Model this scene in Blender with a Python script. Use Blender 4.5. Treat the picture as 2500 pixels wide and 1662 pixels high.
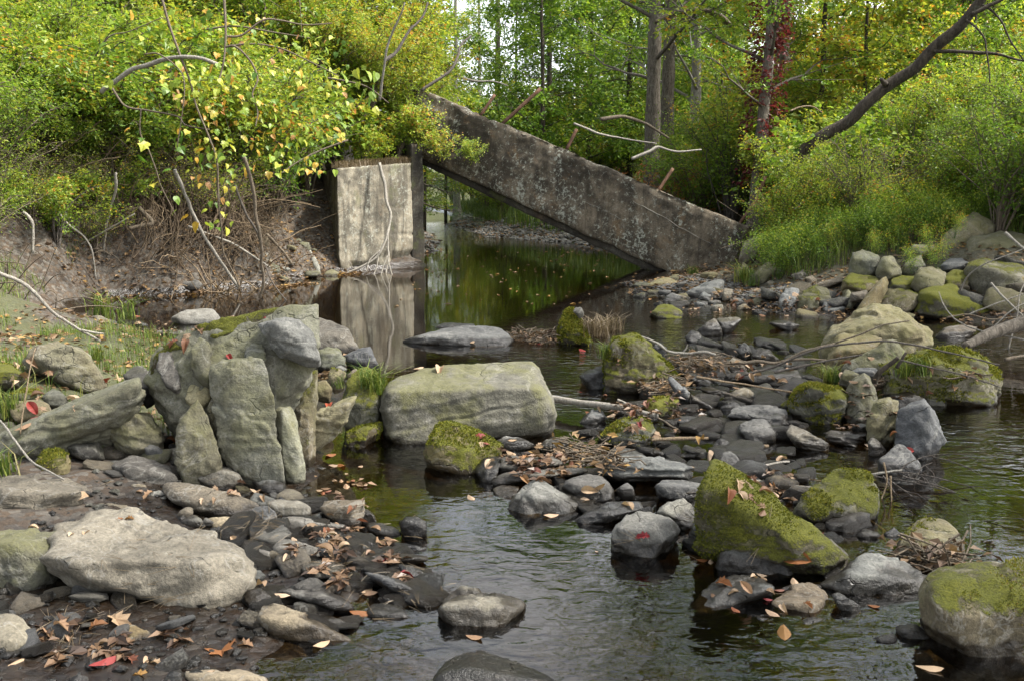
import bpy, bmesh, math, random
import numpy as np
from mathutils import Vector, Matrix
from mathutils.bvhtree import BVHTree

for o in list(bpy.data.objects):
    bpy.data.objects.remove(o)
scene = bpy.context.scene
COL = scene.collection

# ------------------------------------------------------------------ camera
CAM_H, PITCH, FPX = 1.5, math.radians(9.0), 2401.0      # photograph is 2500 x 1662
cam_data = bpy.data.cameras.new('camera')
cam = bpy.data.objects.new('camera', cam_data)
COL.objects.link(cam)
cam.location = (0, 0, CAM_H)
cam.rotation_euler = (math.radians(90) - PITCH, 0, 0)
cam_data.sensor_width = 36.0
cam_data.lens = FPX / 2500.0 * 36.0
cam_data.clip_start = 0.05
cam_data.clip_end = 2000.0
scene.camera = cam

# ------------------------------------------------------------------ sky, sun, exposure
SUN_DIR = Vector((0.70, -0.06, 0.95)).normalized()       # towards the sun, high over the right bank
SUN_EL = math.asin(SUN_DIR.z)
SUN_AZ = math.atan2(SUN_DIR.x, SUN_DIR.y)
world = bpy.data.worlds.new('World')
scene.world = world
world.use_nodes = True
wn, wl = world.node_tree.nodes, world.node_tree.links
wn.clear()
sky = wn.new('ShaderNodeTexSky')
sky.sky_type = 'NISHITA'
sky.sun_disc = False
sky.sun_elevation = SUN_EL
sky.sun_rotation = SUN_AZ
sky.air_density = 1.0
sky.dust_density = 3.0
sky.ozone_density = 1.0
bw = wn.new('ShaderNodeRGBToBW')
veil = wn.new('ShaderNodeMix'); veil.data_type = 'RGBA'; veil.inputs['Factor'].default_value = 0.55
wl.new(sky.outputs[0], bw.inputs[0])
# thin bright cloud over the whole sky
cl = wn.new('ShaderNodeMath'); cl.operation = 'MULTIPLY'; cl.inputs[1].default_value = 2.2
wl.new(bw.outputs[0], cl.inputs[0])
wtc = wn.new('ShaderNodeTexCoord'); wno = wn.new('ShaderNodeTexNoise'); wno.inputs['Scale'].default_value = 3.5; wno.inputs['Detail'].default_value = 6
wl.new(wtc.outputs['Generated'], wno.inputs['Vector'])
wmr = wn.new('ShaderNodeMapRange'); wmr.inputs[1].default_value = 0.35; wmr.inputs[2].default_value = 0.65; wmr.inputs[3].default_value = 0.3; wmr.inputs[4].default_value = 0.95
wl.new(wno.outputs['Fac'], wmr.inputs[0]); wl.new(wmr.outputs[0], veil.inputs['Factor'])
wl.new(sky.outputs[0], veil.inputs['A']); wl.new(cl.outputs[0], veil.inputs['B'])
bg = wn.new('ShaderNodeBackground'); bg.inputs['Strength'].default_value = 0.15
wl.new(veil.outputs['Result'], bg.inputs['Color'])
wo = wn.new('ShaderNodeOutputWorld'); wl.new(bg.outputs[0], wo.inputs[0])

sun_data = bpy.data.lights.new('sun', 'SUN')
sun_data.energy = 3.9
sun_data.angle = math.radians(4)
sun_data.color = (1.0, 0.95, 0.87)
sun = bpy.data.objects.new('sun', sun_data)
COL.objects.link(sun)
sun.rotation_euler = SUN_DIR.to_track_quat('Z', 'Y').to_euler()
sun.location = (18, 0, 26)

scene.view_settings.view_transform = 'Standard'
scene.view_settings.look = 'None'
scene.view_settings.gamma = 1.0
scene.view_settings.use_curve_mapping = False
scene.view_settings.exposure = 1.4
scene.cycles.max_bounces = 5
scene.cycles.diffuse_bounces = 2
scene.cycles.glossy_bounces = 3
scene.cycles.transmission_bounces = 3
scene.cycles.transparent_max_bounces = 5

# ------------------------------------------------------------------ helpers: pixels to positions
CP, SP = math.cos(PITCH), math.sin(PITCH)

def ray(px, py):
    u, v = (px - 1250.0) / FPX, (831.0 - py) / FPX
    return (u, CP + v * SP, -SP + v * CP)

def at_z(px, py, z=0.0):
    d = ray(px, py); t = (z - CAM_H) / d[2]
    return Vector((d[0] * t, d[1] * t, z))

def at_y(px, py, Y):
    d = ray(px, py); t = Y / d[1]
    return Vector((d[0] * t, Y, CAM_H + d[2] * t))

ZOOM = {  # enlarged views the outlines were read from: origin in the photograph, enlargement
    'Z1': (0, 700, 2.949), 'Z2': (0, 1130, 2.948), 'Z3': (650, 1000, 2.369), 'Z4': (750, 750, 2.949),
    'Z5': (1300, 750, 2.949), 'Z6': (1400, 1100, 2.1445), 'Z7': (1900, 750, 3.92), 'ZA': (1600, 500, 2.613),
    'ZB': (0, 400, 2.613), 'ZC': (700, 350, 1.966), 'ZD': (1600, 0, 2.613), 'ZE': (0, 0, 2.775),
    'ZF': (800, 0, 2.613), 'D': (0, 0, 0.9436), 'S': (0, 0, 1.0)}

def pxs(zoom, text):
    ox, oy, k = ZOOM[zoom]
    out = []
    for w in text.split():
        a, b = w.split(',')
        out.append((ox + float(a) / k, oy + float(b) / k))
    return out

# ------------------------------------------------------------------ helpers: noise
def _hash(ix, iy, iz, seed):
    h = (ix.astype(np.int64) * 374761393 + iy.astype(np.int64) * 668265263 + iz.astype(np.int64) * 2147483647 + seed * 1274126177) & 0xFFFFFFFF
    h = ((h ^ (h >> 13)) * 1274126177) & 0xFFFFFFFF
    h = ((h ^ (h >> 16)) * 2246822519) & 0xFFFFFFFF
    return ((h ^ (h >> 15)) & 0xFFFF) / 32767.5 - 1.0

def vnoise(p, seed=0):
    p = np.asarray(p, float)
    i = np.floor(p).astype(np.int64); f = p - i
    f = f * f * f * (f * (f * 6 - 15) + 10)
    x, y, z = i[:, 0], i[:, 1], i[:, 2]
    r = 0
    for dx in (0, 1):
        wx = f[:, 0] if dx else 1 - f[:, 0]
        for dy in (0, 1):
            wy = f[:, 1] if dy else 1 - f[:, 1]
            for dz in (0, 1):
                wz = f[:, 2] if dz else 1 - f[:, 2]
                r = r + wx * wy * wz * _hash(x + dx, y + dy, z + dz, seed)
    return r

def fbm(p, octaves=4, seed=0, gain=0.5):
    p = np.asarray(p, float); a, s = 1.0, 0
    for k in range(octaves):
        s = s + a * vnoise(p, seed + k * 17); p = p * 2.03 + 3.1; a *= gain
    return s

def smooth(a, b, x):
    t = np.clip((x - a) / (b - a), 0, 1)
    return t * t * (3 - 2 * t)

# ------------------------------------------------------------------ helpers: meshes and objects
def make_mesh(name, verts, faces, mat=None, smooth_shade=True, attrs=None):
    """faces: (n,3) or (n,4) array"""
    me = bpy.data.meshes.new(name)
    verts = np.asarray(verts, np.float32); faces = np.asarray(faces, np.int32)
    n, k = faces.shape
    me.vertices.add(len(verts)); me.vertices.foreach_set('co', verts.ravel())
    me.loops.add(n * k); me.loops.foreach_set('vertex_index', faces.ravel())
    me.polygons.add(n)
    me.polygons.foreach_set('loop_start', np.arange(0, n * k, k, dtype=np.int32))
    me.polygons.foreach_set('use_smooth', np.full(n, smooth_shade, bool))
    if attrs:
        for an, (dom, val) in attrs.items():
            a = me.attributes.new(an, 'FLOAT', dom); a.data.foreach_set('value', np.asarray(val, np.float32))
    me.update(calc_edges=True)
    me.validate(verbose=False)
    if mat: me.materials.append(mat)
    return me

def link(name, data, parent=None, loc=(0, 0, 0)):
    o = bpy.data.objects.new(name, data)
    COL.objects.link(o)
    o.location = loc
    if parent: o.parent = parent
    return o

def tag(o, label, cat, group=None, kind=None):
    if label: o['label'] = label
    if cat: o['category'] = cat
    if group: o['group'] = group
    if kind: o['kind'] = kind
    return o

def copy_tree(o, parent=None):
    c = o.copy(); COL.objects.link(c); c.parent = parent
    for ch in list(o.children): copy_tree(ch, c)
    return c

def delete_tree(o):
    for ch in list(o.children): delete_tree(ch)
    bpy.data.objects.remove(o)

def tube_arrays(lines, sides=5):
    """lines: list of (pts Nx3, radii N). Returns verts, quads."""
    V, F, off = [], [], 0
    ang = np.arange(sides) * 2 * math.pi / sides
    ca, sa = np.cos(ang), np.sin(ang)
    for pts, rad in lines:
        pts = np.asarray(pts, float); n = len(pts)
        rad = np.broadcast_to(np.asarray(rad, float), (n,))
        t = np.gradient(pts, axis=0); t /= (np.linalg.norm(t, axis=1, keepdims=True) + 1e-9)
        ref = np.array([0, 0, 1.0]) if abs(t[:, 2]).mean() < 0.8 else np.array([1.0, 0, 0])
        b = np.cross(t, ref); b /= (np.linalg.norm(b, axis=1, keepdims=True) + 1e-9)
        c = np.cross(b, t)
        ring = pts[:, None, :] + rad[:, None, None] * (ca[None, :, None] * b[:, None, :] + sa[None, :, None] * c[:, None, :])
        V.append(ring.reshape(-1, 3))
        V.append(pts[[0, -1]])
        i = np.arange(n - 1)[:, None] * sides; j = np.arange(sides)[None, :]; j2 = (j + 1) % sides
        q = np.stack([i + j, i + j2, i + sides + j2, i + sides + j], -1).reshape(-1, 4)
        c0, c1 = n * sides, n * sides + 1
        jj = np.arange(sides); jj2 = (jj + 1) % sides
        k0 = np.stack([jj2, jj, np.full(sides, c0), np.full(sides, c0)], -1)
        F.append(q + off)
        # end caps as thin quads over two neighbouring steps
        if sides >= 5:
            e = (n - 1) * sides
            caps = []
            for a in range(0, sides, 2):
                a1, a2 = (a + 1) % sides, (a + 2) % sides
                if a2 == a1 or a == sides - 1: continue
                caps.append((a2, a1, a, c0)); caps.append((e + a, e + a1, e + a2, c1))
            if sides % 2: pass
            F.append(np.array(caps) + off)
        off += n * sides + 2
    return np.concatenate(V), np.concatenate(F)

def spline(pts, n):
    """Catmull-Rom resample"""
    P = np.asarray(pts, float)
    if len(P) == 2: return P[0] + (P[1] - P[0]) * np.linspace(0, 1, n)[:, None]
    Q = np.vstack([2 * P[0] - P[1], P, 2 * P[-1] - P[-2]])
    out = []
    for t in np.linspace(0, len(P) - 1 - 1e-6, n):
        i = int(t); f = t - i
        a, b, c, d = Q[i], Q[i + 1], Q[i + 2], Q[i + 3]
        out.append(0.5 * (2 * b + (c - a) * f + (2 * a - 5 * b + 4 * c - d) * f * f + (3 * b - a - 3 * c + d) * f ** 3))
    return np.array(out)

# ------------------------------------------------------------------ helpers: materials
class NT:
    def __init__(self, name):
        self.m = bpy.data.materials.new(name); self.m.use_nodes = True
        self.n, self.l = self.m.node_tree.nodes, self.m.node_tree.links
        self.n.clear()
        self.out = self.n.new('ShaderNodeOutputMaterial')
    def node(self, t, **kw):
        nd = self.n.new(t)
        for k, v in kw.items(): setattr(nd, k, v)
        return nd
    def put(self, sock, v):
        if isinstance(v, bpy.types.NodeSocket): self.l.new(v, sock)
        elif isinstance(v, (tuple, list)) and sock.type == 'RGBA' and len(v) == 3: sock.default_value = (*v, 1)
        else: sock.default_value = v
    def noise(self, vec, scale, detail=4, rough=0.55, dist=0.0, dims='3D'):
        nd = self.node('ShaderNodeTexNoise'); nd.noise_dimensions = dims
        if vec is not None: self.l.new(vec, nd.inputs['Vector'])
        nd.inputs['Scale'].default_value = scale; nd.inputs['Detail'].default_value = detail
        nd.inputs['Roughness'].default_value = rough; nd.inputs['Distortion'].default_value = dist
        return nd.outputs['Fac']
    def ramp(self, fac, stops, interp='LINEAR'):
        nd = self.node('ShaderNodeValToRGB'); self.put(nd.inputs[0], fac)
        r = nd.color_ramp; r.interpolation = interp
        while len(r.elements) < len(stops): r.elements.new(0.5)
        for e, (p, c) in zip(r.elements, stops):
            e.position = p
            e.color = (c, c, c, 1) if isinstance(c, (int, float)) else (*c, 1)
        return nd.outputs['Color']
    def mix(self, fac, a, b, mode='MIX'):
        nd = self.node('ShaderNodeMix'); nd.data_type = 'RGBA'; nd.blend_type = mode
        self.put(nd.inputs['Factor'], fac); self.put(nd.inputs['A'], a); self.put(nd.inputs['B'], b)
        return nd.outputs['Result']
    def math(self, op, a, b=0.0, clamp=False):
        nd = self.node('ShaderNodeMath', operation=op, use_clamp=clamp)
        self.put(nd.inputs[0], a); self.put(nd.inputs[1], b)
        return nd.outputs[0]
    def maprange(self, v, a, b, c=0.0, d=1.0):
        nd = self.node('ShaderNodeMapRange'); nd.interpolation_type = 'SMOOTHSTEP'
        self.put(nd.inputs[0], v); self.put(nd.inputs[1], a); self.put(nd.inputs[2], b)
        self.put(nd.inputs[3], c); self.put(nd.inputs[4], d)
        return nd.outputs[0]
    def vadd(self, a, b):
        nd = self.node('ShaderNodeVectorMath', operation='ADD'); self.put(nd.inputs[0], a); self.put(nd.inputs[1], b)
        return nd.outputs[0]
    def vmul(self, a, b):
        nd = self.node('ShaderNodeVectorMath', operation='MULTIPLY'); self.put(nd.inputs[0], a); self.put(nd.inputs[1], b)
        return nd.outputs[0]
    def bump(self, h, strength=0.5, dist=0.02, normal=None):
        nd = self.node('ShaderNodeBump'); nd.inputs['Strength'].default_value = strength; nd.inputs['Distance'].default_value = dist
        self.put(nd.inputs['Height'], h)
        if normal is not None: self.l.new(normal, nd.inputs['Normal'])
        return nd.outputs[0]
    def principled(self, color, rough=0.8, normal=None, spec=0.35):
        p = self.node('ShaderNodeBsdfPrincipled')
        self.put(p.inputs['Base Color'], color); self.put(p.inputs['Roughness'], rough)
        self.put(p.inputs['Specular IOR Level'], spec)
        if normal is not None: self.l.new(normal, p.inputs['Normal'])
        return p.outputs[0]
    def done(self, shader):
        self.l.new(shader, self.out.inputs['Surface'])
        return self.m

def rock_material(name, c1, c2, c3, moss=0.0, algae=0.0, lichen=0.3, wet_z=0.05, strata=0.0, mosscol=(0.085, 0.098, 0.010)):
    t = NT(name)
    tc = t.node('ShaderNodeTexCoord'); oi = t.node('ShaderNodeObjectInfo'); ge = t.node('ShaderNodeNewGeometry')
    rnd = oi.outputs['Random']
    off = t.node('ShaderNodeCombineXYZ')
    for i, k in enumerate((37.0, 91.0, 53.0)): t.l.new(t.math('MULTIPLY', rnd, k), off.inputs[i])
    v = t.vadd(tc.outputs['Object'], off.outputs[0])
    big = t.noise(v, 3.2, 5, 0.6, 0.6)
    mid = t.noise(v, 14, 6, 0.65)
    fine = t.noise(v, 85, 4, 0.7)
    col = t.mix(t.maprange(big, 0.35, 0.66), c1, c2)
    col = t.mix(t.maprange(mid, 0.48, 0.75), col, c3)
    col = t.mix(0.9, col, t.ramp(fine, [(0.25, 0.45), (0.5, 1.0), (0.78, 1.6)]), 'MULTIPLY')
    col = t.mix(0.9, col, t.ramp(mid, [(0.28, 0.5), (0.5, 1.0), (0.75, 1.35)]), 'MULTIPLY')
    col = t.mix(0.8, col, t.ramp(t.noise(v, 1.7, 4, 0.6, 0.8), [(0.3, 0.62), (0.5, 1.0), (0.7, 1.2)]), 'MULTIPLY')
    # tone differs from stone to stone
    tone = t.maprange(rnd, 0.0, 1.0, 0.44, 0.80)
    tn = t.node('ShaderNodeCombineColor')
    t.l.new(tone, tn.inputs[0]); t.l.new(t.math('MULTIPLY', tone, 0.985), tn.inputs[1]); t.l.new(t.math('MULTIPLY', tone, t.maprange(rnd, 0.2, 0.9, 0.98, 0.9)), tn.inputs[2])
    col = t.mix(1.0, col, tn.outputs[0], 'MULTIPLY')
    r2 = t.math('FRACT', t.math('MULTIPLY', rnd, 7.31))
    col = t.mix(1.0, col, t.ramp(r2, [(0.0, (0.90, 0.98, 1.10)), (0.4, (1.0, 1.0, 1.0)), (0.75, (1.10, 1.0, 0.84)), (1.0, (1.16, 0.98, 0.76))]), 'MULTIPLY')
    vein = t.maprange(t.math('ABSOLUTE', t.math('SUBTRACT', t.noise(v, 2.3, 5, 0.6, 1.6), 0.5)), 0.0, 0.02, 0.35, 0.0)
    col = t.mix(vein, col, (0.26, 0.25, 0.22))
    # bedding lines
    sv = t.vmul(v, (2.0, 2.0, 26.0))
    bed = t.noise(sv, 1.6, 5, 0.6, 0.9)
    if strata > 0:
        col = t.mix(strata, col, t.ramp(bed, [(0.3, 0.5), (0.45, 1.0), (0.6, 0.8), (0.72, 1.2)]), 'MULTIPLY')
    # cracks
    vo = t.node('ShaderNodeTexVoronoi', feature='DISTANCE_TO_EDGE'); vo.inputs['Scale'].default_value = 3.1
    t.l.new(t.vadd(v, t.vmul(t.noise_col(v, 5.0), (0.35, 0.35, 0.35))), vo.inputs['Vector'])
    crack = t.math('MULTIPLY', t.maprange(vo.outputs['Distance'], 0.0, 0.016, 1.0, 0.0), t.maprange(big, 0.5, 0.62))
    col = t.mix(t.math('MULTIPLY', crack, 0.6), col, (0.03, 0.028, 0.022))
    # pale lichen flecks
    lic = t.math('MULTIPLY', t.maprange(t.noise(v, 22, 5, 0.7, 0.4), 0.6, 0.7), lichen)
    col = t.mix(lic, col, (0.25, 0.25, 0.21))
    nz = t.node('ShaderNodeSeparateXYZ'); t.l.new(ge.outputs['Normal'], nz.inputs[0])
    pz = t.node('ShaderNodeSeparateXYZ'); t.l.new(ge.outputs['Position'], pz.inputs[0])
    if algae > 0:
        am = t.maprange(t.math('ADD', t.noise(v, 4.5, 5, 0.6, 0.5), t.math('MULTIPLY', nz.outputs[2], 0.1)), 0.42, 0.68)
        am = t.math('MULTIPLY', am, t.maprange(fine, 0.3, 0.6, 0.4, 1.0))
        col = t.mix(t.math('MULTIPLY', am, algae), col, (0.088, 0.086, 0.024))
    rough = 0.86
    # wet at the water's edge
    wl_ = t.math('ADD', wet_z, t.math('MULTIPLY', t.math('SUBTRACT', t.noise(v, 7, 4, 0.6), 0.5), 0.11))
    wet = t.maprange(t.math('SUBTRACT', pz.outputs[2], wl_), -0.012, 0.016, 1.0, 0.0)
    col = t.mix(wet, col, t.mix(1.0, col, (0.22, 0.20, 0.18), 'MULTIPLY'))
    rough = t.maprange(wet, 0.0, 1.0, 0.86, 0.28)
    h = t.math('ADD', t.math('MULTIPLY', mid, 0.9), t.math('MULTIPLY', fine, 0.35))
    h = t.math('SUBTRACT', h, t.math('MULTIPLY', crack, 0.5))
    if strata > 0: h = t.math('ADD', h, t.math('MULTIPLY', bed, 0.8 * strata))
    if moss > 0:
        mn = t.noise(v, 5.0, 6, 0.65, 0.4)
        mf = t.noise(v, 130, 4, 0.75); m2 = t.noise(v, 32, 4, 0.7)
        mm = t.math('ADD', t.math('ADD', t.math('MULTIPLY', mn, 0.9), t.math('MULTIPLY', m2, 0.35)), t.math('ADD', t.math('MULTIPLY', mf, 0.2), t.math('MULTIPLY', nz.outputs[2], 0.2)))
        mask = t.maprange(mm, 1.02 - 0.42 * moss, 1.14 - 0.42 * moss)
        mc = t.mix(t.noise(v, 9, 4), mosscol, (mosscol[0] * 1.9, mosscol[1] * 1.6, mosscol[2] * 1.2))
        mc = t.mix(0.9, mc, t.ramp(mf, [(0.3, 0.35), (0.55, 1.0), (0.75, 1.6)]), 'MULTIPLY')
        col = t.mix(mask, col, mc)
        rough = t.math('MAXIMUM', rough, t.math('MULTIPLY', mask, 0.95))
        h = t.math('ADD', h, t.math('MULTIPLY', mask, t.math('MULTIPLY', mf, 1.6)))
    nrm = t.bump(h, 1.0, 0.016)
    return t.done(t.principled(col, rough, nrm, 0.4))

def _noise_col(self, vec, scale):
    nd = self.node('ShaderNodeTexNoise'); self.l.new(vec, nd.inputs['Vector']); nd.inputs['Scale'].default_value = scale
    nd.inputs['Detail'].default_value = 3
    return nd.outputs['Color']
NT.noise_col = _noise_col

M = {}
M['pale'] = rock_material('rock_pale', (0.205, 0.1927, 0.164), (0.2706, 0.2583, 0.2255), (0.164, 0.1558, 0.1353), lichen=0.35, wet_z=0.0)
M['grey'] = rock_material('rock_grey', (0.14, 0.136, 0.126), (0.205, 0.198, 0.178), (0.105, 0.10, 0.09), lichen=0.25, wet_z=0.055)
M['slate'] = rock_material('rock_slate', (0.125, 0.12, 0.112), (0.19, 0.184, 0.167), (0.088, 0.084, 0.076), lichen=0.2, wet_z=0.055, strata=0.8)
M['olive'] = rock_material('rock_olive', (0.156, 0.1443, 0.0975), (0.2106, 0.2028, 0.1482), (0.117, 0.1053, 0.0663), algae=0.6, lichen=0.3, wet_z=0.03)
M['olive_slab'] = rock_material('rock_olive_slab', (0.1955, 0.187, 0.136), (0.255, 0.255, 0.1955), (0.1445, 0.1318, 0.0892), algae=0.4, lichen=0.3, wet_z=0.03, strata=0.55)
M['brown'] = rock_material('rock_brown', (0.16, 0.125, 0.075), (0.21, 0.18, 0.115), (0.12, 0.095, 0.055), algae=0.3, lichen=0.1)
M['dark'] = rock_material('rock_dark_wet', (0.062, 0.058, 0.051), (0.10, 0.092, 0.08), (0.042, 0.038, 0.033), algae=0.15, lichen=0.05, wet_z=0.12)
M['moss'] = rock_material('rock_mossy', (0.13, 0.115, 0.075), (0.19, 0.175, 0.12), (0.10, 0.088, 0.055), moss=0.62, algae=0.6, lichen=0.15)
M['mossy'] = rock_material('rock_very_mossy', (0.11, 0.095, 0.06), (0.15, 0.135, 0.09), (0.09, 0.08, 0.05), moss=0.85, algae=0.7, lichen=0.05)
M['pillar'] = rock_material('rock_pillar', (0.2552, 0.242, 0.1672), (0.3256, 0.3168, 0.2376), (0.176, 0.1584, 0.0968), algae=0.45, lichen=0.4, wet_z=0.03, strata=0.3)
M['chunk'] = rock_material('old_concrete_chunk', (0.187, 0.17, 0.1148), (0.255, 0.238, 0.17), (0.1105, 0.0978, 0.0638), algae=0.55, lichen=0.45, wet_z=0.03)
M['algae'] = rock_material('rock_algae', (0.1998, 0.1924, 0.148), (0.2442, 0.2368, 0.1887), (0.1554, 0.148, 0.111), algae=0.75, lichen=0.25, wet_z=0.02)
M['halfmoss'] = rock_material('rock_half_mossy', (0.144, 0.136, 0.1), (0.2, 0.192, 0.152), (0.112, 0.104, 0.072), moss=0.42, algae=0.5, lichen=0.25)

def bark_material(name, c1, c2, scale=1.0, lich=0.2):
    t = NT(name)
    tc = t.node('ShaderNodeTexCoord')
    v = t.vmul(tc.outputs['Object'], (9.0 * scale, 9.0 * scale, 2.2 * scale))
    a = t.noise(v, 3.0, 6, 0.65, 0.8); b = t.noise(tc.outputs['Object'], 40 * scale, 4, 0.6); c = t.noise(tc.outputs['Object'], 5 * scale, 4, 0.6)
    col = t.mix(t.maprange(a, 0.35, 0.65), c1, c2)
    col = t.mix(t.math('MULTIPLY', t.maprange(c, 0.55, 0.7), lich), col, (0.30, 0.32, 0.25))
    col = t.mix(0.6, col, t.ramp(b, [(0.3, 0.6), (0.7, 1.3)]), 'MULTIPLY')
    return t.done(t.principled(col, 0.9, t.bump(t.math('ADD', a, t.math('MULTIPLY', b, 0.4)), 0.8, 0.02), 0.25))

M['bark'] = bark_material('bark_grey_brown', (0.06, 0.05, 0.038), (0.15, 0.13, 0.105))
M['bark_dark'] = bark_material('bark_dark', (0.025, 0.02, 0.015), (0.07, 0.056, 0.042), lich=0.1)
M['bark_pale'] = bark_material('bark_pale_grey', (0.15, 0.14, 0.12), (0.28, 0.26, 0.225), lich=0.4)
M['twig'] = bark_material('twig_brown', (0.085, 0.066, 0.045), (0.16, 0.13, 0.095), 3.0, 0.1)
M['twig_grey'] = bark_material('twig_grey', (0.17, 0.155, 0.128), (0.31, 0.285, 0.245), 3.0, 0.2)
M['twig_dark'] = bark_material('twig_dark', (0.05, 0.042, 0.036), (0.11, 0.095, 0.08), 3.0, 0.1)
M['twig_tan'] = bark_material('twig_tan', (0.15, 0.108, 0.066), (0.24, 0.18, 0.115), 3.0, 0.1)
M['root'] = bark_material('root_brown', (0.05, 0.034, 0.02), (0.125, 0.092, 0.06), 3.0, 0.05)

def leaf_material(name, stops, attr='rnd', trans=0.5, rough=0.45, spec=0.35):
    t = NT(name)
    if attr == 'object':
        r = t.node('ShaderNodeObjectInfo').outputs['Random']
    else:
        r = t.node('ShaderNodeAttribute', attribute_name=attr).outputs['Fac']
        r = t.math('ADD', r, t.math('MULTIPLY', t.math('SUBTRACT', t.node('ShaderNodeObjectInfo').outputs['Random'], 0.70), 0.28), True)
    col = t.ramp(r, stops)
    tc = t.node('ShaderNodeTexCoord')
    col = t.mix(0.5, col, t.ramp(t.noise(tc.outputs['Object'], 30 if attr == 'object' else 1.7, 3, 0.6), [(0.3, 0.65), (0.7, 1.3)]), 'MULTIPLY')
    p = t.principled(col, rough, None, spec)
    tr = t.node('ShaderNodeBsdfTranslucent')
    t.put(tr.inputs[0], t.mix(1.0, col, (1.15, 1.1, 0.7), 'MULTIPLY'))
    mx = t.node('ShaderNodeMixShader'); mx.inputs[0].default_value = trans
    t.l.new(p, mx.inputs[1]); t.l.new(tr.outputs[0], mx.inputs[2])
    return t.done(mx.outputs[0])

G1, G2, G3, G4 = (0.055, 0.12, 0.014), (0.125, 0.22, 0.024), (0.215, 0.30, 0.036), (0.36, 0.38, 0.05)
YEL, ORA, RUS = (0.42, 0.30, 0.03), (0.42, 0.19, 0.035), (0.26, 0.10, 0.03)
M['lf_green'] = leaf_material('leaf_green', [(0.0, G1), (0.4, G2), (0.8, G3), (1.0, G4)])
M['lf_yellow'] = leaf_material('leaf_yellow_green', [(0.0, G2), (0.4, G3), (0.78, G4), (0.92, YEL), (1.0, ORA)])
M['lf_mix'] = leaf_material('leaf_mixed', [(0.0, G1), (0.3, G2), (0.65, G3), (0.88, G4), (0.95, YEL), (1.0, ORA)])
M['lf_dark'] = leaf_material('leaf_dark_green', [(0.0, (0.012, 0.035, 0.010)), (0.5, (0.025, 0.062, 0.014)), (1.0, (0.06, 0.11, 0.02))], trans=0.25)
M['lf_red'] = leaf_material('leaf_red', [(0.0, (0.05, 0.010, 0.014)), (0.6, (0.10, 0.016, 0.022)), (1.0, (0.15, 0.04, 0.03))])
M['lf_rust'] = leaf_material('leaf_rust', [(0.0, G3), (0.3, (0.33, 0.17, 0.06)), (0.7, (0.36, 0.14, 0.05)), (1.0, RUS)])
M['lf_vine'] = leaf_material('leaf_vine', [(0.0, (0.06, 0.13, 0.016)), (0.45, G3), (0.68, G4), (0.8, (0.36, 0.30, 0.04)), (0.92, (0.40, 0.22, 0.03)), (1.0, (0.34, 0.19, 0.09))], attr='object', trans=0.4)
M['lf_fallen'] = leaf_material('leaf_fallen', [(0.0, (0.17, 0.115, 0.07)), (0.3, (0.22, 0.145, 0.085)), (0.5, (0.10, 0.052, 0.028)), (0.64, (0.18, 0.06, 0.024)), (0.74, (0.14, 0.075, 0.036)), (0.80, (0.13, 0.014, 0.016)), (0.9, (0.25, 0.185, 0.12)), (1.0, (0.20, 0.085, 0.02))], attr='object', trans=0.15, rough=0.6)
M['lf_litter'] = leaf_material('leaf_litter', [(0.0, (0.06, 0.035, 0.02)), (0.35, (0.15, 0.095, 0.05)), (0.7, (0.23, 0.145, 0.07)), (0.88, (0.27, 0.16, 0.035)), (0.95, (0.14, 0.03, 0.02)), (1.0, (0.12, 0.02, 0.02))], trans=0.15, rough=0.6)
M['lf_sodden'] = leaf_material('leaf_sodden', [(0.0, (0.03, 0.018, 0.011)), (0.4, (0.075, 0.042, 0.024)), (0.7, (0.13, 0.078, 0.042)), (0.9, (0.19, 0.12, 0.07)), (1.0, (0.10, 0.025, 0.018))], trans=0.1, rough=0.4)
M['grass'] = leaf_material('grass_blade', [(0.0, (0.045, 0.085, 0.014)), (0.4, (0.10, 0.155, 0.025)), (0.75, (0.19, 0.22, 0.045)), (1.0, (0.25, 0.20, 0.09))], trans=0.35)
M['straw'] = leaf_material('dry_straw', [(0.0, (0.10, 0.072, 0.04)), (1.0, (0.20, 0.155, 0.095))], trans=0.2)

# ================================================================== SETTING: ground and water
WATER_EDGE = np.array([(-0.6, 0.2), (-0.68, 2.8), (-0.46, 3.6), (-0.75, 4.2), (-1.0, 4.7), (-1.12, 5.6), (-1.2, 7.3), (-1.7, 8.4),
    (-3.0, 9.3), (-4.4, 10.6), (-5.6, 12.0), (-5.4, 13.2), (-4.4, 13.9), (-3.5, 14.6), (-3.0, 16.7), (-1.78, 18.0), (-1.7, 20),
    (-2.3, 26), (-3.2, 34), (-4.5, 46), (-9, 62), (-5.5, 62), (-2.4, 46), (-2.2, 38), (-0.6, 29), (1.6, 25.2), (3.0, 22), (3.3, 19),
    (2.7, 16.4), (1.75, 15.0), (1.95, 13.8), (2.9, 12.6), (3.3, 11.3), (5.3, 10.4), (9, 9.9), (9, 0.2)])
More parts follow.
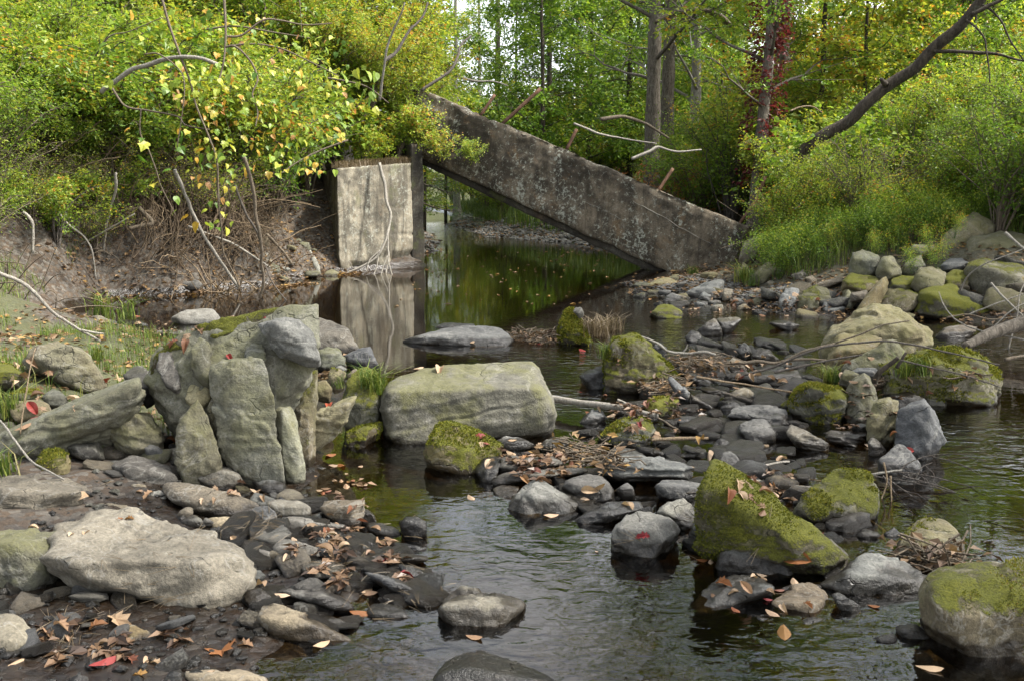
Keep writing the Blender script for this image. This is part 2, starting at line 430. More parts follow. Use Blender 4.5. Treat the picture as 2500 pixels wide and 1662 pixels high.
# bank shape by place: x, y, height gained, distance over which it is gained
BANK = np.array([(-1.6, 3.2, .05, .6), (-2.2, 4.4, .10, .7), (-3.2, 6.0, .38, .9), (-2.0, 6.5, .16, .8), (-3.4, 8.0, .30, .9), (-6.5, 7.0, .9, 1.6), (-7.5, 10.0, 1.5, 1.6),
    (-5.2, 15, 1.95, .75), (-8.0, 13.8, 2.0, .9), (-10, 16, 2.3, 1.2), (-3.9, 16.4, 1.3, .8), (-4.5, 19.5, 1.9, .7), (-4, 30, 1.1, 3), (-9, 30, 2.2, 5), (-8, 50, 1.6, 6),
    (2.6, 14, .28, 1.4), (4.2, 10.9, .22, 1.2), (4.6, 12.3, .45, 1.2), (6.5, 11.2, .5, 1.6), (6.6, 12.6, .9, 1.6), (3.6, 15.6, .25, 1.6), (5.0, 14.8, 1.0, 2.0), (8.5, 15, 2.2, 3.5), (4.2, 18, 1.1, 2.5), (9, 22, 2.4, 5), (3, 26, .75, 2.5),
    (0, 40, .7, 4), (8, 34, 2.2, 7), (10, 60, 2.5, 10), (-20, 40, 3.5, 10), (25, 40, 3.5, 12)])

def poly_sd(X, Y, poly):
    """distance to polygon edge, positive inside"""
    inside = np.zeros(X.shape, bool); best = np.full(X.shape, 1e9)
    n = len(poly)
    for i in range(n):
        x1, y1 = poly[i]; x2, y2 = poly[(i + 1) % n]
        c = ((y1 > Y) != (y2 > Y)) & (X < (x2 - x1) * (Y - y1) / ((y2 - y1) if y2 != y1 else 1e-9) + x1)
        inside ^= c
        dx, dy = x2 - x1, y2 - y1
        t = np.clip(((X - x1) * dx + (Y - y1) * dy) / (dx * dx + dy * dy), 0, 1)
        best = np.minimum(best, (X - x1 - t * dx) ** 2 + (Y - y1 - t * dy) ** 2)
    d = np.sqrt(best)
    return np.where(inside, d, -d)

SHALLOW = [(0.55, 5.35, 0.7, 0.35, .13), (1.3, 5.2, .6, .4, .10), (1.6, 4.1, .6, .3, .08), (1.7, 7.0, 1.0, .8, .10), (2.9, 7.2, .9, .7, .12), (0.9, 8.6, .8, .5, .08),
           (-0.8, 3.7, .5, .5, .06), (1.0, 7.6, .5, .4, .08), (2.2, 9.4, 1.2, .7, .06), (-1.4, 26, 2.0, 2.5, .1), (-1.2, 34, 3.0, 3.0, .12)]

def ground_h(X, Y):
    X = np.asarray(X, float); Y = np.asarray(Y, float)
    wob = 0.18 * vnoise(np.stack([X * 1.3, Y * 1.3, X * 0], -1), 5) * np.clip(Y / 6, .3, 1.6)
    d = poly_sd(X, Y, WATER_EDGE) + wob
    ws = 0; A = 0; L = 0
    for bx, by, a, l in BANK:
        w = 1.0 / (((X - bx) ** 2 + (Y - by) ** 2) + 0.15) ** 2
        ws = ws + w; A = A + w * a; L = L + w * l
    A /= ws; L /= ws
    out = np.maximum(-d, 0)
    h_out = A * (1 - np.exp(-(out / L) ** 1.3)) + 0.02 * out * np.clip((Y - 9) / 10, 0, 1)
    ind = np.maximum(d, 0)
    h_in = -0.05 - 0.30 * (1 - np.exp(-ind / 0.9))
    for sx, sy, rx, ry, a in SHALLOW:
        h_in = h_in + a * np.exp(-((X - sx) / rx) ** 2 - ((Y - sy) / ry) ** 2)
    t = smooth(-0.06, 0.06, d)
    h = h_out * (1 - t) + np.minimum(h_in, -0.015) * t
    P = np.stack([X, Y, np.zeros_like(X)], -1)
    rough = np.clip(out / 1.0, 0, 1)
    h = h + 0.018 * fbm(P * 3.0, 4, 11) + (0.05 + 0.05 * np.clip(Y / 20, 0, 1)) * rough * fbm(P * 0.9, 4, 23) + 0.006 * fbm(P * 14, 3, 31)
    return h, d

def build_ground():
    ny, nx = 380, 330
    ys = np.concatenate([np.linspace(-12, 0.9, 16), 1.0 * (260.0 / 1.0) ** (np.linspace(0, 1, ny - 16))])
    u = np.linspace(-1, 1, nx); u = np.sign(u) * (0.75 * np.abs(u) + 0.75 * np.abs(u) ** 3.2)
    U, Yg = np.meshgrid(u, ys)
    Xg = U * np.where(Yg > 1, Yg * 0.82 + 2.6, 3.4 + np.abs(Yg - 1) * 0.9)
    X, Y = Xg.ravel(), Yg.ravel()
    h, d = ground_h(X, Y)
    V = np.stack([X, Y, h], -1)
    i = (np.arange(ny - 1)[:, None] * nx + np.arange(nx - 1)[None, :]).ravel()
    F = np.stack([i, i + 1, i + nx + 1, i + nx], -1)
    # how much grass and litter grows or lies on the soil, by place
    green = smooth(0.3, 1.6, -d) * smooth(8.5, 20, Y) * (X > -1) + smooth(0.4, 1.2, -d) * (X < -1.2) * (Y < 9.5) * (Y > 5.2) * 0.7
    green = np.maximum(green, smooth(24, 30, Y) * smooth(0.2, 1.5, -d))
    me = make_mesh('ground', V, F, None, True, {'green': ('POINT', np.clip(green, 0, 1))})
    return link('ground', me), V, F

t = NT('ground_soil')
ge = t.node('ShaderNodeNewGeometry'); pos = ge.outputs['Position']
sp = t.node('ShaderNodeSeparateXYZ'); t.l.new(pos, sp.inputs[0])
n1 = t.noise(pos, 1.1, 5, 0.6); n2 = t.noise(pos, 9, 6, 0.65); n3 = t.noise(pos, 60, 5, 0.7)
soil = t.mix(t.maprange(n2, 0.35, 0.65), (0.028, 0.019, 0.012), (0.066, 0.046, 0.029))
vo = t.node('ShaderNodeTexVoronoi'); vo.inputs['Scale'].default_value = 26; t.l.new(pos, vo.inputs['Vector'])
vc = t.node('ShaderNodeSeparateColor'); t.l.new(vo.outputs['Color'], vc.inputs[0])
grav = t.ramp(vc.outputs[0], [(0.0, (0.028, 0.025, 0.021)), (0.5, (0.062, 0.056, 0.047)), (1.0, (0.11, 0.10, 0.084))])
soil = t.mix(t.math('MULTIPLY', t.maprange(vc.outputs[1], 0.35, 0.55), 0.75), soil, grav)
soil = t.mix(0.8, soil, t.ramp(n3, [(0.3, 0.5), (0.7, 1.45)]), 'MULTIPLY')
ga = t.node('ShaderNodeAttribute', attribute_name='green').outputs['Fac']
turf = t.mix(t.maprange(n3, 0.3, 0.7), (0.022, 0.032, 0.010), (0.085, 0.088, 0.03))
col = t.mix(t.math('MULTIPLY', ga, t.maprange(n1, 0.3, 0.5)), soil, turf)
wz = t.math('ADD', 0.095, t.math('MULTIPLY', t.math('SUBTRACT', n2, 0.5), 0.08))
wet = t.maprange(t.math('SUBTRACT', sp.outputs[2], wz), -0.02, 0.03, 1.0, 0.0)
col = t.mix(wet, col, t.mix(1.0, col, (0.27, 0.235, 0.20), 'MULTIPLY'))
hh = t.math('ADD', t.math('MULTIPLY', n3, 0.5), t.math('ADD', n2, t.math('MULTIPLY', vo.outputs['Distance'], -0.5)))
M['ground'] = t.done(t.principled(col, t.maprange(wet, 0, 1, 0.92, 0.25), t.bump(hh, 0.8, 0.015), 0.4))

ground, GV, GF = build_ground()
ground.data.materials.append(M['ground'])
ground['kind'] = 'structure'
GBVH = BVHTree.FromPolygons([tuple(v) for v in GV], [tuple(f) for f in GF])

def gz(x, y):
    hit = GBVH.ray_cast(Vector((x, y, 30)), Vector((0, 0, -1)))
    return hit[0].z if hit[0] else 0.0

# water sheet: calm pool, broken riffles, rippled foreground
RIFFLE = [(1.6, 8.8, 1.3, 1.6, 1.0), (1.9, 7.3, 1.0, 1.0, .9), (0.55, 6.9, .5, .5, .7), (2.4, 5.9, .5, .35, .8), (3.1, 5.5, .9, .8, .55), (1.35, 6.2, .6, .35, .8), (-1.0, 32, 3, 5, .9), (-1.6, 27, 1.4, 2.2, .7),
          (-0.15, 4.7, .35, .35, .5), (-0.1, 3.75, .5, .35, .7), (-0.35, 3.1, .45, .5, .7), (0.7, 3.2, 1.1, .6, .55), (4.2, 9.0, 1.3, .8, .8), (-0.5, 5.35, .3, .3, .4), (2.8, 11.2, 1.0, .7, .5)]
def build_water():
    ny, nx = 230, 150
    ys = 0.4 * (62.0 / 0.4) ** np.linspace(0, 1, ny)
    u = np.linspace(-1, 1, nx)
    U, Yg = np.meshgrid(u, ys)
    Xg = U * (6.5 + 0.1 * Yg)
    X, Y = Xg.ravel(), Yg.ravel()
    r = np.full(X.shape, 0.012) + 0.018 * smooth(9, 5, Y)
    for x, y, a, b, s in RIFFLE:
        r = np.maximum(r, s * (.24 if y < 4.9 else .62) * np.exp(-((X - x) / a) ** 2 - ((Y - y) / b) ** 2))
    P = np.stack([X, Y, X * 0], -1)
    z = 0.008 * r * fbm(P * np.array([5, 7, 1]), 3, 3)
    i = (np.arange(ny - 1)[:, None] * nx + np.arange(nx - 1)[None, :]).ravel()
    F = np.stack([i, i + 1, i + nx + 1, i + nx], -1)
    me = make_mesh('water', np.stack([X, Y, z], -1), F, None, True, {'riffle': ('POINT', r)})
    return link('water', me)

t = NT('stream_water')
ge = t.node('ShaderNodeNewGeometry'); pos = ge.outputs['Position']
rf = t.node('ShaderNodeAttribute', attribute_name='riffle').outputs['Fac']
w1 = t.noise(t.vmul(pos, (1.0, 1.6, 1.0)), 8.0, 1.2, 0.5, 0.5)
w2 = t.noise(t.vmul(pos, (1.0, 1.4, 1.0)), 22.0, 1.0, 0.5, 0.8)
w3 = t.noise(t.vmul(pos, (1.0, 1.4, 1.0)), 70.0, 2, 0.5, 0.6)
hgt = t.math('ADD', t.math('MULTIPLY', w1, 1.5), t.math('ADD', t.math('MULTIPLY', w2, 0.42), t.math('MULTIPLY', w3, 0.012)))
hgt = t.math('MULTIPLY', hgt, rf)
nrm = t.bump(hgt, 1.0, 0.026)
gl = t.node('ShaderNodeBsdfGlossy'); gl.inputs['Roughness'].default_value = 0.01
gl.inputs['Color'].default_value = (1, 1, 1, 1)
t.l.new(nrm, gl.inputs['Normal'])
tr = t.node('ShaderNodeBsdfTransparent'); tr.inputs[0].default_value = (0.55, 0.43, 0.23, 1)
fr = t.node('ShaderNodeFresnel'); fr.inputs['IOR'].default_value = 1.5; t.l.new(nrm, fr.inputs['Normal'])
mx = t.node('ShaderNodeMixShader')
t.l.new(fr.outputs[0], mx.inputs[0]); t.l.new(tr.outputs[0], mx.inputs[1]); t.l.new(gl.outputs[0], mx.inputs[2])
M['water'] = t.done(mx.outputs[0])
water = build_water()
water.data.materials.append(M['water'])
water['kind'] = 'structure'

# ================================================================== BRIDGE RUIN
def concrete_material(name, c1, c2, dark, lich, streak, moss=0.0, brown=0.25, axis='Object'):
    t = NT(name)
    tc = t.node('ShaderNodeTexCoord'); v = tc.outputs[axis]
    a = t.noise(v, 1.3, 6, 0.65, 0.5); b = t.noise(v, 9, 6, 0.7, 0.3); c = t.noise(v, 48, 5, 0.7); d = t.noise(v, 3.3, 6, 0.68, 0.4)
    st = t.noise(t.vmul(v, (7.0, 7.0, 0.7)), 1.0, 6, 0.65, 0.5)
    col = t.mix(t.maprange(b, 0.35, 0.65), c1, c2)
    col = t.mix(t.math('MULTIPLY', t.maprange(st, 0.42, 0.66), streak), col, dark)
    col = t.mix(t.maprange(a, 0.40, 0.60), col, t.mix(0.8, col, dark))
    col = t.mix(t.maprange(b, 0.5, 0.62), col, t.mix(0.45, col, dark))
    col = t.mix(t.math('MULTIPLY', t.maprange(d, 0.55, 0.68), brown), col, (0.13, 0.082, 0.04))
    sp = t.math('ADD', t.noise(v, 17, 6, 0.75, 0.6), t.math('MULTIPLY', t.math('SUBTRACT', t.noise(t.vmul(v, (1.6, 1.6, 0.6)), 1.4, 5, 0.65), 0.5), 0.55))
    lm = t.math('MULTIPLY', t.maprange(sp, 0.53, 0.66), lich)
    col = t.mix(lm, col, (0.30, 0.31, 0.26))
    col = t.mix(0.75, col, t.ramp(c, [(0.28, 0.5), (0.5, 1.0), (0.75, 1.4)]), 'MULTIPLY')
    if moss:
        col = t.mix(t.math('MULTIPLY', t.maprange(t.noise(v, 2.6, 5, 0.65), 0.55, 0.68), moss), col, (0.10, 0.115, 0.028))
    h = t.math('ADD', t.math('MULTIPLY', b, 0.8), t.math('MULTIPLY', c, 0.5))
    return t.done(t.principled(col, 0.92, t.bump(h, 0.7, 0.02), 0.25))

M['slab'] = concrete_material('concrete_weathered_dark', (0.098, 0.079, 0.054), (0.18, 0.15, 0.11), (0.017, 0.014, 0.010), 0.75, 0.6, 0.0, 0.5)
M['abutment'] = concrete_material('concrete_abutment', (0.225, 0.198, 0.145), (0.305, 0.275, 0.21), (0.06, 0.054, 0.042), 0.6, 0.85, 0.25, 0.3)
M['abutment_shade'] = concrete_material('concrete_shade', (0.035, 0.031, 0.024), (0.055, 0.049, 0.038), (0.014, 0.012, 0.01), 0.1, 0.4, 0.3, 0.2)  # abutment concrete darkened: the shade under the slab is put into the colour
M['rust'] = concrete_material('rusty_iron', (0.14, 0.075, 0.045), (0.20, 0.115, 0.075), (0.06, 0.032, 0.022), 0.1, 0.3, 0.0, 0.6)
M['lichen_line'] = concrete_material('pale_lime_ridge', (0.15, 0.14, 0.12), (0.20, 0.19, 0.165), (0.07, 0.065, 0.055), 0.3, 0.2)

def brick_grid(corners, nu, nv, nw, disp):
    """a closed box on 8 corners (bottom front L,R, back R,L; top the same), finely divided and roughened"""
    c = np.array(corners, float)
    V, F, off = [], [], 0
    quads = [((0, 1, 5, 4), nu, nv), ((2, 3, 7, 6), nu, nv), ((1, 2, 6, 5), nw, nv), ((3, 0, 4, 7), nw, nv), ((4, 5, 6, 7), nu, nw), ((3, 2, 1, 0), nu, nw)]
    for (a, b, d, e), n, m in quads:
        s, tt = np.meshgrid(np.linspace(0, 1, n + 1), np.linspace(0, 1, m + 1))
        s = s.ravel()[:, None]; tt = tt.ravel()[:, None]
        V.append((c[a] * (1 - s) + c[b] * s) * (1 - tt) + (c[e] * (1 - s) + c[d] * s) * tt)
        i = (np.arange(m)[:, None] * (n + 1) + np.arange(n)[None, :]).ravel()
        F.append(np.stack([i, i + 1, i + n + 2, i + n + 1], -1) + off); off += (n + 1) * (m + 1)
    V = np.concatenate(V); F = np.concatenate(F)
    ctr = c.mean(0)
    # weld coincident edges, then roughen with noise that is the same for welded points
    key = np.round(V, 5); _, first, inv = np.unique(key, axis=0, return_index=True, return_inverse=True)
    inv = inv.ravel()
    V = V[first]; F = inv[F]
    return disp(V, ctr), F

def fbm3(V, f, o, s):
    return np.stack([fbm(V * f, o, s), fbm(V * f + 31, o, s + 5), fbm(V * f + 57, o, s + 9)], -1)

# fallen parapet slab -------------------------------------------------------
YR, YL = 16.8, 19.5
TRp, TLp = at_y(1828, 556, YR), at_y(985, 199, YL)
BRp, BLp = at_y(1763, 727, YR), at_y(925, 335.5, YL)
u = (BRp - BLp); u.normalize()
vv = (TRp - BRp); vv = (vv - u * vv.dot(u)); 
w = u.cross(vv).normalized(); 
if w.y < 0: w = -w
thick = 0.42
fs = [BLp, BRp, BRp + w * thick, BLp + w * thick, TLp, TRp, TRp + w * thick, TLp + w * thick]
slab_org = Vector(BRp)
slab = link('fallen_parapet_slab', None, None, slab_org)
tag(slab, 'long weathered concrete slab fallen slantwise from the abutment into the stream', 'concrete slab')

def slab_disp(V, ctr):
    n = V - ctr
    hgt = (V - np.array(BLp)) @ np.array(vv.normalized())
    ln = (V - np.array(BLp)) @ np.array(u)
    dep = (V - np.array(BLp)) @ np.array(w)
    Vn = np.array(vv.normalized()); Wn = np.array(w)
    off = 0.020 * fbm3(V, 2.2, 4, 41) + 0.010 * fbm3(V, 11, 3, 43)
    front = (dep < 0.06)
    # boards of the old formwork left ledges across the face
    step = np.zeros(len(V))
    for hb, a in ((0.30, .018), (0.62, .022), (0.93, .02)):
        step += a * smooth(hb - .02, hb + .02, hgt + 0.02 * vnoise(V * 1.1, 3))
    edge = smooth(0.14, 0.0, hgt) * 0.03 + smooth(1.12, 1.22, hgt) * 0.03
    chip = np.maximum(0, fbm(V * 2.0, 4, 77) - 0.15) * 0.12
    top = smooth(1.0, 1.2, hgt) + smooth(0.15, 0.0, hgt) * 0.6
    return V + off + (Wn[None] * (step * 0.6 - 0.012 + edge)[:, None]) * front[:, None] - Vn[None] * (chip * smooth(1.0, 1.2, hgt))[:, None]

V, F = brick_grid(fs, 170, 28, 8, slab_disp)
link('slab_body', make_mesh('slab_body', V - np.array(slab_org), F, M['slab']), slab)
# lower flange, set back under the face
fl = [BLp + w * .10 - vv.normalized() * .13, BRp + w * .10 - vv.normalized() * .13, BRp + w * .5 - vv.normalized() * .13, BLp + w * .5 - vv.normalized() * .13]
fl += [p + vv.normalized() * .14 for p in fl]
V, F = brick_grid(fl, 80, 3, 4, lambda V, c: V + 0.012 * fbm3(V, 4, 3, 51))
link('lower_flange', make_mesh('lower_flange', V - np.array(slab_org), F, M['abutment_shade']), slab)  # darker concrete stands in for the shade along the underside
def on_slab(px, py, lift):
    """point where a view line meets the slab's face"""
    d = Vector(ray(px, py)); o = Vector((0, 0, CAM_H))
    s = (BLp - o).dot(w) / d.dot(w)
    return o + d * s - w * lift
for line in ('1705,493 1760,520 1838,556 1900,590 1985,640', '1990,700 2060,722 2130,742', '1640,395 1660,404 1690,418'):
    pass
for txt in ('1545,492 1600,520 1660,556 1735,596', '1432,497 1470,512 1530,545', '1652,640 1700,660 1738,676'):
    pts = [on_slab(a, b, 0.0) for a, b in pxs('S', txt)]
    pts = spline([tuple(p) for p in pts], 40)
    pts = pts + 0.012 * fbm3(pts, 6, 3, 61)
    V, F = tube_arrays([(pts, 0.006 + 0.004 * vnoise(pts * 9, 4))], 6)
    link('form_ridge', make_mesh('form_ridge', V - np.array(slab_org), F, M['lichen_line']), slab)
# rusty rods standing out of the top edge
for txt, Yd, r, lab in (('1225,304 1320,217', 19.05, .036, 'longest rusty pipe, near the middle of the top edge'), ('1172,284 1208,232', 19.35, .03, None), ('1383,366 1408,316', 18.45, .032, None), ('1606,468 1643,412', 17.6, .03, None), ('1806,546 1849,482 1870,425', 17.2, .028, 'bent thin dark rod at the lower end')):
    q = pxs('S', txt)
    pts = spline([tuple(at_y(a, b, Yd + 0.06 * k)) for k, (a, b) in enumerate(q)], 8)
    V, F = tube_arrays([(pts, r)], 10)
    o = link('iron_rod', make_mesh('iron_rod', V - np.array(slab_org), F, M['rust']), slab)
    if lab: o['label'] = lab
# dark plug in the face, stands in for the shade inside a bolt hole
hp = on_slab(1314, 422, 0.003)
bm = bmesh.new(); bmesh.ops.create_cone(bm, cap_ends=True, segments=14, radius1=.032, radius2=.026, depth=.03)
me = bpy.data.meshes.new('dark_hole_plug'); bm.to_mesh(me); bm.free()
me.materials.append(M['bark_dark'])
o = link('dark_hole_plug', me, slab, hp - slab_org); o.rotation_euler = w.to_track_quat('Z', 'Y').to_euler()

# abutment: wing wall and the pier beside it, its shade put into the colour --------------------------
a0 = at_z(830, 667); a1 = at_z(1008, 652); a3 = at_z(776, 642)
a2 = a1 + (a3 - a0)
def lift(p, z): return Vector((p.x, p.y, z))
zt = at_y(827, 412, a0.y).z
ab = link('concrete_abutment', None, None, (a0.x, a0.y, 0))
tag(ab, 'tall stained concrete abutment standing at the left of the stream', 'abutment')
AO = np.array([a0.x, a0.y, 0.0])
def ab_disp(V, ctr):
    n = (V - ctr); n[:, 2] = 0; n /= (np.linalg.norm(n, axis=1, keepdims=True) + 1e-6)
    o = 0.010 * fbm3(V, 1.2, 2, 83) + 0.008 * fbm3(V, 14, 3, 89)
    z = V[:, 2]
    joint = np.zeros(len(V))
    for zj in (0.62, 1.08): joint += np.exp(-((z - zj - 0.03 * vnoise(V * 2, 6)) / 0.02) ** 2) * (0.5 + 0.5 * vnoise(V * 3, 8))
    toe = smooth(0.28, 0.0, z + 0.15 * vnoise(V * 3.5, 19)) * 0.14
    return V + o - n * (0.035 * np.maximum(joint, 0) + toe)[:, None]
cs = [lift(p, -0.3) for p in (a0, a1, a2, a3)] + [lift(a0, zt), lift(a1, zt + .12), lift(a2, zt + .2), lift(a3, zt - .05)]
V, F = brick_grid(cs, 60, 60, 40, ab_disp)
link('wing_wall', make_mesh('wing_wall', V - AO, F, M['abutment']), ab)
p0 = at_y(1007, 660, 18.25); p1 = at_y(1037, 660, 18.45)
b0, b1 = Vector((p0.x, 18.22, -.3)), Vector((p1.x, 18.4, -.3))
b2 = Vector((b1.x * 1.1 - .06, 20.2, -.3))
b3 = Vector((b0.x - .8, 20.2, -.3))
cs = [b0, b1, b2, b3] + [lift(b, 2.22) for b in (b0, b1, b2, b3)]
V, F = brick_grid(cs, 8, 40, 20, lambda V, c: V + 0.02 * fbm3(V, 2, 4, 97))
link('pier', make_mesh('pier', V - AO, F, M['abutment_shade']), ab)

# ================================================================== ROCKS
_ICO = {}
def ico(level):
    if level not in _ICO:
        bm = bmesh.new(); bmesh.ops.create_icosphere(bm, subdivisions=level, radius=1.0)
        bm.verts.ensure_lookup_table()
        V = np.array([v.co[:] for v in bm.verts]); F = np.array([[v.index for v in f.verts] for f in bm.faces]); bm.free()
        V /= np.linalg.norm(V, axis=1, keepdims=True)
        _ICO[level] = (V, F)
    return _ICO[level]

def hull_planes(pts):
    bm = bmesh.new()
    for p in pts: bm.verts.new(p)
    res = bmesh.ops.convex_hull(bm, input=bm.verts)
    bm.normal_update()
    c = np.array(pts, float); c = (c.max(0) + c.min(0)) / 2 * 0.5 + c.mean(0) * 0.5
    pl = []
    for f in bm.faces:
        n = np.array(f.normal[:]); d = n @ (np.array(f.verts[0].co[:]) - c)
        if d < 0: n, d = -n, -d
        if d < 1e-4 or f.calc_area() < 1e-7: continue
        for q in pl:
            if q[0] @ n > 0.985 and abs(q[1] - d) < 0.12 * max(q[1], d): break
        else: pl.append((n, d))
    bm.free()
    return c, np.array([p[0] for p in pl]), np.array([p[1] for p in pl])

def rock_shape(pts, seed, level=4, p=16, rough=0.05, strata=0.0, chops=5, axis=None):
    rng = np.random.default_rng(seed)
    ang = min(1.0, max(0.25, (p - 6) / 8.0))          # rounded cobbles stay smooth, broken stone gets facets
    p = p * (2.0 + 5.0 * ang)
    strata = max(strata, .3 * ang); rough = rough * (.8 + .5 * ang)
    chops = int(chops * .8 * ang) + 1
    pts = np.array(pts, float)
    c, N, D = hull_planes([tuple(q) for q in pts])
    ext = (pts.max(0) - pts.min(0)) / 2 + 1e-3
    size = float(np.cbrt(ext.prod()) * 1.6)
    # a few broken facets
    for k in range(chops):
        n = np.array([rng.normal(0, .7), -1.0, rng.normal(.25, .55)]) if k % 2 == 0 else np.array([rng.normal(0, .6), rng.normal(.5, .6), rng.uniform(.2, 1)]); n /= np.linalg.norm(n)
        sup = ((pts - c) @ n).max()
        N = np.vstack([N, n]); D = np.append(D, sup * (rng.uniform(0.80, 0.95) if k % 2 == 0 else rng.uniform(.93, .99)))
    S, F = ico(level)
    d = S * ext; d /= np.linalg.norm(d, axis=1, keepdims=True)
    q = np.maximum((d @ N.T) / D, 0)
    r = (q ** p).sum(1) ** (-1.0 / p) * (1 + 0.35 / p)
    V = d * r[:, None]
    off = rng.uniform(0, 100, 3)
    f = 1.0 / size
    nn = d
    disp = rough * size * ((0.5 - .25 * ang) * fbm(V * 1.7 * f + off, 3, 1) + 0.45 * (0.5 - np.abs(fbm(V * 3.6 * f + off, 3, 7))) + 0.22 * fbm(V * 11 * f + off, 3, 13))
    # broken facets: each patch of the surface tilts its own way
    K = 16
    cells = rng.normal(size=(K, 3)); cells /= np.linalg.norm(cells, axis=1, keepdims=True); cells *= ext * .9
    tilt = rng.normal(0, 1, (K, 3)); shift = rng.normal(0, .25, K)
    w3 = V + fbm3(V * 2.2 * f + off, 1, 3, 21) * size * .16
    dist = ((w3[:, None, :] - cells[None]) ** 2).sum(-1)
    o2 = np.argsort(dist, axis=1)[:, :2]; ii = np.arange(len(V))
    d1, d2 = np.sqrt(dist[ii, o2[:, 0]]), np.sqrt(dist[ii, o2[:, 1]])
    wgt = np.clip(.5 + (d2 - d1) / (.05 * size), .5, 1)
    pl = lambda c: ((V - cells[c]) * tilt[c]).sum(1) / size * .55 + shift[c]
    disp = disp + ang * rough * size * .95 * (pl(o2[:, 0]) * wgt + pl(o2[:, 1]) * (1 - wgt))
    disp = disp + rough * size * .10 * ang * (0.5 - np.abs(fbm(V * 24 * f + off, 2, 27)))
    if strata > 0:
        ax = np.array(axis if axis is not None else (rng.uniform(-.25, .25), rng.uniform(-.25, .25), 1.0)); ax /= np.linalg.norm(ax)
        h = V @ ax + 0.05 * size * fbm(V * 2 * f + off, 2, 19)
        prof = vnoise(np.stack([h * 13 * f, h * 0, off[0] + h * 0], -1), 3) + 0.6 * vnoise(np.stack([h * 34 * f, h * 0, off[1] + h * 0], -1), 5)
        side = 1 - np.abs(nn @ ax)
        disp = disp + strata * size * 0.06 * prof * (0.3 + side)
    V = V + nn * disp[:, None] + c
    return V, F

ROCKS = []      # (object, verts world) for the leaves that lie on them
RB_V, RB_F, RB_N = [], [], 0
def remember(V, F):
    global RB_N
    RB_V.append(V); RB_F.append(F + RB_N); RB_N += len(V)

SEED = [100]
MOSSY = {'mossy': .12, 'moss': .42, 'halfmoss': .72}
def rock_points(out, crease, T=None, z=0.0, Y=None, back=0.8, lean=0.55):
    xs = [a for a, b in out]; ys = [b for a, b in out]
    ymin, ymax = min(ys), max(ys)
    low = max(out, key=lambda q: q[1])
    D0 = at_z(low[0], low[1], z).y if Y is None else Y
    k = D0 / FPX * 1.03
    wm, hm = (max(xs) - min(xs)) * k, (ymax - ymin) * k
    if T is None: T = min(0.8 * wm, 2.0 * hm)
    cx, cy = sum(xs) / len(xs), sum(ys) / len(ys)
    pts = []
    for (a, b) in out:
        tt = (ymax - b) / (ymax - ymin + 1e-6)
        p = at_y(a, b, D0 + T * lean * tt ** 1.2)
        pts.append(p)
        if tt < 0.4:
            pts.append(Vector((p.x * 0.995 + 0.005 * p.x, p.y + 0.22 * T, p.z - 0.25 * hm - 0.02)))
        q = at_y(cx + (a - cx) * back, cy + (b - cy) * back, D0 + T)
        pts.append(q)
    for (a, b) in crease or []:
        pts.append(at_y(a, b, D0 + 0.08 * T))
    return pts, wm, D0

def rk(name, label, zoom, out, crease='', T=None, m='grey', p=15, z=0.0, Y=None, lv=4, rough=0.062, strata=0.0, chops=5, group='stream rocks', parent=None, cat=None, lean=0.55, axis=None, back=0.8):
    SEED[0] += 1
    o2 = pxs(zoom, out); c2 = pxs(zoom, crease) if crease else []
    if not c2 and p > 8 and parent is None:           # a brow line parts the top of the stone from its front
        rr_ = random.Random(SEED[0]); xs = [a for a, b in o2]; ys = [b for a, b in o2]
        x0, x1, y0, y1 = min(xs), max(xs), min(ys), max(ys); lvl = rr_.uniform(.38, .68); tl = rr_.uniform(-.12, .12)
        cx_, cy_ = sum(xs) / len(xs), sum(ys) / len(ys)
        for f_ in (.12, .4, .65, .88):
            yy_ = y1 - (y1 - y0) * (lvl + tl * (f_ - .5) * 2 + rr_.uniform(-.06, .06)); xx_ = x0 + (x1 - x0) * f_
            k_ = 1.0
            while k_ > .3 and poly_sd(np.array([cx_ + (xx_ - cx_) * k_]), np.array([cy_ + (yy_ - cy_) * k_]), np.array(o2))[0] < 1.5: k_ -= .08
            c2.append((cx_ + (xx_ - cx_) * k_, cy_ + (yy_ - cy_) * k_))
        lean = max(lean, .72)
    pts, wm, D0 = rock_points(o2, c2, T, z, Y, back, lean)
    V, F = rock_shape(pts, SEED[0], lv, p, rough, strata, chops, axis)
    base = np.array([V[:, 0].mean(), V[:, 1].mean(), V[:, 2].min()])
    if parent is not None:
        porg = np.array(parent.location)
        o = link(name, make_mesh(name, V - porg, F, M[m]), parent)
        if label: o['label'] = label
    else:
        o = link(name, make_mesh(name, V - base, F, M[m]), None, base)
        tag(o, label, cat or name.split('_')[-1], group)
        if m in MOSSY and D0 < 10: moss_fuzz(o, V, F, 26000, SEED[0], MOSSY[m])
    remember(V, F)
    return o

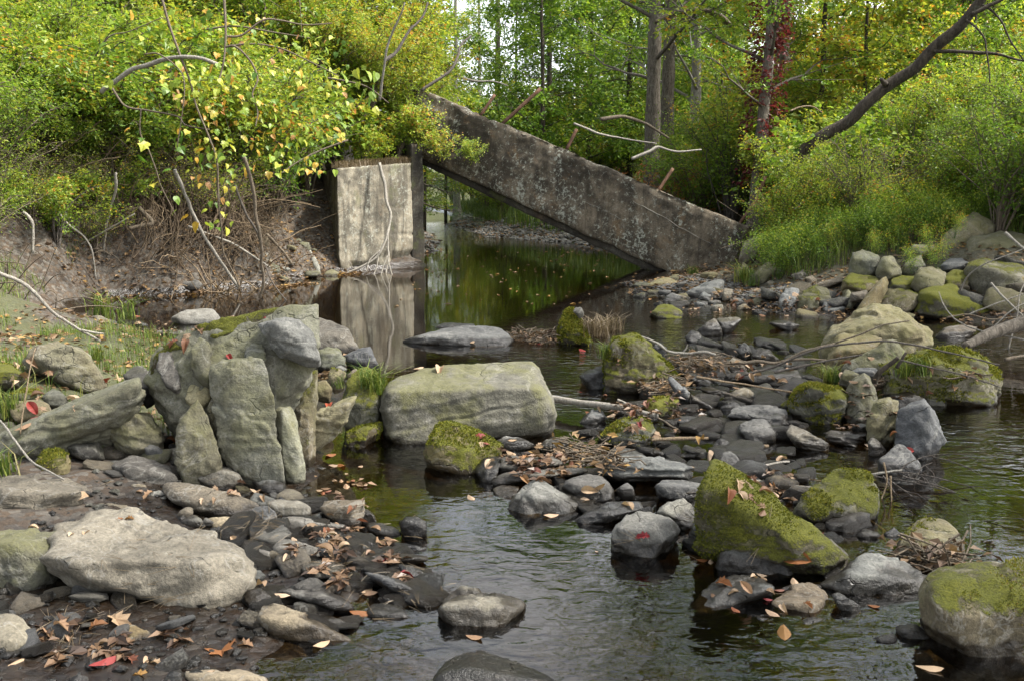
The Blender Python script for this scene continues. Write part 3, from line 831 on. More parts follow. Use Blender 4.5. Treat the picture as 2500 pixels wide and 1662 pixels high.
def moss_fuzz(o, V, F, dens, seed, thr):
    rng = np.random.default_rng(seed)
    a, b, c = V[F[:, 0]], V[F[:, 1]], V[F[:, 2]]
    nr = np.cross(b - a, c - a); ar = np.linalg.norm(nr, axis=1); nr = nr / (ar[:, None] + 1e-12)
    mid = (a + b + c) / 3
    msk = (nr[:, 2] * .5 + .8 * fbm(mid * 4.0, 4, seed) + .25 * fbm(mid * 17, 3, seed + 3) > thr)
    w_ = ar * msk
    if w_.sum() < 1e-6: return
    n = int(min(9000, dens * w_.sum() / 2))
    i = rng.choice(len(F), n, p=w_ / w_.sum())
    u, v = rng.random(n), rng.random(n); fl = u + v > 1; u[fl], v[fl] = 1 - u[fl], 1 - v[fl]
    P = a[i] + (b[i] - a[i]) * u[:, None] + (c[i] - a[i]) * v[:, None]
    D = nr[i] + rng.normal(0, .45, (n, 3)); D /= np.linalg.norm(D, axis=1, keepdims=True)
    S = np.cross(D, rng.normal(size=(n, 3))); S /= np.linalg.norm(S, axis=1, keepdims=True)
    k = np.clip(np.linalg.norm(P, axis=1, keepdims=True) / 4.5, .8, 2.2)
    h = rng.uniform(.004, .013, (n, 1)) * k; w2 = rng.uniform(.0025, .005, (n, 1)) * k
    VV = np.stack([P - S * w2 - nr[i] * .002, P + S * w2 - nr[i] * .002, P + D * h], 1).reshape(-1, 3)
    FF = np.arange(3 * n).reshape(-1, 3)
    c_ = link('moss', make_mesh('moss', VV - np.array(o.location), FF, M['moss_fuzz'], False, {'rnd': ('FACE', rng.random(n))}), o)
    c_['kind'] = 'stuff'
M['moss_fuzz'] = leaf_material('moss_fuzz', [(0.0, (0.05, 0.062, 0.01)), (0.5, (0.13, 0.14, 0.017)), (0.85, (0.22, 0.21, 0.03)), (1.0, (0.17, 0.115, 0.045))], trans=0.3, rough=0.9, spec=0.1)

# ---- left foreground -------------------------------------------------------
LB = 'rocks on the left gravel bar'
rk('boulder', 'big pale grey flat-topped boulder, the largest one at lower left', 'Z2', '300,710 435,540 440,450 600,360 760,340 1000,355 1240,440 1500,480 1700,590 1850,700 1885,790 1740,960 1600,1070 1340,1165 1150,1125 900,1040 720,960 560,860 400,790',
   '310,700 500,700 700,720 1000,790 1290,820 1450,770 1700,720 1840,740', T=0.72, m='pale', lv=6, p=22, rough=0.055, strata=.35, group=LB, lean=.8)
rk('boulder', 'olive brown rock cut by the left edge, left of the big pale boulder', 'Z2', '-60,480 200,470 420,500 440,520 350,640 330,740 380,810 350,920 270,980 0,990 -60,960', '-40,600 180,580 330,630', T=.5, m='olive', lv=5, z=.02, group=LB)
rk('slab_stone', 'wide layered grey slab at the left edge with a mossy corner', 'Z2', '-80,180 0,130 150,95 480,110 620,160 590,240 530,330 250,450 150,470 0,460 -80,440', '-60,215 170,240 350,285 530,235', T=.55, m='slate', lv=5, z=.05, strata=1.0, p=24, group=LB, cat='rock', lean=.75)
rk('slab_stone', 'smooth blue-grey slab just right of the wide layered slab', 'Z2', '510,90 620,100 885,160 895,260 760,280 600,270 560,200 500,130', '560,215 880,245', m='grey', z=.06, p=22, group=LB, cat='rock', T=.4, lean=.8)
rk('slab_stone', 'flat bluish stone wedged behind the big pale boulder', 'Z2', '560,380 700,260 830,265 900,275 965,345 900,390 700,400', '', m='slate', z=.04, p=20, group=LB, cat='rock', T=.3, lean=.8)
rk('rock', 'long grey lens-shaped rock below the broken concrete mass', 'Z2', '1155,190 1200,140 1300,140 1500,180 1700,220 1850,290 1860,330 1750,370 1550,375 1400,330 1220,260', '1200,230 1450,290 1700,330', m='grey', z=.03, lv=5, group=LB, p=12)
rk('rock', 'small round stone left of the long lens-shaped rock', 'Z2', '925,200 950,150 1050,150 1060,210 1000,250 940,245', '', z=.05, group=LB, p=8)
rk('rock', 'small smooth tan stone touching the left tip of the lens-shaped rock', 'Z2', '1045,260 1080,205 1150,195 1200,230 1190,290 1110,305', '', m='pale', z=.04, group=LB, p=8)
rk('rock', 'egg-shaped grey stone beside the right tip of the lens-shaped rock', 'Z2', '1770,390 1830,320 1930,305 1990,360 2000,400 1940,475 1860,470', '', z=.02, group=LB, p=8, lv=5)
rk('rock', 'smooth grey oval stone with a dark lower side near the wet gravel', 'Z2', '1915,290 1990,260 2150,265 2230,310 2235,370 2150,405 2000,390', '', z=.03, group=LB, p=9)
rk('rock', 'long smooth pillow-shaped stone, second from the water on the left bar', 'Z3', '35,700 60,640 140,615 300,645 450,660 510,710 420,722 280,715 110,755 50,740', '', z=.01, group=LB, p=9, lv=5)
rk('rock', 'pale grooved wedge stone in front of the pillow-shaped stone', 'Z3', '35,800 60,760 130,742 240,775 330,820 385,890 380,930 300,925 150,880 60,850', '60,810 200,850 340,900', m='pale', z=.0, group=LB, p=13, lv=5, strata=.3)
rk('rock', 'small lozenge-shaped stone lying alone on the mud', 'Z3', '55,875 110,860 210,925 215,970 190,980 120,930', '', m='pale', z=-.01, group=LB)
rk('rock', 'sharp dark wedge with a flat upper face pointing to the water', 'Z3', '285,720 350,715 450,760 540,850 520,865 420,835 300,790', '300,770 420,790', m='slate', z=.01, group=LB, p=24)
rk('slab_stone', 'thin dark sliver stone lying just behind the sharp dark wedge', 'Z3', '400,702 470,715 545,765 535,800 470,770', '', m='dark', z=.01, group=LB, cat='rock')
rk('slab_stone', 'thin pale blade of stone pointing out over the water', 'Z3', '440,905 530,850 700,832 850,832 940,848 930,872 800,880 650,885 520,908', '', m='slate', z=.01, group=LB, T=.12, cat='rock', p=18)
rk('rock', 'dark finger-like rock lying at the water edge', 'Z3', '570,660 620,645 740,680 785,710 775,740 690,735 590,705', '', m='dark', group=LB, z=-.01)
rk('rock', 'wet brown cube-like rock with a bright top edge in the water', 'Z3', '770,650 800,615 870,610 930,650 925,700 880,755 810,730 780,690', '790,645 880,660', m='dark', p=24, z=-.01)
rk('rock', 'black wet rounded rock beside a leaf-topped pale stone', 'Z3', '535,580 580,570 630,610 640,650 560,665 530,630', '', m='dark', group=LB, p=10)
rk('rock', 'pale stone capped with a tan leaf left of the black wet rock', 'Z3', '300,570 340,530 480,530 575,520 530,590 525,690 490,700 440,600', '310,575 480,560', m='slate', z=.01, group=LB, p=18, strata=.5)
rk('rock', 'dark upright stub of stone among the bar stones', 'Z3', '545,790 570,745 620,770 630,830 580,848 540,830', '', m='dark', group=LB)
rk('slab_stone', 'dark tilted flake half sunk beside the cube-like rock', 'Z3', '700,760 800,770 930,800 900,825 780,822 720,795', '', m='dark', z=-.01, cat='rock')
rk('rock', 'small grey rounded stone next to a red leaf at the water', 'Z3', '750,890 830,895 935,960 940,990 900,1000 800,950', '', m='slate', z=0, group=LB)
rk('slab_stone', 'ribbed dark shale blade slanting down to the water, upper of two', 'Z3', '560,940 660,950 800,1010 905,1090 880,1118 780,1070 650,1000', '', m='slate', z=-.01, group=LB, strata=1, cat='rock', p=20)
rk('rock', 'little pale nub under the ribbed shale blade', 'Z3', '690,1040 760,1040 825,1080 820,1105 690,1090', '', m='slate', z=-.01, group=LB)
rk('slab_stone', 'ribbed dark shale blade slanting down to the water, lower of two', 'Z3', '830,1000 900,1010 1010,1070 990,1100 900,1060', '', m='dark', z=-.01, group=LB, strata=1, cat='rock')
rk('slab_stone', 'dark low flake touching the pale winged rock', 'Z3', '920,1010 1020,1015 1110,1050 1090,1085 1010,1080', '', m='dark', z=-.02, cat='rock')
rk('rock', 'fan-shaped stone standing on the mud behind the tan leaves', 'Z3', '335,1010 390,950 450,960 490,1020 470,1080 400,1070', '', m='grey', z=0, group=LB)
rk('slab_stone', 'wavy-edged pale slab, uppermost of the stacked flags by the mud', 'Z3', '80,1040 180,1030 340,1040 430,1080 510,1140 430,1160 340,1140 230,1085 90,1070', '100,1060 330,1075 480,1140', m='slate', z=.02, group=LB, T=.25, cat='rock', strata=.8, p=20)
rk('slab_stone', 'grey slab, second of the stacked flags by the mud', 'Z3', '50,1090 190,1095 330,1120 380,1170 350,1200 190,1185 60,1130', '', m='slate', z=.0, group=LB, T=.25, cat='rock', strata=.6)
rk('slab_stone', 'wet dark slab sliding under the thick front flag', 'Z3', '170,1160 400,1200 505,1245 470,1275 350,1250 200,1200', '', m='dark', z=-.01, group=LB, T=.22, cat='rock')
rk('slab_stone', 'thick light grey flag at the front of the stack, tapering to a wet tip', 'Z3', '-60,1215 0,1130 60,1125 190,1190 330,1245 480,1315 525,1350 400,1362 200,1335 0,1315 -60,1270', '-30,1200 190,1215 380,1300', m='grey', z=-.01, group=LB, T=.3, cat='rock', lv=5, p=16)
rk('rock', 'dark wet fan-ribbed rock under the yellow leaf', 'Z3', '555,1220 600,1130 680,1110 780,1140 850,1220 820,1245 700,1240 600,1250', '', m='dark', z=-.03, strata=.6)
rk('boulder', 'pale winged rock with a dark wet foot alone in the front channel', 'Z3', '985,1160 1010,1105 1100,1060 1140,1025 1200,1040 1290,1090 1400,1085 1480,1110 1510,1135 1450,1200 1360,1262 1250,1302 1100,1297 1050,1240 990,1190',
   '1010,1130 1130,1130 1200,1210 1350,1195 1450,1150', m='grey', lv=5, p=26, z=-.03, T=.4, chops=2)
rk('slab_stone', 'broad smooth dark wet slab at the bottom edge in midstream', 'Z3', '945,1570 990,1480 1060,1410 1150,1385 1350,1410 1500,1440 1620,1490 1740,1580 1700,1660 1300,1700 960,1660', '1000,1530 1200,1560 1600,1580', m='dark', lv=5, z=-.02, T=.42, cat='rock', p=10, lean=.85, rough=.03)
rk('slab_stone', 'pale thin flat stone at the bottom edge left of the channel', 'Z2', '1250,1460 1420,1445 1680,1450 1780,1500 1920,1540 1930,1610 1400,1640 1370,1560 1310,1510', '', m='pale', z=.0, T=.2, group=LB, cat='rock', lean=.9, p=26)
rk('slab_stone', 'wide smooth half-sunk grey slab at the bottom edge', 'Z2', '1680,1440 1850,1380 2050,1360 2200,1400 2260,1480 2200,1640 1950,1640 1780,1560', '', m='dark', z=-.03, T=.3, group=LB, cat='rock', lean=.95, p=8, rough=.03)
rk('rock', 'smooth wet brown stone in the mud below the big pale boulder', 'Z2', '740,1280 860,1180 960,1165 1040,1200 1230,1310 1220,1420 1170,1430 1020,1380 760,1320', '800,1290 1000,1330 1180,1400', m='brown', z=-.02, group=LB, lv=5, p=13)
rk('boulder', 'smooth dark boulder cut off by the lower left corner', 'Z2', '-120,1110 0,1095 80,1095 180,1150 245,1230 240,1310 120,1420 0,1530 -120,1560', '-60,1250 120,1280', m='grey', z=-.02, group=LB, lv=5, p=10, T=.35)
rk('slab_stone', 'dark flake leaning in the mud beside an orange leaf', 'Z2', '690,1240 760,1140 850,1095 900,1110 890,1150 800,1200 710,1255', '', m='dark', z=-.01, group=LB, cat='rock')
rk('rock', 'ribbed dark rock at the right foot of the big pale boulder', 'Z2', '1750,960 1780,900 1880,900 1950,950 1990,1000 1880,1060 1860,1130 1800,1060', '', m='dark', z=.0, group=LB, strata=.7)
for txt in ('1100,1200 1120,1150 1160,1150 1175,1190 1140,1205', '1415,1180 1430,1135 1460,1140 1455,1185', '1290,1250 1330,1225 1380,1230 1370,1270 1310,1270', '1440,1200 1480,1180 1525,1195 1510,1230 1460,1230', '1560,1190 1600,1150 1640,1170 1630,1205', '1650,1180 1690,1130 1730,1150 1720,1230 1660,1240', '1210,1240 1250,1225 1290,1245 1270,1270 1220,1265'):
    rk('pebble', 'small dark wet pebble in the mud below the big pale boulder', 'Z2', txt, '', m='dark', z=0, lv=3, p=6, group='wet pebbles below the big pale boulder')
for k, txt in enumerate(('560,395 640,350 700,370 700,420 600,430', '1040,350 1130,335 1270,375 1240,425 1110,400', '1290,425 1400,365 1450,400 1480,450 1350,470', '1440,430 1480,390 1560,430 1540,450 1460,465', '1255,420 1290,340 1360,310 1395,330 1390,370 1300,430', '1500,400 1580,380 1740,400 1760,430 1650,480 1540,470', '1690,480 1780,470 1890,500 1900,560 1760,560', '1740,590 1800,570 1960,640 1970,700 1900,740 1790,640', '1105,290 1150,275 1220,300 1250,355 1130,330', '2240,380 2300,360 2340,420 2270,420', '800,270 900,275 965,345 860,340')):
    lab = ['grey chip of stone at the top left rim of the big pale boulder', 'bluish flat stone tucked behind the top of the big pale boulder', 'grey angular stone just behind the rim of the big pale boulder', 'thin layered chip beside the grey angular stone', 'dark upright splinter of stone standing behind the big pale boulder', 'smooth tan flat stone between the lens-shaped rock and the big pale boulder', 'smooth dark slate bedded flat near the egg-shaped stone', 'pale tongue-shaped slab touching the right side of the big pale boulder', 'small pale flat stone right below the tan round stone', 'small pale chip between the oval and the pillow-shaped stones', 'greenish flat chip lying on the bluish stone'][k]
    rk('stone', lab, 'Z2', txt, '', m=('slate', 'grey', 'grey', 'slate', 'slate', 'pale', 'dark', 'grey', 'grey', 'pale', 'slate')[k], z=.02, lv=3, p=14, group=LB, cat='rock')

# ---- broken concrete mass and the stones leaning on it ---------------------
cm = link('broken_concrete_mass', None, None, at_z(560, 1190, 0.0))
tag(cm, 'jagged broken mass of old concrete and stone with a mossy top, left of centre', 'concrete chunk')
Yc = 4.95
rk('concrete_body', None, 'Z1', '1065,620 1075,540 1150,430 1400,320 1600,258 1850,208 2000,160 2290,125 2285,330 2287,560 2060,695 1960,870 1500,850 1340,940 1230,870 1165,720', '1250,560 1500,520 1800,420 2100,380 2100,620 1700,700', T=.6, m='chunk', p=20, Y=Yc, lv=6, rough=.065, chops=3, parent=cm, lean=.35)
rk('embedded_stone', 'smooth bluish stone bedded at the top right', 'Z1', '1870,280 2000,240 2150,235 2255,330 2282,490 2200,505 2100,470 1990,420 1900,350', '1990,260 2090,380', T=.3, m='grey', Y=Yc - .10, lv=5, p=26, parent=cm)
rk('embedded_stone', None, 'Z1', '1130,600 1150,470 1230,470 1290,640 1300,740 1240,720 1180,690', '', T=.3, m='grey', Y=Yc - .05, lv=4, p=28, parent=cm)
rk('embedded_stone', None, 'Z1', '1340,800 1380,690 1500,620 1520,700 1500,810 1400,860', '', T=.25, m='pillar', Y=Yc - .07, lv=4, p=18, parent=cm)
rk('embedded_stone', None, 'Z1', '1370,560 1380,440 1440,350 1500,400 1515,560 1500,660 1420,620', '', T=.25, m='olive', Y=Yc - .08, lv=4, p=26, parent=cm)
rk('embedded_stone', None, 'Z1', '1770,470 1830,405 1890,420 1920,520 1850,560 1780,530', '', T=.2, m='olive', Y=Yc - .05, lv=4, p=10, rough=.12, parent=cm)
rk('rear_stone', None, 'Z1', '2060,900 2090,700 2200,640 2285,600 2285,640 2190,830 2230,1180 2230,1280 2170,1310 2100,1150', '', T=.35, m='halfmoss', Y=Yc + .12, lv=5, p=20, parent=cm)
rk('moss_cap', 'green moss along the top edge', 'Z1', '1060,600 1100,520 1180,440 1400,310 1580,250 1850,180 2000,145 2130,135 2000,180 1850,230 1600,300 1450,340 1250,440 1150,480 1080,570', '', T=.2, m='mossy', Y=Yc + .10, lv=5, p=14, rough=.12, parent=cm, lean=.5)
rk('rock', 'tall pale lichened pillar stone leaning on the broken concrete mass', 'Z1', '1505,740 1515,560 1620,540 1800,500 1890,505 1930,620 1950,850 2000,1050 2035,1330 1990,1410 1760,1350 1700,1160 1590,1130', '1640,580 1680,900 1720,1160 1900,1200', T=.3, m='pillar', Y=4.70, lv=6, p=30, group='stones leaning on the concrete mass', rough=.05, lean=.3)
rk('rock', 'dark broken stone at the foot of the tall pale pillar stone', 'Z1', '1740,1340 1990,1370 2035,1330 2065,1490 2030,1530 1960,1520 1850,1450', '', T=.25, m='slate', lv=4, group='stones leaning on the concrete mass', z=-.02)
rk('rock', 'slim tan stone standing upright to the right of the pale pillar', 'Z1', '1970,900 2000,858 2080,850 2130,1030 2182,1170 2187,1280 2110,1352 2050,1320 2005,1100', '2030,880 2100,1150', T=.2, m='pillar', Y=4.76, lv=5, p=26, group='stones leaning on the concrete mass')
rk('rock', 'grey pointed stone standing like a tooth left of the pale pillar', 'Z1', '1268,1020 1300,950 1420,828 1490,930 1520,1050 1572,1160 1545,1240 1420,1310 1300,1365 1270,1270', '1300,990 1320,1250', T=.2, m='olive', Y=4.62, lv=5, p=24, group='stones leaning on the concrete mass')
rk('stone', 'small layered brown wedge jammed between the tooth stone and the pillar', 'Z1', '1485,880 1525,800 1585,870 1582,985 1545,1015 1510,955', '', T=.12, m='brown', Y=4.78, lv=4, strata=.8, group='stones leaning on the concrete mass', cat='rock')
rk('boulder', 'olive brown rounded boulder perched on stones at the left bank', 'Z1', '180,545 215,470 290,410 400,395 530,408 620,450 690,560 702,640 670,690 590,722 450,695 300,610 220,590', '230,480 400,470 520,500 560,440', T=.5, m='brown', Y=5.75, lv=5, p=14, group=LB)
rk('slab_stone', 'long greenish grey slab tilted up under the perched brown boulder', 'Z1', '-80,1170 0,1080 330,920 560,800 800,720 980,668 1010,740 1015,810 990,832 900,872 840,940 820,1000 600,1070 400,1140 210,1185 0,1140', '-40,1100 300,1015 600,915 775,885 800,800 960,690', T=.55, m='olive_slab', Y=4.75, lv=6, p=26, strata=.4, group=LB, cat='rock', lean=.75, axis=(-.25, -.1, 1))
rk('rock', 'brown green stone propping the long tilted slab', 'Z1', '760,1060 830,960 950,893 1080,910 1120,960 1145,1080 1115,1145 950,1170 850,1130', '930,920 940,1120', T=.35, m='olive', Y=4.85, lv=5, p=14, group=LB)
rk('rock', 'smooth grey humped rock in front of the propping stone', 'Z1', '795,1290 900,1230 1050,1240 1150,1260 1282,1340 1272,1400 1150,1430 1050,1490 940,1512 890,1480 870,1400', '900,1300 1100,1330', T=.4, m='grey', z=.03, lv=5, p=12, group=LB)
rk('rock', 'bread-loaf shaped stone at the foot of the tooth stone', 'Z1', '1315,1355 1350,1300 1500,1265 1640,1270 1720,1310 1755,1380 1740,1435 1650,1472 1500,1455 1410,1400', '', T=.3, m='grey', z=.02, lv=5, p=9, group=LB)
rk('stone', 'small angular grey stone under the tilted slab, left of its neighbour', 'Z1', '1035,1150 1080,1118 1150,1150 1172,1190 1160,1255 1090,1235 1040,1195', '', T=.15, z=.12, lv=4, p=22, group=LB, cat='rock')
rk('stone', 'small square grey stone touching the tooth stone', 'Z1', '1185,1175 1270,1160 1285,1245 1210,1258', '', T=.12, z=.1, lv=4, p=22, group=LB, cat='rock')
rk('rock', 'black layered rock in the gap left of the broken concrete mass', 'Z1', '890,650 930,590 1010,560 1060,590 1062,660 1092,700 1080,790 1010,800 990,690', '', T=.35, m='dark', Y=5.3, lv=4, strata=.8, group=LB)
rk('stone', 'bright green moss cushion on a stone at the left edge', 'Z1', '-60,640 0,550 80,558 150,610 172,655 100,690 -60,700', '', T=.3, m='mossy', Y=5.4, lv=5, group=LB, p=10, cat='rock')
rk('stone', 'low mossy stone under the perched brown boulder', 'Z1', '60,780 180,730 285,750 262,800 150,815', '', T=.25, m='moss', Y=5.3, lv=4, group=LB, cat='rock')
rk('stone', 'flat brown stone half hidden in the grass under the perched boulder', 'Z1', '30,860 120,830 300,810 350,850 330,930 100,960', '', T=.3, m='brown', Y=5.05, lv=4, group=LB, cat='rock')
rk('stone', 'grey round stone in the shade beneath the perched boulder', 'Z1', '300,800 370,730 430,740 480,800 450,850 340,850', '', T=.25, m='olive', Y=5.2, lv=4, group=LB, cat='rock')
rk('rock', 'moss-capped stone under the lower end of the tilted slab', 'Z1', '265,1260 330,1185 440,1160 492,1200 488,1290 465,1390 300,1380', '', T=.3, m='moss', Y=4.5, lv=5, group=LB)
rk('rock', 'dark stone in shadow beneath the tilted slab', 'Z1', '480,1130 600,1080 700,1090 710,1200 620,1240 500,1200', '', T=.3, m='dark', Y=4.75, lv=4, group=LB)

# ---- pool behind the concrete mass ----------------------------------------
PB = 'stones in the still pool'
rk('rock', 'pale oval stone lying in the still pool behind the grass', 'Z1', '1228,228 1330,170 1440,155 1540,165 1592,215 1580,260 1450,275 1320,265', '', m='pale', lv=4, p=9, group=PB)
for k, (txt, mm, lab) in enumerate((('640,215 700,205 830,260 905,300 800,318 670,292', 'slate', 'grey slanting slab at the pool edge nearest the drift branch'), ('830,252 870,235 1000,240 1067,270 1060,292 900,292', 'dark', 'dark low stone in the pool right of the slanting slab'), ('850,345 920,295 1000,295 1012,322 920,352', 'slate', 'blue-grey flat stone in the leaf-strewn pool margin'), ('850,425 900,370 970,380 1002,420 900,445', 'grey', 'small domed stone by the green seedlings'), ('540,440 560,380 620,360 682,400 660,450', 'halfmoss', 'greenish stone at the end of the drift branch'), ('1000,440 1020,390 1080,385 1110,430 1050,450', 'dark', 'shiny black stone right of the small domed stone'), ('860,520 980,470 1140,450 1090,530 950,600', 'olive', 'flat olive stone behind the mossy top of the concrete mass'), ('1090,350 1150,310 1300,310 1350,350 1200,370', 'slate', 'thin slate flake awash in the pool margin'))):
    rk('stone', lab, 'Z1', txt, '', m=mm, z=.0, lv=3, group=PB, cat='rock')
rk('boulder', 'smooth blue-grey boulder right behind the broken concrete mass', 'Z4', '20,150 60,65 180,100 280,150 340,240 372,300 320,335 200,320 60,310', '60,200 250,230', m='grey', lv=5, p=12, T=.6, group=PB)
rk('rock', 'brown angular rock below the smooth blue-grey boulder', 'Z4', '70,310 150,295 230,305 265,360 272,400 200,432 110,445 72,405', '100,330 160,380 240,340', m='olive', p=24, T=.3, z=.02, group=PB)
rk('rock', 'dark faceted rock with a sharp crest beside the brown angular rock', 'Z4', '268,350 400,290 455,278 482,350 512,420 460,442 330,432 278,412', '340,390 430,310 440,400', m='slate', p=30, T=.3, group=PB, chops=2)
rk('stone', 'small grey stone among leaves below the dark faceted rock', 'Z4', '200,432 240,415 287,440 270,465 220,465', '', z=.03, lv=3, group=PB, cat='rock')
rk('stone', 'greenish stone with grass growing round it, left of the mossy hump', 'Z4', '150,530 165,440 230,430 280,470 260,560 200,580', '', m='halfmoss', z=.04, lv=4, group=PB, cat='rock', Y=6.7)
rk('stone', 'pale stone left of the mossy hump beside crisp leaves', 'Z4', '40,600 70,540 140,520 180,580 160,640 80,640', '', m='olive', Y=6.2, lv=4, group=PB, cat='rock')
rk('stone', 'slanted dark slate between the faceted rock and the mossy hump', 'Z4', '280,490 340,440 370,440 330,500 300,530', '', m='slate', Y=6.7, lv=3, group=PB, cat='rock')
rk('rock', 'mossy hump with a grass tuft beside the big green-grey boulder', 'Z4', '300,520 380,440 430,428 490,460 530,560 528,700 500,790 480,850 290,880 245,720', '', m='moss', Y=5.75, lv=5, p=12, T=.45)
rk('slab_stone', 'plank-like stone tilted up beside the broken concrete mass', 'Z4', '-20,850 60,770 200,700 310,640 355,640 340,680 270,750 200,840 100,910 20,965 -20,960', '0,860 200,770 330,660', m='olive_slab', Y=5.3, lv=5, p=20, T=.25, strata=.6, cat='rock')
rk('rock', 'mossy wedge jutting over the water left of the big green-grey boulder', 'Z4', '275,990 290,900 380,850 530,825 546,850 480,920 440,960 400,1022 290,1025', '290,910 450,880', m='moss', z=-.02, lv=5, p=18, T=.3)

# ---- midstream ------------------------------------------------------------
rk('boulder', 'big smooth green-grey boulder with a flat top in midstream', 'Z4', '522,650 545,580 640,500 740,470 960,445 1200,415 1420,395 1600,388 1660,420 1700,490 1720,600 1760,700 1788,780 1760,812 1680,865 1500,895 1300,900 1100,900 900,960 850,1005 700,995 620,965 560,890 530,800', '560,610 750,650 900,700 1100,655 1400,625 1690,610 640,900 1600,820', T=.75, m='algae', lv=6, p=11, z=-.02, rough=.035, chops=2, lean=.7)
rk('boulder', 'rounded mossy boulder in front of the big green-grey boulder', 'Z4', '832,1040 860,970 900,920 940,850 1000,838 1100,858 1250,900 1400,1000 1385,1080 1335,1180 1200,1225 1080,1195 930,1155 855,1100', '900,970 1060,1000 1230,1060', T=.45, m='moss', lv=5, p=11, z=-.02)
rk('rock', 'dark wedge of rock under the right flank of the rounded mossy boulder', 'Z4', '1215,1170 1280,1080 1390,1060 1400,1150 1350,1290 1270,1290', '', m='dark', lv=4, z=-.02, T=.3)
rk('rock', 'low flat grey rock with a sunlit top lying in the still pool', 'Z4', '695,238 760,215 900,180 1060,150 1250,130 1380,150 1442,190 1472,240 1440,282 1300,302 1100,285 900,262', '800,230 1100,210 1400,220', T=.9, m='grey', lv=5, p=12, z=-.03, group=PB)
rk('rock', 'dark low stone behind the low flat grey rock in the pool', 'Z4', '900,155 980,110 1050,115 1210,120 1200,160 1000,168', '', m='dark', lv=4, z=-.03, group=PB)
rk('rock', 'pale stone in the gap right of the rounded mossy boulder, leaves on it', 'Z4', '1345,965 1420,920 1550,940 1635,985 1580,1025 1450,1020', '', m='grey', lv=4, z=0)
rk('rock', 'flat-topped grey stone beside a big curled tan leaf', 'Z4', '1675,1000 1720,945 1850,930 1905,970 1880,1015 1800,1045 1700,1035', '', m='grey', lv=4, z=0)
DM = 'rocks of the stone dam across midstream'
rk('slab_stone', 'long layered slab on the dam beside the mossy boulder', 'Z4', '1380,1085 1500,1075 1700,1080 1880,1068 1905,1110 1700,1150 1500,1175 1395,1160', '', m='slate', z=.06, lv=4, strata=1, p=24, T=.3, group=DM, cat='rock')
rk('slab_stone', 'long layered slab below a grey stick on the dam', 'Z4', '1318,1232 1400,1195 1700,1180 2000,1150 2065,1190 1800,1205 1600,1245 1350,1270', '', m='slate', z=.03, lv=4, strata=1, p=24, T=.3, group=DM, cat='rock')
rk('stone', 'square block under the end of the layered slabs', 'Z4', '1340,1300 1400,1275 1532,1290 1520,1340 1440,1400 1370,1395', '', m='slate', z=-.02, lv=4, p=24, T=.2, group=DM, cat='rock')
rk('boulder', 'grey shark-fin shaped rock mirrored in the front pool', 'Z4', '1425,1485 1450,1390 1540,1300 1620,1243 1680,1243 1760,1300 1880,1370 2002,1447 1950,1485 1800,1508 1600,1515 1450,1508', '1480,1410 1640,1300 1800,1420', m='grey', z=-.02, lv=5, p=15, T=.4, group=DM)
rk('rock', 'round-backed grey rock with three tan leaves behind the fin rock', 'Z4', '1825,1295 1880,1230 2000,1203 2100,1208 2162,1250 2213,1330 2200,1385 2100,1405 1950,1385', '', m='grey', z=.01, lv=5, p=9, T=.3, group=DM)
rk('rock', 'long pale wedge stone lying flat between fin rock and rounded rock', 'Z6', '0,372 60,320 160,283 280,258 360,263 372,300 270,335 170,370 60,393 10,388', '', m='grey', z=-.01, lv=5, p=13, T=.25, group=DM)
rk('boulder', 'rounded pale rock with a red leaf and a notched wet foot', 'Z6', '205,460 215,400 270,340 350,316 430,323 510,350 562,410 545,455 480,515 400,585 370,585 280,545 218,503', '235,420 330,430 430,400 530,390', m='grey', z=-.02, lv=5, p=13, T=.38, group=DM)
rk('rock', 'smooth grey stone behind the red-leaf rock', 'Z6', '438,322 490,270 570,253 620,290 642,340 620,385 597,418 540,370 480,335', '470,320 600,370', m='grey', z=.0, lv=5, p=13, T=.28, group=DM)
rk('stone', 'narrow upright grey stone right of the red-leaf rock', 'Z6', '598,485 630,380 670,348 697,350 690,395 650,455 620,505', '', m='slate', z=-.01, lv=4, p=18, T=.15, group=DM, cat='rock')
rk('boulder', 'bright moss-covered wedge rock sloping down to the right', 'Z6', '620,330 668,200 672,120 710,58 750,48 830,80 880,140 1000,230 1100,310 1200,372 1250,430 1420,560 1432,612 1370,655 1280,610 1100,520 900,450 690,440', '720,190 850,310 1000,370 1200,490', m='mossy', z=0, lv=6, p=16, T=.5, lean=.5, group=DM)
rk('rock', 'wet grey slope of stone at the foot of the mossy wedge rock', 'Z6', '1215,470 1290,430 1360,480 1440,560 1440,620 1370,655 1290,620 1240,560', '', m='grey', z=-.02, lv=4, p=14, T=.3, group=DM)
rk('boulder', 'pale pointed rock standing in front of the mossy wedge rock', 'Z6', '762,605 780,480 850,430 910,378 950,368 1000,400 1060,470 1130,540 1147,590 1132,655 1050,668 900,640 790,632', '800,500 940,400 1090,560 820,600', m='grey', z=-.02, lv=5, p=16, T=.36, group=DM)
rk('stone', 'small rounded stone touching the pale pointed rock', 'Z6', '1128,530 1180,523 1232,570 1227,612 1150,615', '', m='grey', z=-.01, lv=4, p=9, group=DM, cat='rock')
rk('slab_stone', 'dark wet slab with a dry pale stripe in the front pool', 'Z6', '615,825 700,730 800,670 950,648 1010,668 1055,710 1042,755 900,797 760,848 660,858', '680,820 900,740 1040,720', m='grey', z=-.03, lv=5, p=18, T=.38, group=DM, cat='rock', lean=.7)
rk('slab_stone', 'pale flaky flat stone with a tan leaf on it, right of the dark slab', 'Z6', '1035,790 1110,760 1150,710 1240,693 1320,730 1372,790 1352,845 1230,877 1160,867 1060,815', '1150,800 1300,800', m='pale', z=-.02, lv=5, p=18, T=.3, group=DM, cat='rock', lean=.75, rough=.07)
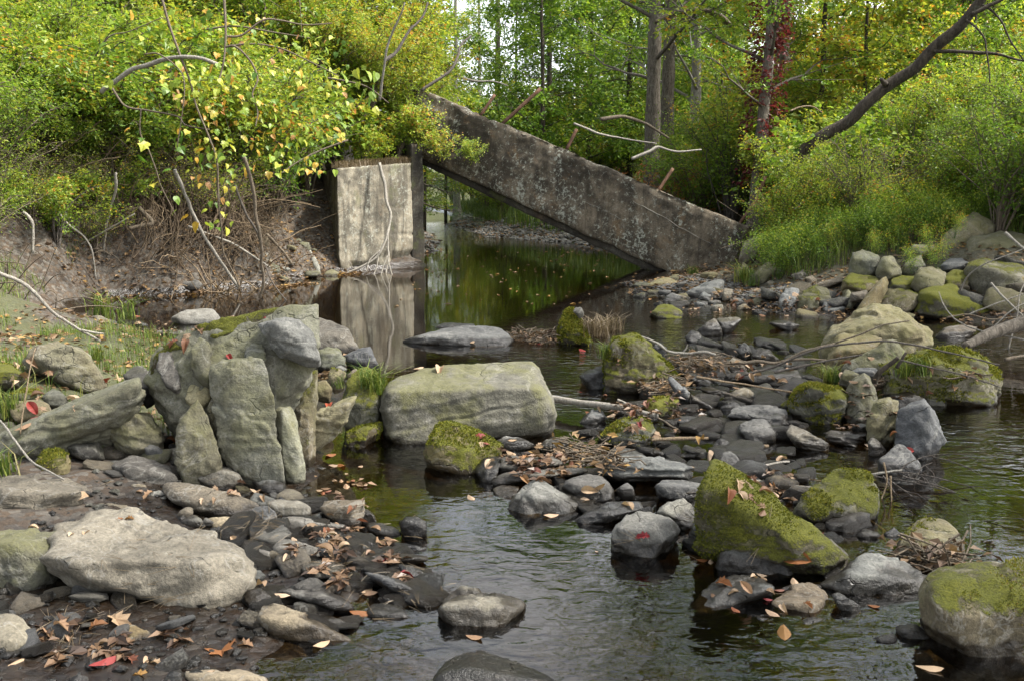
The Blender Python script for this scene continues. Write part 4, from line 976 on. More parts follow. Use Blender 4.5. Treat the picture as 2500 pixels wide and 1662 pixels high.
rk('stone', 'small grey stone tilted against the pale flaky stone', 'Z6', '1352,750 1390,738 1502,810 1502,862 1440,868 1380,805', '', m='slate', z=-.02, lv=4, group=DM, cat='rock')
rk('slab_stone', 'thin flake behind the pale flaky stone', 'Z6', '1055,735 1200,690 1325,683 1300,722 1150,750', '', m='slate', z=-.01, lv=4, T=.18, group=DM, cat='rock')
rk('boulder', 'big grey hummock rock next to the lower right mossy boulder', 'Z6', '1332,705 1400,640 1500,558 1560,548 1750,578 1832,640 1845,710 1805,775 1650,788 1500,768 1390,745', '1450,650 1650,660 1800,700', m='grey', z=-.02, lv=5, p=13, T=.42, group=DM)
rk('boulder', 'large boulder with a mossy shoulder cut by the lower right edge', 'Z6', '1815,725 1850,660 1950,608 2100,578 2250,568 2420,570 2480,700 2480,1100 2300,1150 2150,1100 2050,1050 1950,970 1870,890 1825,805', '1900,745 2100,735 2350,740 1950,900', m='halfmoss', z=-.02, lv=6, p=12, T=.62, rough=.05)
rk('rock', 'pale rock with moss at its top behind the lower right boulder', 'Z6', '1685,545 1720,430 1800,370 1860,348 1960,370 2030,440 2072,520 2083,595 1900,610 1720,590', '', m='halfmoss', z=-.02, lv=5, p=12, T=.4)
rk('boulder', 'dark mossy block under the bare twigs right of the mossy wedge', 'Z6', '1165,305 1190,230 1330,200 1340,120 1390,88 1500,88 1555,130 1582,200 1585,330 1500,385 1350,398 1230,355', '1240,280 1430,250 1560,220', m='moss', z=-.01, lv=5, p=18, T=.5)
rk('rock', 'small egg-shaped pale stone behind the mossy wedge top', 'Z6', '762,50 780,10 820,0 860,30 878,65 830,83 780,73', '', m='grey', z=0, lv=4, p=8, group=DM)
rk('slab_stone', 'long layered grey slab on the dam left of the mossy wedge', 'Z6', '140,100 160,40 260,28 440,38 600,73 642,100 622,135 400,138 200,128', '180,60 440,70 600,100', m='slate', z=.05, lv=5, p=22, strata=.9, T=.32, group=DM, cat='rock')
rk('rock', 'smooth grey block under the long stick left of the mossy wedge', 'Z6', '432,190 460,160 560,153 672,173 684,240 640,270 520,256 450,226', '450,180 660,195', m='grey', z=.02, lv=5, p=12, T=.3, group=DM)
rk('stone', 'small dark rounded stone beneath the dam sticks', 'Z6', '218,205 280,163 312,190 325,238 260,232', '', m='grey', z=.02, lv=4, p=9, group=DM, cat='rock')
for k, (txt, lab) in enumerate((('1478,445 1530,403 1592,425 1612,462 1540,485', 'blocky dark wet stone below the mossy block'), ('1618,435 1680,398 1722,440 1680,475', 'dark wet stone under the twigs, right of the blocky one'), ('1238,375 1290,353 1322,380 1290,404', 'flat black pebble below the mossy block'), ('1370,460 1400,440 1420,465 1395,480', 'tiny round pebble beside the red leaf'), ('1578,975 1680,948 1702,1010 1640,1035', 'sunken dark stone in the front pool near the right edge'), ('1678,915 1780,898 1872,980 1862,1015 1750,995', 'sunken ribbed dark slab near the lower right boulder'), ('1738,1055 1830,1043 1885,1090 1800,1098', 'sunken black flake furthest down near the right edge'), ('1138,925 1250,863 1322,880 1250,912 1180,945', 'thin dark flake in front of the pale flaky stone'), ('945,855 1000,870 1060,900 1010,915 960,890', 'dark sliver left of the thin dark flake'))):
    rk('stone', lab, 'Z6', txt, '', m='dark', z=-.02, lv=3, group='dark wet stones', cat='rock')

# ---- riffle and island ----------------------------------------------------
RF = 'rocks in the riffle'
rk('boulder', 'mossy-flanked angular boulder between the pool and the riffle', 'Z5', '520,570 560,420 540,330 560,260 590,220 750,203 820,240 880,290 960,400 1065,500 1050,570 850,645 700,645 560,620', '600,280 760,270 800,480 860,600', m='moss', z=-.02, lv=6, p=22, T=.6, group=RF)
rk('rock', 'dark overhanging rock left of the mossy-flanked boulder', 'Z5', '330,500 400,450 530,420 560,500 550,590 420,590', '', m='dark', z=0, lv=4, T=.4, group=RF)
rk('rock', 'rough rock half brown with moss, half pale, below a fallen stick', 'Z5', '468,945 560,860 660,798 790,788 852,810 878,880 852,965 780,1005 640,990', '700,880 760,960', m='halfmoss', z=0, lv=5, p=14, T=.35, group=RF)
rk('rock', 'dark mossy stone under a heap of tan leaves', 'Z5', '805,695 880,648 1000,638 1062,660 1015,745 990,785 850,778', '', m='moss', z=0, lv=4, group=RF)
rk('slab_stone', 'grey slate blade leaning beside the leaf heap, left of two', 'Z5', '968,512 1000,498 1130,620 1142,692 1070,655', '', m='slate', z=.02, lv=4, p=26, T=.15, group=RF, cat='rock')
rk('slab_stone', 'grey slate blade leaning beside the leaf heap, right of two', 'Z5', '1138,620 1250,690 1332,740 1250,728 1145,695', '', m='slate', z=-.01, lv=4, p=26, T=.15, group=RF, cat='rock')
rk('rock', 'humped grey rock with a dark side in the riffle centre', 'Z5', '1365,655 1450,600 1540,573 1600,620 1655,705 1500,702', '1430,640 1560,620', m='grey', z=0, lv=4, p=20, T=.3, group=RF)
rk('rock', 'small grey peak in front of the humped riffle rock', 'Z5', '1355,725 1440,668 1502,710 1450,755 1380,758', '', m='slate', z=-.01, lv=4, group=RF)
rk('rock', 'long black wet ledge in front of the riffle', 'Z5', '1403,775 1440,720 1560,708 1830,738 1835,850 1780,875 1700,810 1600,800', '', m='slate', z=-.01, lv=5, p=18, T=.35, group=RF)
rk('rock', 'round grey stone with a brown leaf at its foot, below the black ledge', 'Z5', '1478,905 1500,840 1580,800 1680,803 1742,880 1745,965 1650,992 1540,965', '', m='grey', z=-.01, lv=5, p=9, T=.32, group=RF)
for k, (txt, mm, lab) in enumerate((('1183,165 1260,100 1310,78 1350,130 1368,195 1290,215 1200,195', 'dark', 'dark mossy-topped rock breaking the riffle, left of a leaning pair'), ('1318,82 1480,68 1508,85 1430,165 1380,195 1338,135', 'dark', 'dark rock leaning right in the riffle, right of the pair'), ('1092,215 1150,163 1200,190 1262,240 1150,260', 'dark', 'low dark rock in front of the leaning pair'), ('1468,315 1520,248 1560,280 1582,340 1540,385', 'dark', 'small dark peak beside the red leaf cluster in the riffle'), ('1578,355 1620,288 1700,310 1772,380 1690,405', 'dark', 'sloping dark rock right of the small dark peak'), ('1375,435 1440,358 1540,390 1543,465 1450,475', 'slate', 'grey block behind the long brown branch'), ('1478,505 1560,478 1900,448 1943,510 1900,575 1750,565 1600,548', 'dark', 'long low dark rock below the thin straight branch'), ('335,835 430,738 500,740 532,790 450,845', 'grey', 'small blue-grey stone between two brown leaves near the big boulder'), ('1198,585 1290,573 1402,610 1330,645', 'dark', 'small dark rounded rock right of the slate blades'), ('1698,115 1800,93 1932,130 1850,175', 'dark', 'low dark rock in the far riffle near the round shore stone'), ('860,300 900,240 970,300 960,330 900,335', 'grey', 'small grey rock just behind the mossy-flanked boulder'), ('1100,460 1180,480 1300,540 1200,560 1120,520', 'dark', 'dark ledge behind the leaf heap'), ('1290,1000 1340,935 1420,970 1470,1050 1400,1060', 'dark', 'dark pointed stone between two pale sticks'), ('1000,810 1080,780 1190,785 1215,830 1100,860', 'slate', 'pale-edged flat stone awash left of the round grey stone'), ('1300,880 1360,862 1440,870 1430,900 1340,905', 'slate', 'thin flat stone awash beside the round grey stone'), ('800,1010 860,1010 980,1060 960,1085 850,1060', 'dark', 'dark tapered stone below the pale stick'), ('1050,1080 1150,1010 1250,1020 1260,1070 1120,1085', 'dark', 'flat dark stone below the pale stick, right of the tapered one'))):
    rk('rock', lab, 'Z5', txt, '', m=mm, z=-.01, lv=4, p=20, group=RF)
rk('rock', 'mossy stump-like stone at the pool outlet with dry grass beside it', 'Z5', '185,205 210,110 250,20 290,8 322,80 325,160 422,240 420,275 300,258 200,235', '', m='mossy', z=0, lv=5, p=14, T=.45, group=RF)
rk('stone', 'pale smooth stone behind the mossy stump-like stone', 'Z5', '290,30 310,0 350,0 372,40 340,60', '', m='grey', Y=9.3, lv=3, group=RF, cat='rock')
IS = 'rocks of the island at right'
rk('boulder', 'big smooth tan-olive boulder, the backmost on the island', 'Z7', '468,330 490,250 600,170 780,60 850,-5 930,20 1000,8 1080,8 1200,60 1262,120 1302,190 1480,250 1492,360 1200,470 700,500 500,420', '560,260 900,150 1200,200 900,350', m='olive', Y=7.9, lv=6, p=13, T=.8, group=IS)
rk('boulder', 'broad dark mossy boulder at the water, rightmost on the island', 'Z7', '1000,560 1200,470 1480,425 1700,428 1900,428 2050,520 2112,600 2115,880 2060,970 1800,985 1600,965 1400,900 1100,800', '1500,450 1800,520 2000,700 1300,650', m='moss', z=-.02, lv=6, p=13, T=.9, group=IS)
rk('rock', 'sloping tan stone with a sharp crest in front of the backmost boulder', 'Z7', '620,575 820,470 1000,370 1090,313 1150,350 1222,430 1150,560 1000,640 800,640', '800,520 1080,340', m='olive', Y=7.3, lv=5, p=22, T=.45, group=IS)
rk('rock', 'olive slab in the gap left of the sloping tan stone', 'Z7', '480,500 560,280 650,250 870,245 1000,310 900,420 700,560 500,580', '', m='olive', Y=7.6, lv=5, p=20, T=.5, group=IS)
rk('boulder', 'blocky green-grey rock with a mossy shoulder, leftmost on the island', 'Z7', '105,905 170,770 280,718 400,718 600,760 672,830 664,920 642,1085 500,1120 300,1090 150,1000', '290,740 320,900 620,850', m='moss', z=0, lv=5, p=18, T=.5, group=IS)
rk('rock', 'ridged upright stone right of the leftmost island rock', 'Z7', '625,765 740,680 820,638 880,680 922,780 932,870 895,1000 800,1085 700,1085 660,950', '830,660 820,1000', m='olive', z=.02, lv=5, p=18, T=.4, group=IS)
rk('rock', 'standing slab stone with a vertical edge at the front of the island', 'Z7', '848,1095 900,900 1000,870 1050,853 1147,890 1142,1050 1125,1255 1050,1345 960,1305 885,1200', '1045,870 1035,1320', m='olive', z=0, lv=5, p=26, T=.3, group=IS, lean=.35)
rk('boulder', 'pointed dark grey rock with a pale right edge at the island front', 'Z7', '1128,1250 1140,1010 1230,960 1330,960 1380,898 1432,940 1492,1050 1532,1170 1568,1270 1510,1385 1440,1485 1350,1465 1200,1345', '1440,960 1430,1200 1430,1440', m='grey', z=-.01, lv=5, p=22, T=.42, group=IS, lean=.4)
rk('rock', 'rounded grey stone below the pointed dark rock', 'Z7', '958,1455 1080,1350 1150,1303 1220,1320 1290,1400 1352,1490 1372,1590 1200,1620 1010,1580', '', m='grey', z=-.01, lv=5, p=10, T=.3, group=IS)
rk('stone', 'small smooth grey stone left of the rounded grey stone', 'Z7', '855,1295 890,1233 940,1260 1042,1380 960,1425 880,1395', '', m='grey', z=0, lv=4, group=IS, cat='rock')
rk('slab_stone', 'layered slate slanting into the water below the leftmost island rock', 'Z7', '85,1185 120,1118 220,1170 360,1240 482,1310 484,1375 400,1358 250,1300 110,1240', '', m='slate', z=0, lv=5, p=22, strata=1, T=.25, group=IS, cat='rock')
rk('slab_stone', 'flat layered slate beside a hanging tan leaf', 'Z7', '438,1195 500,1168 700,1190 862,1200 852,1255 780,1280 740,1330 600,1290 450,1250', '', m='slate', z=0, lv=5, p=22, strata=1, T=.28, group=IS, cat='rock')
rk('stone', 'dark rounded stone behind the flat layered slate', 'Z7', '695,1155 760,1103 830,1108 885,1170 870,1230 780,1210', '', m='dark', z=.02, lv=4, group=IS, cat='rock')
rk('rock', 'brown rock with a tan leaf on it beside the dark hollow', 'Z7', '1375,805 1450,748 1580,788 1645,850 1605,950 1440,940', '', m='olive', z=0, lv=4, T=.35, group=IS)
rk('rock', 'black shaded rock deep in the hollow of the island', 'Z7', '1060,830 1180,780 1300,765 1400,830 1425,970 1200,980 1080,930', '', m='dark', z=0, lv=4, T=.4, group=IS)  # dark stone stands in for the shade of the black hollow
rk('rock', 'small pale slab tucked between grass and ridged stone', 'Z7', '600,640 640,585 770,640 760,700 690,720 600,700', '', m='olive', Y=6.9, lv=4, T=.2, group=IS)
rk('rock', 'grey flat stone behind the ridged upright stone', 'Z7', '690,610 760,575 930,580 970,620 900,680 800,650', '', m='grey', Y=6.95, lv=4, T=.25, group=IS)
rk('rock', 'dark brown rock with grass on top in the island middle', 'Z7', '1000,660 1150,610 1400,640 1520,720 1480,790 1200,780 1040,760', '', m='moss', Y=6.75, lv=4, T=.4, group=IS)
rk('stone', 'low dark rock at the left tip of the island', 'Z7', '20,930 80,880 130,890 140,960 60,1000', '', m='moss', z=0, lv=4, group=IS, cat='rock')
rk('rock', 'pale grey flat rock behind the island near the drift log', 'ZA', '1785,845 1850,780 1970,765 2055,780 2000,845 1850,868', '', m='slate', z=-.02, lv=4, p=14, T=.6, group=IS)

# ---- right bank boulder pile and rubble -----------------------------------
RP = 'boulders piled on the right bank'
for txt, c, Yd, mm, lab, T in (
    ('1808,305 1840,200 1950,100 2030,48 2110,80 2182,150 2130,230 2000,300 1900,335', '1880,200 2040,120', 12.9, 'olive', 'large grey-green boulder leaning at the top of the right pile', .9),
    ('1982,310 2020,220 2200,168 2352,185 2450,320 2200,370 2050,365', '2100,240 2350,260', 12.5, 'olive', 'broad boulder behind twigs at the right edge of the pile', .9),
    ('1252,385 1260,310 1320,288 1432,320 1425,425 1330,432 1260,408', '1270,330 1400,350', 12.0, 'olive', 'blocky boulder at the left end of the upper pile row', .5),
    ('1418,405 1440,340 1510,328 1583,432 1500,462 1430,446', '1470,350 1500,440', 11.8, 'olive', 'triangular boulder second in the upper pile row', .5),
    ('1568,415 1610,350 1690,323 1715,390 1640,447', '', 11.9, 'olive', 'round-topped boulder third in the upper pile row', .5),
    ('1825,385 1870,345 1960,345 2000,370 1960,410 1860,410', '', 12.2, 'grey', 'low grey stone below the large leaning boulder', .5),
    ('1628,290 1650,255 1770,255 1800,290 1700,310', '', 12.6, 'olive', 'flat stone at the grass edge above the pile', .4),
    ('1965,435 2000,360 2100,343 2352,395 2450,560 2200,625 2100,560', '2050,400 2300,450', 11.4, 'halfmoss', 'huge mottled boulder at the right edge of the pile', .9),
    ('1198,485 1250,440 1400,460 1425,505 1350,560 1210,518', '', 11.6, 'moss', 'dark mossy flat boulder in the lower pile row, leftmost', .6),
    ('1498,485 1550,448 1680,458 1695,535 1600,558 1510,518', '', 11.5, 'moss', 'mossy flat boulder in the lower pile row, right of the diagonal stone', .6),
    ('1278,690 1350,590 1430,480 1470,458 1493,490 1472,555 1400,645 1320,708', '1440,480 1320,640', 11.0, 'olive', 'long square-ended stone lying diagonally against the pile', .35),
    ('1415,628 1480,540 1560,528 1680,580 1695,655 1600,678 1450,650', '1500,570 1650,610', 11.1, 'halfmoss', 'boulder with a white lichen patch beside the diagonal stone', .6),
    ('1670,590 1720,520 1820,518 2000,560 2120,640 2205,705 2000,735 1800,712 1690,660', '1750,570 2000,620', 10.9, 'mossy', 'long bright-mossy boulder at the base of the pile', .8),
    ('1655,485 1680,400 1760,388 1855,450 1832,525 1700,520', '', 11.3, 'olive', 'boulder with seedlings above the bright-mossy one', .5),
    ('1830,470 1900,420 1990,430 1990,520 1900,540 1840,520', '', 11.5, 'moss', 'dark boulder between the seedling boulder and the huge mottled one', .6),
    ('2130,640 2200,600 2350,610 2420,640 2350,690 2200,680', '', 10.8, 'moss', 'mossy low boulder under the huge mottled one', .6),
    ('1250,565 1350,548 1345,605 1262,605', '', 11.2, 'grey', 'grey flat stone under the pile between round stone and diagonal stone', .4),
    ('1345,190 1380,110 1450,98 1550,120 1565,205 1450,235', '', 14.5, 'grey', 'blue-grey boulder half hidden in the bright green weeds', .7)):
    rk('boulder', lab, 'ZA', txt, c, Y=Yd, m=mm, T=T, lv=4, p=16, group=RP, rough=.07)
RR = 'rubble stones at the slab foot'
for txt, Yd, mm, lab, T in (
    ('785,610 830,530 922,530 902,600 862,695 800,712', 11.6, 'pale', 'pinkish ribbed stone standing on edge in the rubble', .3),
    ('912,605 930,540 1020,518 1102,540 1115,600 1062,718 960,720 918,665', 11.5, 'halfmoss', 'big square rubble block with a moss cap', .5),
    ('1072,695 1085,630 1130,598 1190,603 1213,650 1203,708 1130,722', 11.3, 'grey', 'round grey stone at the water next to the moss-capped block', .4),
    ('1202,585 1230,538 1260,580 1283,620 1250,660 1208,645', 11.4, 'olive', 'small pointed stone right of the round grey stone', .3),
    ('1005,515 1100,480 1190,463 1195,492 1100,525 1020,530', 12.2, 'pale', 'thin flat stone laid behind the moss-capped block', .4),
    ('595,480 650,420 720,358 783,380 783,445 700,500', 13.6, 'olive', 'tilted slab stone in the grass right of the fallen slab end', .5),
    ('185,578 280,520 400,468 443,490 443,545 400,598 250,600', 13.2, 'grey', 'large tilted grey stone at the foot of the fallen slab', .6),
    ('35,618 100,558 172,590 183,645 100,650', 12.6, 'grey', 'domed grey stone at the water below the fallen slab', .4),
    ('178,628 240,603 352,618 355,660 220,662', 12.4, 'slate', 'flat layered stone on the waterline right of the domed one', .4),
    ('-25,695 20,640 100,638 172,680 175,722 20,725', None, 'moss', 'dark mossy stone standing in the water before the rubble', .5),
    ('488,645 500,598 560,598 577,640 520,670', 12.2, 'slate', 'dark wedge-shaped rubble stone near the waterline', .3),
    ('578,615 600,573 650,578 662,635 610,646', 12.5, 'olive', 'brown block in the middle of the rubble', .3),
    ('428,575 440,533 492,545 482,600 440,606', 12.7, 'pale', 'pale upright rubble block right of the large tilted stone', .3),
    ('545,330 590,220 650,198 692,240 640,330 580,350', 15.2, 'pale', 'whitish boulder beside the lower end of the fallen slab', .6),
    ('-60,510 0,480 70,468 132,490 142,545 60,556 -50,550', 14.0, 'olive', 'low slab stone right under the fallen slab tip', .6),
    ('-170,520 -100,490 -20,500 0,540 -80,560', 14.4, 'olive', 'flat brown stone at the shaded shore below the fallen slab', .6),
    ('870,450 940,413 972,450 920,482', 13.2, 'pale', 'pale stone at the grass edge above the moss-capped block', .3),
    ('955,470 1000,450 1040,490 1000,505', 12.9, 'pale', 'small pale slab next to the pale grass-edge stone', .3),
    ('540,420 560,370 600,400 590,450 555,460', 14.4, 'olive', 'brown stone leaning against the slab end', .4),
    ('270,600 310,555 360,580 350,612', 12.8, 'grey', 'small grey stone in front of the large tilted one', .3),
    ('690,655 700,600 780,600 790,650 740,676', 12.1, 'slate', 'dark rubble stone left of the pinkish ribbed stone', .3),
    ('600,690 640,650 685,670 680,700', 11.9, 'slate', 'wet dark stone at the rubble waterline', .3),
    ('350,660 380,620 410,640 400,680', 12.0, 'slate', 'small bluish stone on the waterline in mid rubble', .3),
    ('610,560 640,530 740,560 730,600 640,590', 12.8, 'pale', 'flat pale stone behind the brown block in the rubble', .4)):
    rk('stone', lab, 'ZA', txt, '', Y=Yd, m=mm, T=T, lv=4, p=20, group=RR, rough=.07, cat='rock')

# ---- left bank rubble and dry wall ----------------------------------------
LR = 'stones below the left abutment'
for txt, Yd, mm, lab in (
    ('1498,485 1550,418 1620,430 1628,470 1570,535 1510,515', 15.6, 'pale', 'pale angular block lying on the left bank rubble'),
    ('1620,475 1640,438 1717,440 1717,505 1650,525', 15.6, 'pale', 'pale block right beside the angular block on the left bank'),
    ('1108,725 1120,680 1170,663 1212,690 1207,745 1150,756', 14.0, 'grey', 'grey upright stone at the leaf-littered pool edge'),
    ('1135,785 1180,745 1260,733 1293,770 1240,796', 13.6, 'grey', 'grey lens stone in front of the upright stone at the pool edge'),
    ('1838,435 1850,400 1970,363 2012,390 1880,450', 17.2, 'olive', 'flat flagstone jutting from the wall beside the abutment'),
    ('1978,605 2000,578 2022,610 2063,745 2010,738', 16.2, 'pale', 'thin slab standing upright at the foot of the abutment'),
    ('1916,595 1930,538 1992,560 1993,645 1930,640', 16.6, 'pale', 'square pale stone by the lower left corner of the abutment'),
    ('1438,565 1480,540 1563,560 1542,615 1450,606', 15.2, 'olive', 'mossy brown stone in the left bank rubble'),
    ('565,700 600,668 652,690 657,735 600,726', 13.4, 'brown', 'tan stone stuck in the rooty left bank'),
    ('1856,670 1910,638 1923,705 1880,726', 16.3, 'pale', 'small pale stone left of the upright thin slab'),
    ('1330,430 1400,405 1440,440 1400,480 1340,470', 15.8, 'grey', 'grey slab end showing in the upper left rubble'),
    ('1700,730 1730,700 1760,740 1730,765', 15.2, 'grey', 'dark small stone at the waterline below the rubble'),
    ('1800,760 1830,735 1870,750 1850,770', 15.3, 'slate', 'flat grey stone at the waterline below the rubble'),
    ('1640,570 1700,545 1760,600 1700,640 1650,610', 15.6, 'pale', 'flat pale slab in the middle of the left rubble'),
    ('1560,620 1620,590 1660,640 1600,670', 15.2, 'olive', 'brown flat stone left of the flat pale slab'),
    ('1850,580 1890,555 1915,600 1880,640', 16.4, 'pale', 'leaning pale stone in the rubble by the abutment')):
    rk('stone', lab, 'ZB', txt, '', Y=Yd, m=mm, lv=3, p=20, group=LR, rough=.07, cat='rock')

wall = link('dry_stone_wall', None, None, (-3.9, 18.6, 0.6))
tag(wall, 'tumbled dry wall of dark flat stones left of the abutment', 'stone wall')
rng = random.Random(8)
yy = 0.25
while yy < 1.75:
    hh = rng.uniform(.07, .14); x = -5.2 + rng.uniform(0, .3)
    while x < -3.75:
        ww = rng.uniform(.25, .55)
        Yw = 18.1 + (x + 5.2) * 0.55 + rng.uniform(-.07, .07)
        c0 = np.array([x + ww / 2, Yw, yy + hh / 2])
        corners = [c0 + np.array([sx * ww * .5 * rng.uniform(.85, 1), sy * .2 + rng.uniform(-.03, .03), sz * hh * .5]) for sx in (-1, 1) for sy in (-1, 1) for sz in (-1, 1)]
        SEED[0] += 1
        V, F = rock_shape(corners, SEED[0], 2, 20, .06, .4, 2)
        link('wall_stone', make_mesh('wall_stone', V - np.array(wall.location), F, M['olive' if rng.random() < .3 else 'dark']), wall)
        x += ww + rng.uniform(.01, .04)
    yy += hh + .012

# ---- filler stones: smaller rubble between the traced rocks ------------------
PROTO = {}
def stone_protos(kind, mat, n, flat, p, strata=0.0):
    rng = np.random.default_rng(hash(kind) % 1000 if False else len(kind) * 7 + 3)
    out = []
    for k in range(n):
        pts = np.array([(sx, sy, sz) for sx in (-1, 1) for sy in (-1, 1) for sz in (-1, 1)], float) * .8 + rng.uniform(-.32, .32, (8, 3))
        pts = np.vstack([pts, [(rng.choice([-1, 1]) * 1.1, rng.uniform(-.4, .4), 0), (rng.uniform(-.5, .5), rng.choice([-1, 1]) * 1.1, .2)]])
        pts *= np.array([1.0, rng.uniform(.5, .85), flat * rng.uniform(.7, 1.2)])
        V, F = rock_shape(pts, 900 + k + len(kind), 3, p, .07, strata, 3)
        V -= V.mean(0)
        out.append((make_mesh('stone', V, F, M[mat]), V, F))
    PROTO[kind] = out
stone_protos('slate', 'slate', 8, .26, 18, .7)
stone_protos('grey', 'grey', 8, .42, 15)
stone_protos('dark', 'dark', 8, .34, 18)
stone_protos('pale', 'pale', 4, .42, 18)
stone_protos('olive', 'olive', 5, .5, 16)

srng = random.Random(77)
def put_stone(kind, x, y, z, r, label, group, name='small_stone'):
    me, V, F = srng.choice(PROTO[kind])
    o = link(name, me, None, (x, y, z))
    o.scale = (r, r, r)
    o.rotation_euler = (srng.uniform(-.35, .35), srng.uniform(-.35, .35), srng.uniform(0, 6.28))
    tag(o, label, 'stone', group)
    R = np.array(o.rotation_euler.to_matrix())
    remember((V * r) @ R.T + np.array([x, y, z]), F)

def stone_field(zoom, poly, n, rmin, rmax, kinds, label, group, sink=.25, name='small_stone'):
    pp = np.array(pxs(zoom, poly))
    wp = np.array([tuple(at_z(a, b, 0.0))[:2] for a, b in pp])
    lo, hi = wp.min(0), wp.max(0); c = 0; tries = 0
    while c < n and tries < n * 60:
        tries += 1
        x, y = srng.uniform(lo[0], hi[0]), srng.uniform(lo[1], hi[1])
        if poly_sd(np.array([x]), np.array([y]), wp)[0] < 0: continue
        r = rmin * (rmax / rmin) ** (srng.random() ** 1.8)
        z = gz(x, y)
        put_stone(srng.choice(kinds), x, y, max(z, -.012) + r * .16, r, label, group, name)
        c += 1

stone_field('Z3', '-150,560 330,560 620,760 900,900 1000,1050 520,1260 100,1300 -200,1100', 130, .045, .12, ['slate', 'grey', 'dark', 'dark'], 'small loose stone on the left gravel bar', 'small loose stones on the left gravel bar', name='flat_stone')
stone_field('Z1', '150,1250 900,1120 1300,1250 1900,1480 1200,1560 300,1530 -100,1400', 34, .04, .11, ['grey', 'slate', 'olive'], 'small stone packed among the slabs at lower left', 'small stones among the slabs at lower left')
stone_field('Z6', '-200,150 0,60 350,0 700,0 1250,60 1500,420 1400,650 1250,650 650,520 650,300 0,370 -300,250', 100, .045, .12, ['slate', 'grey', 'dark', 'dark'], 'small stone filling the dam across midstream', 'small stones of the dam')
stone_field('Z5', '900,480 1300,250 1900,250 2000,520 1950,900 1800,1080 1300,1100 700,1060 300,960 700,700', 150, .055, .17, ['dark', 'dark', 'slate', 'dark'], 'small dark wet stone in the riffle', 'small stones in the riffle', name='cobble')
stone_field('ZA', '-150,560 100,470 420,470 800,480 1000,620 1000,740 500,720 150,670 -150,640', 56, .06, .15, ['pale', 'grey', 'slate', 'olive'], 'small angular rubble stone at the foot of the fallen slab', 'small rubble at the slab foot', name='rubble_stone')
stone_field('Z6', '1150,330 1700,380 1750,480 1450,520 1300,470', 10, .018, .045, ['dark', 'grey'], 'small pebble on the patch of mud beside the red leaf', 'pebbles beside the red leaf')
stone_field('Z1', '500,230 1250,300 1200,420 850,480 600,400', 12, .03, .08, ['dark', 'slate'], 'small stone in the pool margin by the seedlings', 'small stones in the pool margin')
stone_field('Z2', '-100,980 500,1000 1300,1180 1800,1060 2000,1150 1900,1420 1300,1560 -100,1560', 30, .03, .085, ['dark', 'slate', 'grey'], 'flat wet stone on the mud at the lower left', 'flat wet stones at the lower left', name='flat_stone')
# rubble on the sloping left bank
for k in range(40):
    x = srng.uniform(-5.0, -3.0); y = srng.uniform(14.9, 17.2)
    if x > -3.2 and y > 16.6: continue
    r = srng.uniform(.05, .16)
    put_stone(srng.choice(['pale', 'olive', 'slate', 'olive']), x, y, max(gz(x, y), -.02) + r * .15, r, 'small angular stone in the left bank rubble', 'small left bank rubble')
# gap-filling boulders in the right pile
for k in range(26):
    x = srng.uniform(3.2, 6.2); y = srng.uniform(10.9, 12.6)
    r = srng.uniform(.14, .30)
    put_stone(srng.choice(['olive', 'dark', 'olive', 'dark']), x, y, gz(x, y) + r * .1, r, 'dark stone filling a gap in the right boulder pile', 'gap stones in the right boulder pile')

# gravel and pebbles nobody could count: one object each
def gravel(name, pts, sizes, mat, label, seed):
    rng = np.random.default_rng(seed)
    S, F = ico(1)
    n = len(pts)
    jit = 1 + rng.uniform(-.28, .28, (n, len(S), 1))
    sc = sizes[:, None, None] * np.stack([np.ones(n), rng.uniform(.6, .95, n), rng.uniform(.3, .6, n)], -1)[:, None, :]
    a = rng.uniform(0, 6.28, n); ca, sa = np.cos(a)[:, None], np.sin(a)[:, None]
    V = S[None] * jit * sc
    V = np.stack([V[..., 0] * ca - V[..., 1] * sa, V[..., 0] * sa + V[..., 1] * ca, V[..., 2]], -1) + pts[:, None, :]
    FF = (F[None] + (np.arange(n) * len(S))[:, None, None]).reshape(-1, 3)
    o = link(name, make_mesh(name, V.reshape(-1, 3), FF, mat, False))
    tag(o, label, 'gravel', None, 'stuff')
    return o

def scatter(region, n, rng, cond=None):
    x = rng.uniform(region[0], region[1], n); y = rng.uniform(region[2], region[3], n)
    h, d = ground_h(x, y)
    k = np.ones(n, bool) if cond is None else cond(x, y, h, d)
    return np.stack([x, y, h], -1)[k], d[k]

rng = np.random.default_rng(5)
P, d = scatter((-2.0, 0.2, 2.5, 5.2), 2600, rng, lambda x, y, h, d: (d < .25) & (d > -1.3))
gravel('gravel', P + np.array([0, 0, .002]), (.003 + .03 * rng.random(len(P)) ** 3), M['dark'], 'fine dark gravel on the muddy left bar', 1)
P, d = scatter((0.0, 3.4, 3.6, 9.5), 9000, rng, lambda x, y, h, d: h > -.14)
gravel('gravel', P, rng.uniform(.006, .026, len(P)), M['dark'], 'dark stream bed gravel in the riffle and dam', 2)
P, d = scatter((-4.0, 4.5, 21, 44), 14000, rng, lambda x, y, h, d: (d < .5 - .25 * (x > 1)) & (d > -1.6 + .6 * np.sin(y)) & (x > -2.6))
gravel('gravel', P + np.array([0, 0, .02]), rng.uniform(.03, .10, len(P)), M['pale'], 'bar of pale cobbles beyond the fallen slab', 3)
P, d = scatter((1.2, 4.0, 11.5, 15.8), 5000, rng, lambda x, y, h, d: (d < .25) & (d > -1.0))
gravel('gravel', P, rng.uniform(.015, .05, len(P)), M['grey'], 'fine rubble between the stones at the slab foot', 4)

